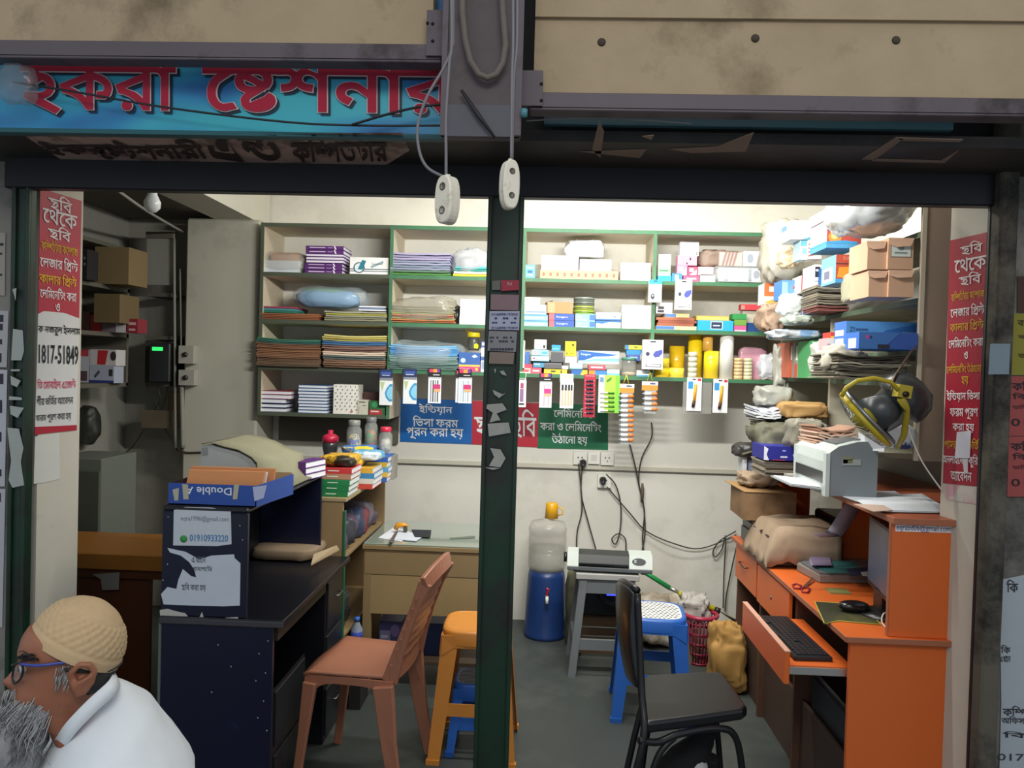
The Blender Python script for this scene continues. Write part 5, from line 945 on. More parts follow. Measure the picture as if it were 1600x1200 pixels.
# ================================================================== computer desk on the right
OR = M('#dc6a2c', .42, .07, 3); ORE = M('#a8674a', .55, .15, 10); LAMTOP = M('#a85a3c', .4, .1, 5)
XD = 1.014; XDR = 1.40; YD = 2.54; YDB = 4.08; ZD = .755; ZH = 1.150; XH = 1.155
pR = fY(1490, 1100, YD).x
desk = thing('computer_desk', 'bright orange computer desk with a hutch against the right wall', 'desk', ((XD + XDR)/2, 3.3, 0))
def dp(n, a, b, m=None, lab=None, bevel=.0015): return MB().box(a, b, m or OR).build(n, desk, label=lab, bevel=bevel)
dp('desk_top', (XD, YD, ZD - .018), (XDR + .05, YDB, ZD)); dp('edge_strip', (XD - .003, YD - .003, ZD - .019), (XDR + .05, YD, ZD + .0005), ORE); dp('edge_strip', (XD - .003, YD - .003, ZD - .019), (XD, YDB, ZD + .0005), ORE)
dp('side_panel', (XD + .02, YD + .02, 0), (XDR - .02, YD + .038, ZD - .019)); dp('side_panel', (XD + .03, YDB - .04, 0), (XDR, YDB - .02, ZD - .019), M('#5e4030', .6, .2, 5))  # far panel brown, not orange: dirt and under-desk shadow in the colour
dp('partition', (XD + .03, 3.12, 0), (XDR, 3.138, ZD - .019), M('#5e4030', .6, .2, 5)); dp('partition', (XD + .03, 3.62, 0), (XDR, 3.638, ZD - .019), M('#5e4030', .6, .2, 5))  # partitions browned too, the shadow under the desk is in their colour
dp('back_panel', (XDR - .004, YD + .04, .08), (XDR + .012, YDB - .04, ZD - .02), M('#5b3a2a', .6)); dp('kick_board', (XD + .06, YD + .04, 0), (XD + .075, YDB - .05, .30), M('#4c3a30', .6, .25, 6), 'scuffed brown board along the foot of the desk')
dp('hutch_side', (XH, YD + .02, ZD), (XDR + .01, YD + .036, ZH - .02)); dp('edge_strip', (XH - .003, YD + .019, ZD), (XH, YD + .037, ZH - .02), ORE)
dp('hutch_partition', (1.36, 3.50, ZD), (1.68, 3.516, ZH - .02));  dp('hutch_side', (XH + .01, YDB - .04, ZD), (XDR, YDB - .024, ZH - .02))
dp('hutch_top', (XH, YD, ZH - .02), (XDR + .02, YDB, ZH), LAMTOP); dp('edge_strip', (XH - .003, YD - .003, ZH - .021), (XDR + .02, YD, ZH + .0005), ORE); dp('edge_strip', (XH - .003, YD, ZH - .021), (XH, YDB, ZH + .0005), ORE)
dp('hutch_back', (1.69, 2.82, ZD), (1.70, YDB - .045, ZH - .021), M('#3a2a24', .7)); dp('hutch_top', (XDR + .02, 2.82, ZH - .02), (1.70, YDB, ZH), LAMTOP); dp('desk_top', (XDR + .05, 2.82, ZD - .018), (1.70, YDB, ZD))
t = dp('edge_board', (XDR + .012, YD + .02, 0), (XDR + .05, YD + .05, ZD - .02), M('#9b8a80', .6, .15, 8), 'pale raw board beside the orange panel')
# sticker with the shop address
mb = MB(); pl = (V((0, YD + .02, 0)), V((0, -1, 0)))
mb.slab([fP(x, y, pl) for x, y in ((1399, 819), (1486, 822), (1486, 832.5), (1399, 830))], (0, -.001, 0), paper('#f0edf4')); write(mb, latin('eqrabd06@gmail.com', 2), (1400.5, 819.5, 1485, 832.5), pl, paper('#4a4a78'), .036, .0018)
mb.build('address_sticker', desk, label='white sticker with a blue mail address')
# drawer with a lock
dr = dp('drawer', (XD + .005, 3.14, ZD - .2), (XD + .02, 3.6, ZD - .03)); MB().lathe([(0, .004), (.008, .003), (.01, 0)], (XD + .005, 3.38, ZD - .12), metal('#8f8a80'), 10, (-1, 0, 0)).build('lock', dr)
dr2 = dp('drawer', (XD + .012, 3.642, ZD - .2), (XD + .026, YDB - .05, ZD - .03))
MB().tube([(XD + .012, 3.80, ZD - .1), (XD - .004, 3.80, ZD - .1), (XD - .004, 3.92, ZD - .1), (XD + .012, 3.92, ZD - .1)], .004, metal('#6a625a'), 6).build('handle', dr2)
# keyboard tray pulled out
tr = thing('keyboard_tray', 'orange keyboard tray pulled out from under the desk', 'tray', (.95, 2.85, .60))
mb = MB().box((.845, YD + .06, .618), (XD + .05, 3.10, .632), OR); mb.build('tray_board', tr)
MB().box((.828, YD + .035, .575), (.846, 3.12, .685), OR).build('front_rail', tr, bevel=.003)
MB().box((.8275, YD + .0335, .684), (.8465, 3.1215, .688), M('#d9a48e', .5)).build('edge_strip', tr)
MB().box((.85, YD + .052, .604), (XD + .05, YD + .058, .628), metal('#c9c7c2')).build('slide_rail', tr)
kb = thing('keyboard', 'flat black computer keyboard on the pulled out orange tray', 'keyboard', (.935, 2.86, .633)); RK = Matrix.Rotation(math.radians(2), 3, 'Z'); kc = V((.938, 2.855, .633))
def kbx(mb, a, b, m): mb.box([kc[i]+a[i] for i in range(3)], [kc[i]+b[i] for i in range(3)], m, RK, kc)
mb = MB(); kbx(mb, (-.066, -.215, 0), (.066, .215, .016), M('#1d1f22', .45, .1, 10)); mb.build('case', kb, bevel=.003)
for rrow in range(6):
    for c in range(19):
        if rrow == 0 and 4 <= c <= 9: continue
        if c in (13, 14) and rrow in (2,): continue
        mb = MB(); x = -.052 + rrow*.0185; y = .205 - c*.0216
        kbx(mb, (x, y - .019, .016), (x + .016, y, .021), M('#26282c', .4, .1, 30)); mb.build('key', kb)
# mouse and pad
pz = ZD + .0005; mb = MB(); pad = [fZ(x, y, pz) for x, y in ((1273, 941), (1352, 946), (1376, 977), (1310, 971), (1288, 975))]
MP = M('#33331c', .8, .3, 7, col2='#5f5a26', lo=.52, hi=.7); mb.slab(pad, (0, 0, .003), MP); o = mb.build('mouse_pad', None, 'dark olive mouse pad with a yellow stitched rim on the orange desk', 'mouse pad')
MB().tube([p + V((0, 0, .002)) for p in pad], .0022, paper('#b9b24a'), 6, True).build('stitched_rim', o)
c = fZ(1333, 955, pz + .004); ms = thing('mouse', 'shiny black computer mouse on the olive pad', 'mouse', (c.x, c.y, pz + .0035))
mb = MB(); blobmesh(mb, (c.x - .052, c.y - .03, pz + .0036), (c.x + .056, c.y + .03, pz + .042), M('#17181c', .12, .05, 5, coat=.4), 3, 0, 1, .85, 26, 16, rot=None); mb.build('shell', ms)
MB().lathe([(0, -.004), (.008, -.004), (.008, .004), (0, .004)], (c.x - .03, c.y, pz + .031), plastic('#3a3c42'), 12, (0, 1, 0)).build('wheel', ms)
cable('mouse_cord', None, [c + V((.055, .0, .01)), fZ(1385, 957, pz + .004), fZ(1400, 955, pz + .004)], .0022, '#2a1c18', cat=None, parent=ms)
cable('loose_cable', 'white cord looping on the desk beside the orange hutch panel', [fZ(1397, 962, pz + .006), fZ(1382, 958, pz + .02), fZ(1378, 972, pz + .006), fZ(1388, 984, pz + .006)], .003, '#e6dcd4')
# monitor in the hutch, turned towards the seat
mo = thing('monitor', 'black computer monitor in the orange hutch seen nearly edge on', 'monitor', (1.24, 2.80, ZD))
RMo = Matrix.Rotation(math.radians(-9), 3, 'Z'); mc = V((1.235, 2.79, ZD + .2))
def mbx(mb, a, b, m): mb.box(mc + V(a), mc + V(b), m, RMo, mc)
mb = MB(); mbx(mb, (-.012, -.16, -.13), (.03, .17, .13), plastic('#1c1d20')); mb.build('casing', mo, bevel=.004)
mb = MB(); mbx(mb, (-.0135, -.15, -.108), (-.0118, .155, .118), M('#56657c', .25, .1, 3)); mb.build('screen', mo)
mb = MB(); mb.box((1.22, 2.76, ZD), (1.25, 2.83, ZD + .09), plastic('#1c1d20')); mb.lathe([(0, 0), (.09, 0), (.09, .008), (.03, .014), (0, .014)], (1.245, 2.79, ZD), plastic('#1c1d20'), 24); mb.build('stand', mo)
# things on the desk
sc = thing('flatbed_scanner', 'grey flatbed scanner strewn with teal booklets on the orange desk', 'scanner', (1.18, 3.08, ZD))
MB().slab([fZ(x, y, ZD + .001) for x, y in ((1245, 892), (1280, 911), (1388, 912), (1386, 888), (1262, 876))], (0, 0, .035), M('#8a8580', .5, .1, 8)).build('scanner_body', sc, bevel=.004)
zt = ZD + .037
MB().slab([fZ(x, y, zt) for x, y in ((1252, 880), (1280, 897), (1378, 899), (1372, 881), (1270, 872))], (0, 0, .006), M('#6f7377', .4, .1, 8)).build('scanner_lid', sc)
for l, pts, cc, dz in (('teal booklet lying open on the grey scanner', ((1270, 884), (1296, 896), (1345, 896), (1335, 878), (1296, 876)), '#2f6a6a', .007), ('navy booklet beside the teal one on the grey scanner', ((1322, 890), (1328, 899), (1370, 900), (1362, 886)), '#2a3050', .011), ('white slip at the right end of the grey scanner', ((1345, 895), (1348, 900), (1374, 901), (1368, 893)), '#d8d4d0', .015)):
    MB().slab([fZ(x, y, zt + dz) for x, y in pts], (0, 0, .003), paper(cc)).build('booklet', None, l, 'booklet')
for k in range(4): MB().slab([fZ(x + k, y, zt + .008 + .004*k) for x, y in ((1262, 870), (1268, 884), (1297, 884), (1292, 866))], (0, 0, .0035), paper(('#cfc7d6', '#8a7f9a', '#b8b0c4', '#7d6f8c')[k])).build('booklet', None, '%s grey violet booklet from the bottom on the scanner corner' % ORD[k], 'booklet', 'booklets on the scanner corner')
sx = thing('scissors', 'red handled scissors lying near the edge of the orange desk', 'scissors', fZ(1250, 918, pz))
for dx in (0, 1):
    cc = [fZ(x, y, pz + .004) for x, y in (((1238, 914), (1244, 912), (1252, 915), (1250, 920), (1241, 919)) if dx == 0 else ((1252, 920), (1258, 917), (1266, 920), (1262, 926), (1254, 925)))]
    MB().tube(cc, .0035, plastic('#8a1c34'), 6, True).build('handle', sx)
MB().slab([fZ(1254, 917, pz + .003), fZ(1258, 919, pz + .003), fZ(1271, 905, pz + .012), fZ(1270, 902, pz + .012)], (0, 0, .002), metal('#8a6a5a')).build('blades', sx)
MB().box(fZ(1298, 928, pz), fZ(1322, 923, pz) + V((0, .012, .006)), M('#8c8c58', .4)).build('clip', None, 'small khaki green clip lying on the orange desk behind the mouse pad', 'clip')
MB().lathe([(0, 0), (.035, 0), (.038, .02), (.03, .03), (0, .034)], fZ(1385, 940, pz), plastic('#1d1d20'), 20).build('puck', None, 'round black puck half hidden by the hutch panel', 'speaker')
# printer under a cloth
Yp = 3.52
pr = thing('covered_printer', 'black desk printer half covered by a beige cloth', 'printer', (1.17, 3.65, ZD))
MB().box((XD + .02, 3.42, ZD + .001), (1.34, 3.96, ZD + .132), plastic('#1b1c1f')).build('printer_body', pr, bevel=.012)
MB().box((XD + .012, 3.46, ZD + .02), (XD + .022, 3.94, ZD + .085), plastic('#33363a')).build('front_tray', pr)
mb = MB(); vs = []; n = 18
for i in range(n + 1):
    for j in range(n + 1):
        a_, b_ = i/n, j/n; x = 1.00 + .33*a_; y = 3.36 + .42*b_; top = ZD + .162
        z = top + .012*noise.noise(V((a_*4, b_*4, 2))) + .012
        dx = max(0, .045 + XD - .0 - x); dy = max(0, 3.425 - y)
        d = max(dx*3.0, dy*2.3) ; 
        x2 = max(x, XD - .008) if dx > 0 else x
        vs.append((x2 - min(d, .13)*.09 + .01*noise.noise(V((a_*7, b_*7, 9))), (y if dy == 0 else 3.418 - .02*min(1, d*6)) , max(ZD + .008, z - d*(1.0 + .5*noise.noise(V((b_*5, a_*5, 4)))))))
fs = [(i*(n+1)+j, (i+1)*(n+1)+j, (i+1)*(n+1)+j+1, i*(n+1)+j+1) for i in range(n) for j in range(n)]
MCL = M('#a08b74', .9, .14, 14, bump=.2); mb.add(vs, fs, MCL, True); o = mb.build('cloth_cover', None, 'beige cloth draped over the black printer on the desk', 'cloth')
sm_ = o.modifiers.new('thickness', 'SOLIDIFY'); sm_.thickness = .004; sm_.offset = 1
MB().box((1.36, 3.53, ZD + .051), (1.66, 3.86, ZD + .20), plastic('#15161a')).build('black_device', None, 'black printer under the hutch feeding out a white sheet', 'printer', bevel=.01)
MB().box((1.35, 3.53, ZD + .001), (1.66, 3.87, ZD + .05), plastic('#1c1d22')).build('paper_tray', None, 'black paper tray beneath the feeding printer', 'tray')
mb = MB(); P = [(1324, 782), (1312, 800), (1298, 822), (1283, 840), (1268, 834)]; vs = []
for i, (x, y) in enumerate(P):
    a = fY(x, y, 3.42 - .03*i); vs += [a, a + V((.10, .04, 0))]
mb.add(vs, [(2*i, 2*i+1, 2*i+3, 2*i+2) for i in range(4)], paper('#c9c6d4'), True); o = mb.build('curled_sheet', None, 'white sheet curling down from under the hutch top', 'paper'); o.modifiers.new('thickness', 'SOLIDIFY').thickness = .001
# hutch top: laser printer, sheets, ream, boxes
zt = ZH + .001
lp = thing('laser_printer', 'small grey laser printer on the orange hutch top', 'printer', (1.27, 3.1, zt))
ya, yb = 2.90, 3.14; xa = fY(1293, 740, ya).x; xb = fY(1370, 740, ya).x; h = .215; xl_ = xa - .005
prof = [(0, .005), (0, .13), (.015, .168), (.06, .192), (.16, .212), (.255, .216), (.265, .2), (.265, .005)]   # across x: front is on the left
mb = MB(); y0, y1 = 2.93, 3.30; X0 = fY(1292, 740, 2.93).x - .002; X1 = fY(1371, 740, 2.93).x
k_ = (X1 - X0)/.265
vs = [V((X0 + a*k_, y0, zt + b)) for a, b in prof] + [V((X0 + a*k_, y1, zt + b)) for a, b in prof]; n = len(prof)
mb.add(vs, [tuple(range(n)), tuple(range(2*n-1, n-1, -1))], M('#7f868a', .5, .05, 8)); mb.add(vs, [(i, n+i, n+(i+1) % n, (i+1) % n) for i in range(n)], M('#b9c2bf', .45, .05, 8)); mb.build('printer_body', lp)
mb = MB(); mb.box((X0 - .004, y0 + .03, zt + .05), (X0 + .006, y1 - .03, zt + .092), plastic('#23262a')); mb.build('paper_slot', lp)
mb = MB(); mb.box((X0 - .003, y0 - .002, zt + .002), (X0 + .012, y0 + .028, zt + .165), M('#c3ccc8', .45)); mb.build('front_pillar', lp); mb = MB(); mb.box((X0 - .003, y1 - .03, zt + .002), (X0 + .012, y1, zt + .165), M('#c3ccc8', .45)); mb.build('front_pillar', lp)
mb = MB(); mb.slab([(X0 - .115, y0 + .045, zt + .030), (X0 + .0, y0 + .045, zt + .020), (X0 + .0, y1 - .06, zt + .020), (X0 - .115, y1 - .06, zt + .030)], (0, 0, .006), M('#a7aeb0', .4)); mb.build('output_tray', lp)
mb = MB(); mb.slab([(X0 - .108, y0 + .06, zt + .037), (X0 + .0, y0 + .06, zt + .028), (X0 + .0, y1 - .08, zt + .028), (X0 - .108, y1 - .08, zt + .037)], (0, 0, .003), paper('#f4f5f7')); mb.build('paper', lp)
mb = MB(); mb.slab([(X0 + .07*k_, y0 + .05, zt + .196), (X0 + .2*k_, y0 + .05, zt + .2165), (X0 + .2*k_, y1 - .05, zt + .2165), (X0 + .07*k_, y1 - .05, zt + .196)], (0, 0, .003), plastic('#62696c')); mb.build('top_cover', lp)
mb = MB(); pl = (V((0, y0, 0)), V((0, -1, 0)))
for bx, cc in (((1317, 714, 1332, 724), '#8a8f6a'), ((1316, 718, 1345, 727), '#a3a9a6')): mb.slab([fP(x, y, pl) for x, y in ((bx[0], bx[1]), (bx[2], bx[1]), (bx[2], bx[3]), (bx[0], bx[3]))], (0, -.0012, 0), paper(cc))
mb.build('sticker', lp)
MB().slab([fY(1351, 681, 2.93), fY(1382, 700, 2.90), fY(1381, 706, 2.90), fY(1352, 703, 2.95)], (0, .06, .01), paper('#dfe0e4')).build('folded_paper', None, 'folded white paper leaning on the grey laser printer', 'paper')
for i, (pts, c) in enumerate((( ((1320, 768), (1398, 768), (1420, 780), (1340, 782)), '#c9ccd2'), (((1316, 776), (1440, 772), (1492, 802), (1385, 800)), '#bfc6ce'), (((1338, 782), (1437, 773), (1470, 800), (1362, 797)), '#d5dae0'), (((1333, 788), (1365, 800), (1395, 798), (1380, 790)), '#c2a898'))):
    mb = MB(); mb.slab([fZ(x, y, zt + .003*i) for x, y in pts], (0, 0, .0022), paper(c)); mb.build('paper_sheet', None, ('small white sheet at the back of the hutch top', 'widest white sheet on the hutch top near the panel edge', 'topmost pale sheet lying aslant on the hutch top', 'pinkish scrap of paper poking out under the sheets')[i], 'paper')
o = B('paper_ream', 'deep blue paper ream with white lettering on the hutch top', 'paper', (1194, 690, 1262, 712), 3.50, .2, '#24288a', [('P', [(0, 0), (.1, .2), (.06, .6), (.12, 1), (0, 1)], '#dfe2f0'), (.38, .68, .54, .8, '#c9cbe8'), ('P', [(.66, .55), (.74, .45), (.8, .6), (.88, .45), (.95, .5), (.9, .85), (.7, .88)], '#d9dcf4'), (.42, .25, .5, .35, '#9fa4dc'), (.2, .95, .5, 1, '#c23a4a')], z0=ZH + .072)
pile('paper_pile', 'brownish pile of papers under the deep blue ream', 'paper', (1193, 713, 1258, 735), 3.5, .22, ['#857c6e', '#9a9080', '#6d6558', '#a8a091'], 9, 'sheet', ZH + .001, .001, .01, 44)
B('small_box', 'small grey box on the hutch top before the laser printer', 'box', (1232, 729, 1258, 741), 3.30, .06, '#a39e98', z0=zt); B('small_box', 'tiny cream box beside the small grey one', 'box', (1246, 737, 1258, 748), 3.18, .04, '#e0dcc8', z0=zt)
B('carton', 'upright white carton with a dark blue label behind the cardboard box', 'box', (1160, 727, 1178, 752), 4.02, .1, '#d9dde2', [(.35, .0, 1, 1, '#3a4258'), (.5, .15, .85, .85, '#8a92a8')], z0=1.092)
ch = bag('leather_pouch', 'dark crumpled pouch with straps lying above the upright white carton', 'pouch', (1150, 705, 1200, 728), 3.98, .12, M('#3c3a38', .4, .3, 10), 1.175, 81, .3, 5, .6)
MB().tube([fY(x, y, 3.97) for x, y in ((1160, 710), (1180, 704), (1184, 712), (1196, 716), (1205, 728))], .006, M('#6a6456', .6), 6).build('strap', ch)
# cardboard box and the device under it at the far end of the desk
cb = thing('cardboard_box', 'worn brown cardboard box perched at the far end of the desk', 'box', (1.05, 3.95, .955))
xa = fY(1162, 790, 3.74).x; xb = fY(1244, 790, 3.74).x; zc0 = fY(1200, 814, 3.74).z; zc1 = fY(1200, 770, 3.74).z
MB().slab([(xa, 3.74, zc0), (xb, 3.74, zc0), (xb - .02, 4.05, zc0), (fY(1141, 790, 4.02).x, 4.02, zc0)], (0, 0, zc1 - zc0), M('#8f7050', .8, .16, 5, col2='#6d5238', lo=.52, hi=.66)).build('carton_body', cb)
MB().slab([(xa + .0, 3.735, zc1), (xb, 3.735, zc1), (xb - .03, 4.0, zc1 + .008), (xa - .03, 4.02, zc1 + .012)], (0, 0, .003), M('#a38055', .8, .12, 6)).build('flap', cb)
bag('cloth_bundle', 'beige grey cloth bundled on top of the brown cardboard box', 'cloth', (1160, 746, 1219, 769), 3.80, .16, MCL, zc1 + .012, 83, .4, 6, .6)
MB().box((xa + .01, 3.76, ZD + .147), (xb + .0, 4.0, zc0 - .001), plastic('#35393b')).build('grey_device', None, 'dark grey slab device between the black printer and cardboard box', 'printer', bevel=.006)
# computer case below
pc = thing('computer_case', 'black computer tower standing in the dark under the desk', 'computer', (1.22, 2.85, 0))
MB().box((1.10, 2.68, .001), (1.34, 3.08, .44), plastic('#17181b')).build('case_body', pc, bevel=.006); MB().box((1.094, 2.70, .02), (1.101, 3.06, .42), plastic('#24262a')).build('front_panel', pc)

# ================================================================== left: counter, cabinet, nook
NV = M('#10152c', .35, .25, 5, col2='#23345c', lo=.6, hi=.72); BK = M('#15161c', .3, .2, 6, col2='#2a2c30', lo=.55, hi=.7)
YC = 2.55; zc = fY(440, 969, YC).z; xcl = fY(250, 1000, YC).x; xcr = fY(444, 969, YC).x; YCB = 3.44
ct = thing('counter', 'navy black wooden counter with a raised shelf box inside the left opening', 'counter', ((xcl+xcr)/2, 3.0, 0))
def cp(n, a, b, m=NV, lab=None, bevel=.003): return MB().box(a, b, m).build(n, ct, label=lab, bevel=bevel)
xf = fY(424, 1080, YC).x
cp('front_panel', (xcl, YC, 0), (xf, YC + .022, zc - .022)); cp('back_panel', (xcl, YC + .022, 0), (xcl + .02, YCB, zc - .022), BK)
cp('edge_strip', (xcl - .006, YC - .003, 0), (xcl + .004, YC + .01, zc - .022), M('#5d6a62', .6, .3, 12), 'worn grey edge at the left of the counter front')
cp('counter_top', (xcl, YC - .01, zc - .022), (xcr, YCB, zc), BK); cp('edge_strip', (xcl, YC - .013, zc - .024), (xcr + .002, YC - .009, zc - .004), M('#3c3a40', .5))
cp('apron', (xcr - .05, YC + .03, zc - .085), (xcr - .03, YCB - .02, zc - .022), M('#2a2620', .5, .3, 6))
cp('rear_panel', (xcl + .02, YCB - .03, 0), (xcr - .04, YCB - .008, zc - .022), M('#6d6148', .7, .2, 5)); cp('inner_panel', (xcl + .02, YC + .5, .0), (xcl + .04, YCB - .03, zc - .03), M('#7d7055', .7, .2, 5))
# near pedestal of drawers and far pedestal
zq = fY(450, 1062, 2.72).z
p1 = cp('pedestal', (xf - .02, 2.62, 0), (xcr - .06, 2.98, zq), BK)
for k in range(2): cp('drawer', (xcr - .062, 2.64, .02 + k*zq*.5), (xcr - .052, 2.97, zq*.5*(k+1) - .012), M('#1c1f24', .35, .2, 6))
p2 = cp('pedestal', (xcr - .36, 3.16, 0), (xcr - .03, YCB - .035, zc - .03), BK)
for k in range(3):
    d = cp('drawer', (xcr - .032, 3.175, .03 + .225*k), (xcr - .022, YCB - .045, .23 + .225*k), M('#202226', .35, .25, 6)); MB().tube([(xcr - .022, 3.27, .15 + .225*k), (xcr - .006, 3.27, .15 + .225*k), (xcr - .006, 3.34, .15 + .225*k), (xcr - .022, 3.34, .15 + .225*k)], .003, metal('#8f8d88'), 5).build('handle', d)
# raised box
zh = fY(300, 791, YC).z; xh = fY(386, 860, YC).x; YHB = fY(511, 741, 3.43).y
cp('hutch_front', (xcl, YC, zc), (xh, YC + .02, zh - .018)); cp('hutch_top', (xcl, YC - .004, zh - .018), (xh + .004, YHB, zh), M('#22242a', .35, .25, 5, col2='#3a3a3c', lo=.55, hi=.68), bevel=.007)
cp('hutch_back', (xcl, YC + .02, zc), (xcl + .018, YHB, zh - .018), BK); cp('hutch_end', (xcl + .018, YHB - .02, zc), (xh, YHB, zh - .018), NV)
scraps('', None, [((352 + 10*i, 797 - 4*i + 0), (360 + 10*i, 793 - 4*i), (362 + 10*i, 795 - 4*i)) for i in range(2, 7)], (V((0, 0, zh)), V((0, 0, 1))), '#b9b2a0', parent=ct)
PLC = (V((0, YC, 0)), V((0, -1, 0)))
o = scraps('notice', 'white notice with a mail address and a green phone mark on the counter box', [((272, 797), (290, 792), (330, 793), (361, 799), (362, 850), (340, 853), (271, 852))], PLC, M('#c9ced6', .6, .08, 14))
for s, bx, c, bo in (('eqra1996@gmail.com', (283, 806, 358, 816), '#7a8494', 0), ('01910933220', (297, 835, 357, 846), '#4a86b8', 14)):
    mb = MB(); write(mb, latin(s, bo), bx, PLC, paper(c), .02, .0032); mb.build('lettering', o)
p = fP(287, 842, (V((0, YC - .0026, 0)), V((0, -1, 0)))); mb = MB(); mb.lathe([(0, .0012), (.0125, .001), (.0125, 0)], p, paper('#3f9a4a'), 16, (0, -1, 0)); mb.build('green_mark', o)
o = scraps('torn_notice', 'torn white notice with faint writing below the mail address notice', [((262, 856), (290, 862), (312, 874), (330, 868), (366, 866), (367, 872), (376, 880), (375, 946), (350, 947), (300, 946), (256, 944), (252, 928), (262, 917), (276, 920), (279, 906), (286, 889), (299, 900), (307, 902), (304, 890), (296, 878), (283, 868), (266, 863))], PLC, M('#c6cdd8', .6, .08, 14))
for k, bx in (('এখানে', (300, 869, 322, 879)), ('পাসপোর্টের', (302, 883, 332, 892)), ('ছবি করা হয়', (284, 910, 322, 924))):
    mb = MB(); write(mb, bn(k), bx, PLC, paper('#5d6068'), .02, .0032); mb.build('lettering', o)
scraps('', None, [((x, y), (x + 2.4, y + 1), (x + 1, y + 3)) for x, y in ((262, 806), (261, 880), (378, 842), (374, 820), (254, 905), (396, 978), (404, 1020), (414, 1050), (399, 1062), (411, 1094), (340, 1006), (360, 1040), (330, 1080), (418, 1000), (402, 1120), (416, 1140))], PLC, '#9aa4b0', parent=ct)
scraps('paper_scraps', 'peeled paper strips along the bottom of the counter box', [((250, 953), (262, 951), (276, 955), (290, 958), (296, 966), (272, 967), (251, 967)), ((311, 966), (316, 956), (319, 966)), ((352, 965), (372, 964), (373, 969), (360, 969))], PLC, M('#b9b8ae', .7, .1, 20), 'paper')
# on the raised box
zt = zh + .001
lid = thing('paper_carton', 'upside down blue paper carton lid holding orange folders on the counter box', 'box', (fY(345, 780, YC + .03).x, YC + .13, zt))
x0, x1, za, zb = geo((263, 751, 401, 784), YC + .02, zt); BL = M('#2a4fa0', .5, .08, 8); hh = zb - za; yd = YC + .30
MB().box((x0, YC + .02, zt), (x1, YC + .024, zb), BL).build('front_flap', lid); MB().box((x0, YC + .024, zt), (x0 + .004, yd, zb), M('#1a1c2c', .5)).build('side_flap', lid)
MB().slab([(x1, YC + .02, zt), (x1 + .035, yd, zt), (x1 + .035, yd, zb + .004), (x1, YC + .02, zb)], (-.004, 0, 0), BL).build('side_flap', lid); MB().box((x0 + .004, yd - .004, zt), (x1 + .03, yd, zb + .01), M('#b39a72', .7)).build('back_flap', lid)
MB().slab([(x0, YC + .02, zt), (x1, YC + .02, zt), (x1 + .03, yd, zt), (x0, yd, zt)], (0, 0, .003), M('#b39a72', .7)).build('base', lid)
mb = MB(); pl = (V((0, YC + .02, 0)), V((0, -1, 0)))
q = [fP(x, y, pl) for x, y in ((362, 774), (289, 772), (289, 760), (362, 762))]; place(mb, latin('Double A', 14), q, paper('#dfe3ee'), V((0, -.0012, 0)))
mb.build('lettering', lid)
scraps('', None, [((270, 765), (280, 762), (279, 782), (273, 782)), ((285, 756), (294, 757), (295, 780), (287, 780)), ((366, 757), (374, 757), (371, 780), (364, 780))], pl, '#b8b29c', parent=lid, piece='tape_scrap')
scraps('', None, [((395, 761), (417, 758), (412, 778), (398, 783))], (V((x1 + .002, YC + .02, 0)), V((.08, -1, 0))), '#b9c0dc', parent=lid, piece='tape_scrap')
for i, (r, c, y, l) in enumerate((((286, 727, 404, 775), '#d9925c', .06, 'front orange folder standing in the blue carton lid'), ((310, 727, 408, 772), '#e6e6ea', .09, 'white sheets between the orange folders in the blue lid'), ((290, 724, 421, 772), '#d08a58', .13, 'rear orange folder standing in the blue carton lid'), ((300, 731, 410, 772), '#c98550', .17, 'hidden orange folder at the back of the blue lid'))):
    xa, xb, za, zb2 = geo(r, YC + y, zt + .004); mb = MB(); mb.slab([(xa, YC + y, zt + .005), (xb, YC + y + .01, zt + .005), (xb + .01, YC + y + .03, zb2), (xa + .012, YC + y + .02, zb2)], (0, .012 if i != 1 else .008, 0), paper(c)); mb.build('folder', None, l, 'folder')
# covered printer behind the lid
cpn = thing('covered_printer', 'desk printer under a grey green dust cover behind the blue carton lid', 'printer', (fY(385, 740, 3.1).x, 3.1, zt))
yp = YC + .36; prof = [(314, 744), (314, 692), (330, 690), (348, 695), (372, 701), (392, 712), (400, 722), (402, 744)]
n = len(prof); xr0 = [fY(x, y, yp) for x, y in prof]; dzz = zt - xr0[0].z; front = [V((q.x, yp, max(zt, q.z + dzz*.3))) for q in xr0]
mb = MB(); mb.slab(front, (0, .36, 0), M('#aeb3b2', .6, .06, 6)); mb.build('printer_body', cpn)
mb = MB(); GC = M('#8d8b72', .85, .14, 12, bump=.2); lay = []
for k, yy in enumerate((-.004, .1, .2, .3, .375)):
    for i, q in enumerate(front[1:]):
        d = .008 + .006*noise.noise(V((i*.7, k*.8, 3)))
        s = .0 if yy < 0 else .010
        lay.append(q + V((s + (.05 if i > 4 else 0)*(yy > .05) + d*.4, yy, d)))
    e = front[-1]; lay.append(V((e.x + .02 + (.09 if yy > .05 else 0), yp + yy, zt + .004)))
m_ = n; fs = [(k*m_+i, k*m_+i+1, (k+1)*m_+i+1, (k+1)*m_+i) for k in range(4) for i in range(m_-1)]
mb.add(lay, fs, GC, True); o = mb.build('dust_cover', cpn); sm_ = o.modifiers.new('thickness', 'SOLIDIFY'); sm_.thickness = .004; sm_.offset = 1
pl = (V((0, yp - .001, 0)), V((0, -1, 0))); mb = MB(); mb.slab([fP(x, y, pl) for x, y in ((315, 700), (325, 699), (325, 711), (315, 711))], (0, -.001, 0), paper('#8a8f8e')); mb.build('sticker', cpn)
for k in range(3):
    ya = 743 - 10*(k+1)
    book('book', 'purple book with white pages, %s from the bottom on the counter box end' % ORD[k], (455, ya, 479, ya + 9.6), 3.2, .17, PUR, zt + .0255*k, 'spine', 'purple books at the end of the counter box', rz=-14)
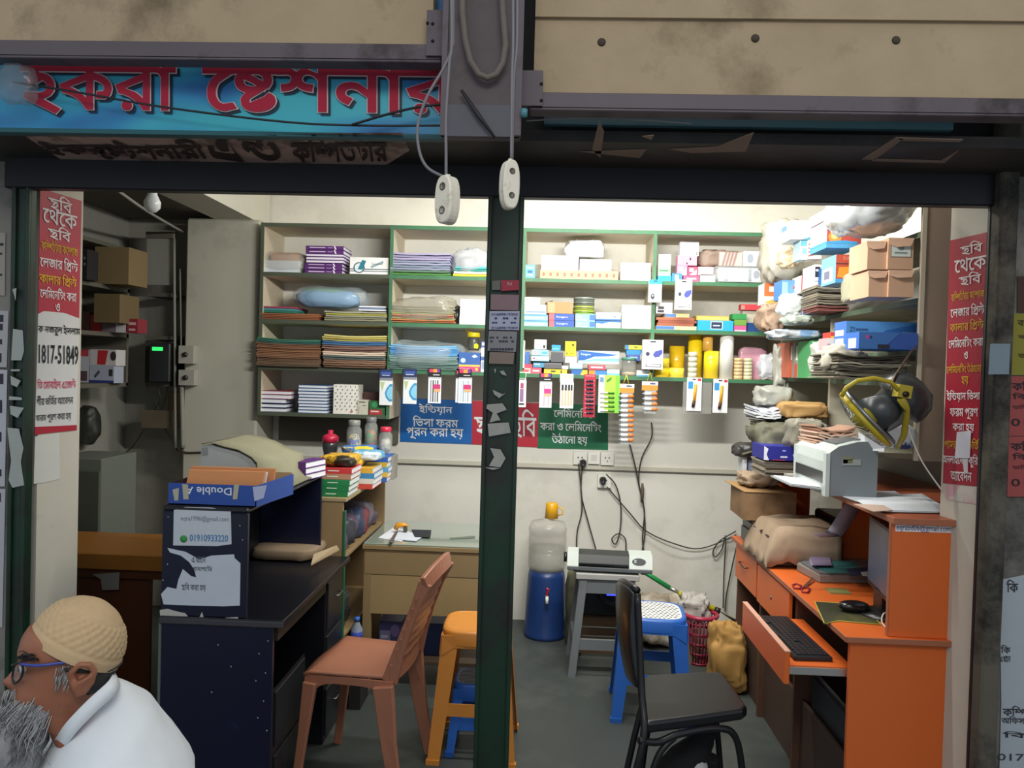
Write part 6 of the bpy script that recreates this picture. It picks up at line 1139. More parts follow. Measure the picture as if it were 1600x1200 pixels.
# brown sleeve on the counter
mb = MB(); zt2 = zc + .002; A4 = [fZ(x, y, zt2) for x, y in ((386, 868), (410, 852), (530, 852), (528, 868), (485, 884))]
bg_ = thing('laptop_sleeve', 'flat brown canvas bag lying on the counter in front of the raised box', 'bag', sum(A4, V()) / 5)
a, b = fZ(386, 875, zt2), fZ(524, 856, zt2); blobmesh(mb, (min(a.x, b.x) + .0, a.y - .02, zt2), (max(a.x, b.x) - .02, b.y + .03, zt2 + .055), M('#85725c', .85, .15, 10, bump=.2), 6, .16, 3, .35, 30, 12); mb.build('bag_body', bg_)
mb = MB(); mb.slab([fZ(486, 884, zt2 + .03), fZ(530, 860, zt2 + .03), fZ(526, 854, zt2 + .05), fZ(490, 868, zt2 + .05)], (0, 0, .006), M('#9c8a6e', .8, .12, 10)); mb.build('flap', bg_)
# ---- book cabinet beyond the counter
KB = M('#8a7350', .6, .15, 5); ydA = 3.52; ydB = 4.42; zk = fY(530, 778, ydA).z; xk0 = -1.22; xk1 = fY(540, 800, ydA).x
cab = thing('book_cabinet', 'brown open cabinet stacked with school books beyond the counter', 'cabinet', ((xk0+xk1)/2, 3.95, 0))
def kp(n, a, b, m=KB, **k): return MB().box(a, b, m).build(n, cab, bevel=.002, **k)
kp('side_panel', (xk0, ydA, 0), (xk1 - .012, ydA + .018, zk - .018)); kp('side_panel', (xk0, ydB - .018, 0), (xk1, ydB, zk - .018)); kp('top_board', (xk0, ydA - .004, zk - .018), (xk1 + .004, ydB, zk), M('#9c8a66', .6, .15, 6)); kp('back_panel', (xk0, ydA + .018, 0), (xk0 + .012, ydB - .018, zk - .02))
kp('edge_strip', (xk1 - .012, ydA - .003, 0), (xk1, ydA + .02, zk - .06), M('#1f5a40', .5), label='dark green edging on the brown cabinet side')
for z in (.3, zk - .3): kp('shelf_board', (xk0 + .012, ydA + .018, z), (xk1 - .01, ydB - .018, z + .016))
cols = ['#6a5a6a', '#3a3c44', '#5a4a60', '#44506a', '#8a4a52', '#7a7480']
rnd = random.Random(5)
for k in range(7):
    y = ydA + .05 + k*.115; z = zk - .284 if k % 3 else zk - .24
    if k < 6: bag('stationery_pack', '%s dusty wrapped stationery pack from the front on the cabinet shelf' % ORD[k], 'packet', (0, 0, 1, 1), 1, .1, 'x', None) if 0 else None
    mb = MB(); blobmesh(mb, (xk1 - .2, y, zk - .283), (xk1 - .02, y + .1, zk - .283 + rnd.uniform(.08, .16)), M(cols[k % 6], .5, .35, 14), 90 + k, .3, 6, .5, 20, 10); mb.build('wrapped_pack', None, '%s dusty wrapped pack from the front on the brown cabinet shelf' % ORD[k], 'packet')
mb = MB(); blobmesh(mb, (xk1 - .2, ydA + .04, .317), (xk1 - .03, ydA + .3, .5), M('#3a3236', .5, .4, 10, col2='#c05a5a', lo=.62, hi=.66), 99, .3, 6, .5); mb.build('dark_bundle', None, 'dark bundle with a pink patch on the lower cabinet shelf', 'bundle')
# books on top: near stack with pages to the right
def stack(px, x0, w_, y, n, dep, cols_, labels, z=zk, t=.026):
    z += .001
    for i in range(n):
        c = cols_[i % len(cols_)]; mb = MB(); xx = x0 + .004*((i*7) % 3); cm = card(c)
        mb.box((xx, y, z), (xx + w_, y + dep, z + .002), cm); mb.box((xx, y, z + t - .002), (xx + w_, y + dep, z + t), cm); mb.box((xx, y, z + .002), (xx + w_, y + .002, z + t - .002), cm)
        faceprint(mb, V((xx, y, z + t)), V((w_, 0, 0)), V((0, 0, -t)), V((0, -1, 0)), [(.25, .4, .6, .55, '#e6efe6')])
        o = mb.build('book', None, labels % ORD[i], 'book', 'school books on the brown cabinet')
        MB().box((xx + .003, y + .002, z + .002), (xx + w_ - .002, y + dep - .003, z + t - .002), M('#d9dade', .8, .12, 60, stretch=(.2, .2, 8))).build('pages', o); z += t + .0004
    return z
xb0 = fY(497, 770, ydA + .02).x
z1 = stack(0, xb0, .14, ydA + .02, 3, .2, ['#1f7a44', '#1f7a44', '#23804a'], 'green school book, %s from the bottom of the near stack')
z1 = stack(0, xb0 + .0, .15, ydA + .03, 2, .2, ['#b8876a', '#c93a3a'], 'red backed school book, %s of two on the green ones', z1)
z2 = stack(0, xb0 + .03, .17, ydA + .27, 4, .22, ['#c94a3a', '#d9d4c8', '#3f86b8', '#d8a838'], 'mixed school book, %s from the bottom of the second stack')
z3 = stack(0, xb0 + .02, .20, ydA + .52, 5, .2, ['#3a5fa8', '#d8b23a', '#5a9ac8', '#c8a832', '#2f5fb0'], 'blue and yellow school book, %s from the bottom of the rear stack')
for i, (r, c, c2, l, y, z) in enumerate((((497, 716, 552, 734), '#d8a72c', '#2a2418', 'yellow and black glossy packet lying on the near books', ydA + .05, z1), ((512, 708, 566, 722), '#2f5fb8', '#e4c23a', 'blue packet with yellow patches on the second stack', ydA + .28, z2), ((530, 698, 580, 712), '#3f7fd0', '#f0d23a', 'bright blue and yellow crayon pack topmost on the rear stack', ydA + .54, z3), ((545, 716, 592, 730), '#6ab4d8', '#d9e6ee', 'light blue glossy packet at the cabinet edge', ydA + .30, z2 + .03))):
    bag('glossy_packet', l, 'packet', r, y, .17, M(c, .3, .15, 10, col2=c2, lo=.52, hi=.56), z + .001, 100 + i, .2, 6, .45)
def jar(px, py0, py1, wpx, Y, lid, label, fill, fc2, z0):
    a = fY(px - wpx/2, py1, Y); b = fY(px + wpx/2, py1, Y); r = (b.x - a.x)/2; h = fY(px, py0, Y).z - fY(px, py1, Y).z; c = ((a.x+b.x)/2, Y + r, z0)
    t = thing('plastic_jar', label, 'jar', c)
    MB().lathe([(0, 0), (r*.95, 0), (r, .01), (r, h*.72), (r*.72, h*.84), (r*.72, h*.88)], c, M('#c6cbc6', .08, .05, 5, alpha=.3), 22).build('clear_body', t)
    MB().lathe([(r*.74, h*.84), (r*.8, h*.86), (r*.8, h), (r*.7, h*1.02), (0, h*1.02)], c, plastic(lid), 22).build('lid', t)
    if fill:
        mb = MB(); blobmesh(mb, (c[0] - r*.9, c[1] - r*.9, z0 + .004), (c[0] + r*.9, c[1] + r*.9, z0 + h*.6), M(fill, .5, .4, 45, col2=fc2, lo=.48, hi=.52), 5, .12, 8, .9, 18, 10); mb.build('sweets', t, kind='stuff')
jar(550, 655, 706, 23, ydA + .62, '#8a8a84', 'wide clear jar of blue and yellow pieces with a grey lid', '#3a4aa8', '#e0d23a', z3 + .001)
jar(577, 655, 702, 20, ydA + .70, '#77787a', 'narrow clear jar of green and red pieces on the cabinet', '#3a8a4a', '#c8562c', zk + .16)
jar(600, 663, 705, 21, ydA + .66, '#d8304c', 'clear jar with a red lid at the right end of the cabinet', '#c9c6bc', '#8a8a84', zk + .13)
MB().box((xk1 - .16, ydA + .74, zk), (xk1 - .0, ydA + .88, zk + .158), M('#6a6862', .6, .25, 10)).build('carton', None, 'dim grey carton that carries the narrow jar', 'box'); 
MB().box((xk1 - .01, ydA + .62, zk), (xk1 + .10, ydA + .73, zk + .129), M('#8f8c84', .6, .3, 14)).build('carton', None, 'grey carton beneath the red lidded jar', 'box')
p = fY(512, 712, ydA + .75); bt = thing('drink_bottle', 'dark sports bottle with a red cap beside the purple books', 'bottle', (p.x, ydA + .8, zk))
hb = fY(512, 680, ydA + .8).z - zk
MB().lathe([(0, 0), (.045, 0), (.046, hb*.3), (.036, hb*.5), (.045, hb*.7), (.044, hb*.82), (.03, hb*.86)], (p.x, ydA + .8, zk), M('#3a3d40', .2, .1, 5), 22).build('body', bt); MB().lathe([(.046, hb*.82), (.046, hb*.97), (.03, hb*1.02), (.014, hb*1.04), (.014, hb*1.14), (0, hb*1.14)], (p.x, ydA + .8, zk), plastic('#c8284a'), 22).build('cap', bt)
bp = fZ(556, 915, .50); B('low_stand', 'small dark stand between the counter and the glass topped table', 'stand', (548, 917, 566, 1010), 3.5, .16, M('#26241f', .6, .2), z0=.0)
wb = fY(556, 917, 3.52); wt = thing('water_bottle', 'small water bottle with a blue label at the end of the counter', 'bottle', (wb.x, 3.56, wb.z))
zz0 = wb.z + (0 - geo((548, 917, 566, 1010), 3.5)[2]) + .002
ORG[wt.name] = V((wb.x, 3.56, zz0)); wt.location.z = zz0
MB().lathe([(0, 0), (.026, 0), (.027, .02), (.027, .085), (.012, .115), (.012, .125)], (wb.x, 3.56, zz0), M('#aeb9c6', .1, .05, 5, alpha=.55), 18).build('body', wt); MB().lathe([(.0275, .03), (.0275, .075)], (wb.x, 3.56, zz0), paper('#2a3f9a'), 18).build('label_band', wt); MB().lathe([(.013, .12), (.014, .14), (0, .14)], (wb.x, 3.56, zz0), plastic('#2f5fb0'), 14).build('cap', wt)
# ---- glass topped table
yt = 3.70; ztb = fY(655, 851, yt).z; xt0 = fY(567, 850, yt).x; xt1 = -.17; TB = M('#8b7551', .6, .15, 4, col2='#6d5a3c', lo=.55, hi=.7)
tb = thing('wooden_table', 'brown wooden table with a glass top behind the dark post', 'table', ((xt0+xt1)/2, 3.95, 0))
def tp(n, a, b, m=TB, **k): return MB().box(a, b, m).build(n, tb, bevel=.002, **k)
tp('table_top', (xt0, yt - .01, ztb - .03), (xt1, 4.26, ztb - .008)); tp('glass_top', (xt0 + .004, yt - .006, ztb - .0078), (xt1 - .004, 4.255, ztb), M('#8a968a', .08, .05, 4, coat=.6), label='greenish glass sheet over the table top')
zf = fY(650, 962, yt).z; zm = fY(650, 900, yt).z
tp('front_board', (xt0 + .01, yt, zm), (xt1 - .01, yt + .018, ztb - .03)); tp('front_board', (xt0 + .01, yt + .003, zf), (xt1 - .01, yt + .02, zm - .002), M('#9a8259', .6, .14, 4))
for x in (xt0 + .005, xt1 - .045):
    for y in (yt, 4.2): tp('leg', (x, y + .002, 0), (x + .04, y + .042, ztb - .03))
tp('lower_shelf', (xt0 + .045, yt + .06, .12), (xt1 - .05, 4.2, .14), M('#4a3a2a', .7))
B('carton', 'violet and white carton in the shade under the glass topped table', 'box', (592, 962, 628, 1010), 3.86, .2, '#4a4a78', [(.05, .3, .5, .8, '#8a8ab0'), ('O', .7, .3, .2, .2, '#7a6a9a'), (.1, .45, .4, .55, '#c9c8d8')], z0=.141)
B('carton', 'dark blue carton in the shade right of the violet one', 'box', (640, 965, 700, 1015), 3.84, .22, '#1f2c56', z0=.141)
zt3 = ztb + .0008
for i, (l, pts, c, dz) in enumerate((('white sheets fanned out at the left of the glass top', ((591, 841), (615, 825), (632, 828), (640, 842), (625, 846)), '#d2d6de', 0), ('white sheet lying over the fanned ones on the glass top', ((608, 842), (622, 827), (662, 838), (650, 846)), '#c6ccd6', .003), ('dark notebook on the glass top right of the white sheets', ((643, 828), (674, 829), (672, 840), (648, 839)), '#23262c', .0062), ('grey glass ruler at the right of the glass top', ((703, 841), (742, 838), (742, 841), (704, 843)), '#5f6a5e', 0), ('brown stick lying across the white sheets', ((607, 848), (618, 831), (622, 831), (613, 849)), '#5a5046', .0066))):
    MB().slab([fZ(x, y, zt3 + dz) for x, y in pts], (0, 0, .0028), paper(c)).build(('paper_sheet', 'paper_sheet', 'notebook', 'ruler', 'stick')[i], None, l, ('paper', 'paper', 'notebook', 'ruler', 'stick')[i])
sp = thing('tape_dispenser', 'yellow tape dispenser standing on the white sheets of the glass top', 'dispenser', fZ(627, 830, zt3 + .007))
q = fZ(627, 831, zt3 + .007); MB().tube([q + V((-.03, 0, .012)), q + V((-.02, .0, .034)), q + V((.01, 0, .036)), q + V((.034, 0, .03))], [.012, .014, .013, .009], plastic('#d8932a'), 8).build('body', sp); MB().box(q + V((.012, -.012, .001)), q + V((.03, .012, .034)), plastic('#4a4640')).build('cutter', sp)
# ================================================================== the dim nook
NB = 4.86
br = thing('wooden_table', 'brown wooden table standing in the dim left nook', 'table', (-1.95, 3.4, 0))
zb_ = fY(180, 866, 3.25).z; WD = M('#8a5a22', .45, .18, 4, stretch=(1, 4, 1)); WD2 = M('#4a2610', .5, .2, 5)
MB().box((-2.55, 3.25, zb_ - .07), (-1.46, 3.66, zb_)  , WD).build('table_top', br, bevel=.004); MB().box((-2.5, 3.27, zb_ - .11), (-1.5, 3.30, zb_ - .07), WD2).build('apron', br)
for x in (-2.5, -1.55):
    for y in (3.28, 3.58): MB().box((x, y, 0), (x + .05, y + .05, zb_ - .07), WD2).build('leg', br)
MB().box((-2.44, 3.29, .02), (-1.7, 3.31, zb_ - .11), WD2).build('front_board', br); scraps('', None, [((145, 897), (187, 894), (186, 921), (160, 922), (158, 905))], (V((0, 3.268, 0)), V((0, -1, 0))), '#77787a', parent=br)
ca = thing('steel_cabinet', 'grey steel cabinet behind the brown table in the dim nook', 'cabinet', (-2.2, 4.05, 0))
yk = 3.75; za = fY(185, 719, yk).z; xa = fY(118, 760, yk).x; xm = fY(155, 760, yk).x; xb = xm; SG = M('#676d66', .45, .1, 4)
MB().box((xa - .15, yk + .02, 0), (xb, yk + .35, za), SG).build('carcass', ca, bevel=.004); MB().box((xa - .14, yk + .002, .05), (xm - .002, yk + .019, za - .06), M('#4a504a', .5, .1, 4)).build('door', ca, bevel=.003)
# side shelves of the nook
xn = fY(203, 420, 4.40).x; sh = thing('nook_shelving', 'dusty plank shelving round the corner of the dim nook', 'shelf', (-2.5, 4.3, 1.3)); GM = M('#5d5a50', .7, .2, 5)
zs_ = [fY(203, y, 4.40).z for y in (389, 452, 522, 598)]
for i, z in enumerate(zs_):
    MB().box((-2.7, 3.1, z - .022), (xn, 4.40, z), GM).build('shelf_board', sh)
    MB().box((xn + .0, 4.60 - .0, z - .022), (fY(268, 450, 4.60).x, NB, z), GM).build('shelf_board', sh) if i in (1, 2, 3) else None
for y in (3.12, 4.38): MB().box((-2.7, y, zs_[3] - .02), (xn, y + .02, zs_[0] - .022), GM).build('upright', sh)
MB().box((xn, 4.585, fY(240, 445, 4.585).z), (fY(270, 445, 4.585).x, 4.60, fY(240, 360, 4.585).z), M('#8d8d84', .6, .1, 4)).build('back_board', sh); MB().box((xn, 4.57, fY(240, 372, 4.57).z), (fY(268, 445, 4.57).x, 4.585, fY(240, 362, 4.57).z), GM).build('rail', sh)
def NBx(l, r, Y, dep, c, pr=(), z=None, nm='carton'): B(nm, l, 'box', r, Y, dep, c, pr, z0=z)
NBx('brown carton on the second highest shelf of the dim nook', (148, 390, 201, 448), 4.12, .2, '#7d6a4a', [], zs_[1] + .001); NBx('brown carton on the third shelf of the dim nook', (147, 457, 187, 502), 4.1, .2, '#6f5d40', [], zs_[2] + .05)
NBx('dark amplifier with small knobs on the nook shelf edge', (127, 378, 136, 425), 3.9, .1, '#1d1d1f', [('O', .6, .3, .15, .05, '#8a8a8a'), ('O', .6, .5, .15, .05, '#8a8a8a')], zs_[1] + .001, 'amplifier')
xs0 = -.0
for l, r, c, pr in (('round ended brown tin at the left of the red box row', (126, 487, 140, 518), '#6a3f36', []), ('red box in the row on the nook shelf', (141, 492, 158, 519), '#b3262c', []), ('mauve grey box right of the red one', (159, 494, 180, 519), '#7a6a72', []), ('white box with a dark print in the nook row', (181, 495, 196, 520), '#c4c4c6', [(.2, .1, .8, .5, '#3a3c40')]), ('dark red box with a pale band ending the nook row', (198, 499, 215, 521), '#8a2a36', [(.15, .25, .85, .45, '#d0a9ae'), (.2, .7, .8, .85, '#d0a9ae')])): NBx(l, r, 4.2, .1, c, pr, zs_[2] + .001)
for l, r, c, pr, z in (('white box with a grey face at the left of the lower nook shelf', (123, 541, 140, 592), '#b9bcc6', [(0, 0, .9, .2, '#b3404a'), (.1, .65, .8, .95, '#5a3f48')], zs_[3] + .001), ('white box with a blue base and a toner picture in the nook', (139, 567, 178, 594), '#a9b0c2', [(0, .85, 1, 1, '#2f3a7a'), ('P', [(.2, .6), (.4, .25), (.45, .4), (.25, .75)], '#4a4a5a'), (.8, .2, .95, .6, '#2f3038')], zs_[3] + .001), ('red and white box standing on the toner picture box', (141, 541, 181, 566), '#c9c4c6', [('P', [(.3, .05), (.7, .05), (.6, .95), (.28, .95)], '#b8282e'), ('O', .9, .4, .12, .3, '#3a3032')], zs_[3] + .001 + (geo((139, 567, 178, 594), 4.2)[3] - geo((139, 567, 178, 594), 4.2)[2]) + .001)): NBx(l, r, 4.2, .1, c, pr, z)
mt = thing('electric_meter', 'black electric meter with a green lit display in the dim nook', 'meter', (fY(248, 595, 4.55).x, 4.58, fY(248, 598, 4.55).z)); xa, xb, za, zb2 = geo((233, 536, 265, 597), 4.54)
MB().box((xa, 4.54, za), (xb, 4.63, zb2), plastic('#2a2c2e')).build('casing', mt, bevel=.006); mb = MB(); q0 = fY(238, 542, 4.538); q1 = fY(254, 548, 4.538); mb.box((q0.x, 4.536, q1.z), (q1.x, 4.541, q0.z), M('#2fe060', .4, emit=1.6)); mb.build('display', mt)
mb = MB(); q0 = fY(226, 532, 4.62); q1 = fY(268, 600, 4.62); mb.box((q0.x, 4.63, q1.z), (q1.x, NB, q0.z), M('#3f3e3a', .7)); mb.build('meter_board', mt)
for k, (x, y0, y1, r, c, l) in enumerate(((272, 372, 700, .009, '#77766e', 'grey conduit running down beside the pillar'), (281, 420, 545, .006, '#5d5c55', 'thin dark conduit above the cut out switch'), (284, 602, 700, .014, '#8a8980', 'pair of pale pipes below the switches at the pillar'))):
    cable('conduit', l, [fY(x, y0, 4.56), fY(x + 1, (y0+y1)/2, 4.56), fY(x + 2, y1, 4.56)], r, c, 'conduit')
cable('conduit', 'grey pipe slanting under the loft slab to the pillar', [fY(176, 292, 3.35), fY(230, 330, 3.85), fY(285, 362, 4.56)], .008, '#8f8e88', 'conduit')
for l, r in (('cut out switch with a torn wire cover on the pillar edge', (279, 540, 302, 568)), ('grey isolator box with a dark knob below the cut out', (279, 578, 303, 602))):
    o = B('switch_box', l, 'switch', r, 4.523, .055, M('#a5a298', .5, .15, 10)); c = fY((r[0]+r[2])/2 - 1, (r[1]+r[3])/2, 4.521); MB().lathe([(0, .012), (.014, .010), (.016, 0)], c, plastic('#2a2927'), 10, (0, -1, 0)).build('knob', o)
o = B('junction_box', 'dusty brown junction board with wires under the meter', 'junction box', (221, 641, 279, 669), 4.6, .08, M('#5f5545', .7, .3, 8)); B('relay', 'rusty relay above the junction board', 'relay', (263, 612, 279, 645), 4.62, .06, M('#5a4630', .7, .3, 12))
for k, pts in enumerate((((246, 600), (250, 625), (240, 642)), ((228, 600), (240, 622), (248, 641)), ((262, 602), (258, 625), (250, 642)), ((225, 670), (205, 700), (176, 720)), ((258, 670), (270, 690), (278, 705)))):
    cable('wire', ('wire from the meter bending to the junction board', 'wire hanging from the meter board corner', 'wire beside the relay to the junction board', 'wire trailing from the junction board behind the steel cabinet', 'wire from the junction board to the pillar pipes')[k], [fY(x, y, 4.62) for x, y in pts], .004, '#24231f')
bag('black_bundle', 'round dark bundle hanging on the wall behind the left pilaster', 'bag', (110, 634, 146, 696), 4.3, .12, M('#2a2b27', .5, .3, 8, col2='#55564c', lo=.55, hi=.65), None, 120, .2, 4, .8)
bl = fY(238, 316, 3.0); bb = thing('light_bulb', 'unlit white bulb hanging under the dark loft slab', 'bulb', bl)
MB().lathe([(0, -.042), (.016, -.038), (.03, -.022), (.032, 0), (.024, .018), (.018, .03), (.017, .046)], bl, M('#d9dcdc', .2, .02, 4), 24).build('globe', bb); MB().lathe([(.019, .044), (.02, .05), (.02, .075), (.012, .082), (0, .082)], bl, plastic('#cfd0cc'), 20).build('holder', bb); MB().tube([bl + V((0, 0, .08)), (bl.x, bl.y, 2.981)], .003, plastic('#55564f'), 6).build('cord', bb)
cable('pillar_wire', 'wire with a black clip at the foot of the pillar pipes', [fY(283, 700, 4.57), fY(290, 707, 4.572), fY(330, 706, 4.574)], .006, '#3a3934')

# ================================================================== back wall, centre
PLW = (V((0, YB - .004, 0)), V((0, -1, 0)))
def signpanel(label, quad, col, texts):
    mb = MB(); mb.slab([fP(x, y, PLW) for x, y in quad], (0, -.002, 0), M(col, .45, .05, 5)); o = mb.build('wall_sign', None, label, 'sign')
    for k, bx in texts:
        mb = MB(); write(mb, bn(k, 12), bx, PLW, paper('#e6e8ea'), .033, .0038); mb.build('lettering', o)
signpanel('blue wall sign with three lines of white lettering', ((627, 622), (738, 626), (737, 694), (625, 690)), '#1263b0', [('ইন্ডিয়ান', (655, 631, 707, 648)), ('ভিসা ফরম', (645, 650, 716, 667)), ('পূরন করা হয়', (635, 668, 724, 687))])
signpanel('red middle wall sign half hidden by the dark post', ((738, 626), (842, 630), (840, 699), (737, 694)), '#b52338', [('ছবি', (741, 640, 783, 680)), ('ছবি', (797, 639, 838, 684))])
signpanel('green wall sign with white lettering right of the dark post', ((842, 629), (950, 633), (950, 703), (840, 700)), '#136b46', [('লেমিনেটিং', (865, 637, 924, 653)), ('করা ও লেমিনেটিং', (844, 657, 940, 674)), ('উঠানো হয়', (862, 677, 918, 696))])
def socket(l, r, plug=None):
    o = B('wall_socket', l, 'socket', r, YB - .032, .03, M('#e4e3da', .35, .04, 6), [('O', .35, .45, .06, .06, '#3a3a38'), ('O', .65, .45, .06, .06, '#3a3a38'), ('O', .5, .7, .05, .05, '#3a3a38')])
    if plug:
        c = fY(plug[0], plug[1], YB - .036); MB().lathe([(.022, 0), (.022, .02), (.012, .035), (.008, .05), (0, .05)], c, plastic('#26282a'), 12, (0, -1, -.5)).build('plug', o)
    return o
socket('left wall socket with black plugs under the green sign', (896, 706, 917, 726), (911, 722)); B('wall_switch', 'plain white switch plate between the two sockets', 'switch', (919, 706, 937, 725), YB - .026, .024, M('#e8e7de', .35, .04, 6), [(.25, .25, .75, .75, '#d2d1c8')])
socket('right wall socket without a plug below the green sign', (939, 706, 959, 727)); socket('low wall socket with a small plug under the trunking', (934, 741, 955, 762), (942, 749))
YW = YB - .03
for l, pts, yy in (('black cable from the left plug to the laminating machine', ((904, 724), (908, 765), (909, 800), (902, 830), (901, 862)), None), ('second black cable from the left plug fanning right', ((910, 728), (908, 770), (917, 808), (931, 858)), None),
                   ('looped cable hanging from the low wall socket', ((947, 741), (962, 758), (970, 790), (969, 828), (962, 850), (956, 842), (966, 834), (977, 842), (978, 862)), None), ('long cable sagging from the low socket to the desk', ((948, 760), (985, 803), (1010, 830), (1052, 849), (1095, 857), (1150, 836)), None),
                   ('twisted brown cable dropping from the trunking, left strand', ((983, 690), (993, 730), (999, 762), (1005, 785), (1008, 830), (1003, 862)), None), ('twisted brown cable dropping from the trunking, right strand', ((1018, 660), (1018, 684), (1003, 715), (998, 748), (1002, 776), (1007, 800), (1004, 840), (1006, 862)), None),
                   ('cable loop hanging beside the far end of the desk', ((1150, 830), (1125, 845), (1114, 862), (1118, 870), (1128, 858), (1134, 838), (1131, 900), (1130, 950)), None), ('grey cord dropping down the corner by the desk', ((1155, 838), (1145, 880), (1135, 930), (1133, 955)), None)):
    cable('power_cable', l, [fY(x, y, YW - .012*(i % 2) if yy is None else yy) for i, (x, y) in enumerate(pts)], .0042, '#3a3833')
MB().lathe([(0, 0), (.008, 0), (.012, .05), (.012, .08), (.006, .12), (0, .12)], fY(1003, 785, YW - .02), M('#5a5244', .7, .3, 30), 10).build('tape_knot', None, 'knot of tape round the twisted brown cables', 'tape')
# dispenser
yd_ = 4.62; xd = fY(851, 1000, yd_).x; rb_ = fY(884, 1000, yd_ - .12).x - fY(851, 1000, yd_ - .12).x; zt_ = .40
ds = thing('water_dispenser', 'dark blue water dispenser base with a small tap on the floor', 'dispenser', (xd, yd_, 0))
MB().lathe([(0, 0), (rb_*1.02, 0), (rb_*1.04, .02), (rb_*1.0, .03), (rb_*.97, .2), (rb_*.9, zt_ - .035), (rb_*.84, zt_), (0, zt_)], (xd, yd_, .0), M('#1f3a70', .35, .12, 4), 32).build('tub', ds)
tpz = fY(853, 932, yd_ - rb_).z; mb = MB(); mb.tube([(xd + .005, yd_ - rb_*.9, tpz), (xd + .005, yd_ - rb_ - .035, tpz), (xd + .005, yd_ - rb_ - .04, tpz - .03)], .010, plastic('#e6e6e2'), 10); mb.build('tap', ds)
MB().tube([(xd + .005, yd_ - rb_ - .02, tpz + .0), (xd + .005, yd_ - rb_ - .02, tpz + .03), (xd + .012, yd_ - rb_ - .028, tpz + .05), (xd, yd_ - rb_ - .03, tpz + .056)], .007, plastic('#d02c48'), 8).build('tap_lever', ds)
jb = thing('water_jar', 'cloudy clear plastic water jar standing on the blue dispenser', 'jar', (xd, yd_, zt_ + .001)); rj = rb_*.93; zt5 = fY(851, 812, yd_).z - zt_
pf = [(0, 0), (rj*.9, 0), (rj*.99, .015), (rj, .03), (rj*.985, .10), (rj*.97, .112), (rj*.985, .124), (rj*.985, .20), (rj*.97, .21), (rj*.985, .222), (rj, zt5 - .05), (rj*.9, zt5 - .015), (rj*.3, zt5), (rj*.28, zt5 + .01)]
MB().lathe(pf, (xd, yd_, zt_ + .001), M('#c9c6bc', .2, .06, 4, alpha=.42), 32).build('jar_body', jb)
MB().lathe([(0, .004), (rj*.9, .01), (rj*.93, .05), (rj*.93, zt5*.45), (0, zt5*.45)], (xd, yd_, zt_ + .001), M('#a9aca6', .1, .04, 4, alpha=.35), 28).build('water', jb)
mg = thing('mug', 'yellow plastic mug standing upside down on the water jar', 'mug', (xd + .02, yd_, zt_ + zt5 + .012)); mz = zt_ + zt5 + .012
MB().lathe([(.036, 0), (.040, 0), (.036, .088), (.03, .093), (0, .093)], (xd + .02, yd_, mz), plastic('#e0a51e'), 24).build('body', mg); MB().tube([(xd + .056, yd_ - .01, mz + .02), (xd + .085, yd_ - .02, mz + .028), (xd + .085, yd_ - .02, mz + .06), (xd + .056, yd_ - .01, mz + .072)], .005, plastic('#e0b03a'), 8).build('handle', mg)
# grey wooden stool with the laminator
YG = 4.02; GW = M('#6c7274', .6, .15, 7, stretch=(3, 3, 1)); zg = fY(945, 906, YG).z; xg0 = fY(903, 906, YG).x; xg1 = fY(996, 906, YG).x
st = thing('wooden_stool', 'grey painted wooden stool under the laminating machine', 'stool', ((xg0+xg1)/2, YG + .16, 0))
MB().box((xg0 - .01, YG - .01, zg), (xg1 + .01, YG + .32, zg + .03), M('#a9a9a4', .6, .12, 8)).build('seat', st, bevel=.003)
for sx in (0, 1):
    for sy in (0, 1):
        x = (xg0 + .03, xg1 - .03)[sx]; y = (YG + .02, YG + .28)[sy]; dx = (-.05, .03)[sx]; dy = (-.03, .03)[sy]; e = .02
        MB().slab([(x + dx - e, y + dy - e, 0), (x + dx + e, y + dy - e, 0), (x + dx + e, y + dy + e, 0), (x + dx - e, y + dy + e, 0)], (-dx, -dy, zg), GW).build('leg', st)
MB().box((xg0 + .01, YG + .005, zg - .075), (xg1 - .01, YG + .025, zg), GW).build('apron', st); MB().box((xg0 + .012, YG + .02, zg - .075), (xg0 + .03, YG + .29, zg), GW).build('apron', st)
MB().box((xg0 - .0, YG - .012, .14), (xg1 + .0, YG + .008, .195), GW).build('stretcher', st); MB().box((xg0 - .02, YG + .01, .14), (xg0 + .0, YG + .29, .19), GW).build('stretcher', st)
zl_ = zg + .031; RL = Matrix.Rotation(math.radians(-3), 3, 'Z'); xa = fY(888, 870, YG).x; xb = fY(1021, 870, YG).x; lc = V(((xa+xb)/2, YG + .08, zl_ + .01)); lw = (xb - xa)/2; hL = fY(955, 855, YG).z - fY(955, 888, YG).z - .02
lm = thing('laminator', 'white and black laminating machine on the grey wooden stool', 'laminator', lc)
def lb(mb, a, b, m): mb.box(lc + V(a), lc + V(b), m, RL, lc)
mb = MB(); lb(mb, (-lw, -.08, 0), (lw, .09, .022), M('#5d6264', .5)); mb.build('base', lm, bevel=.004)
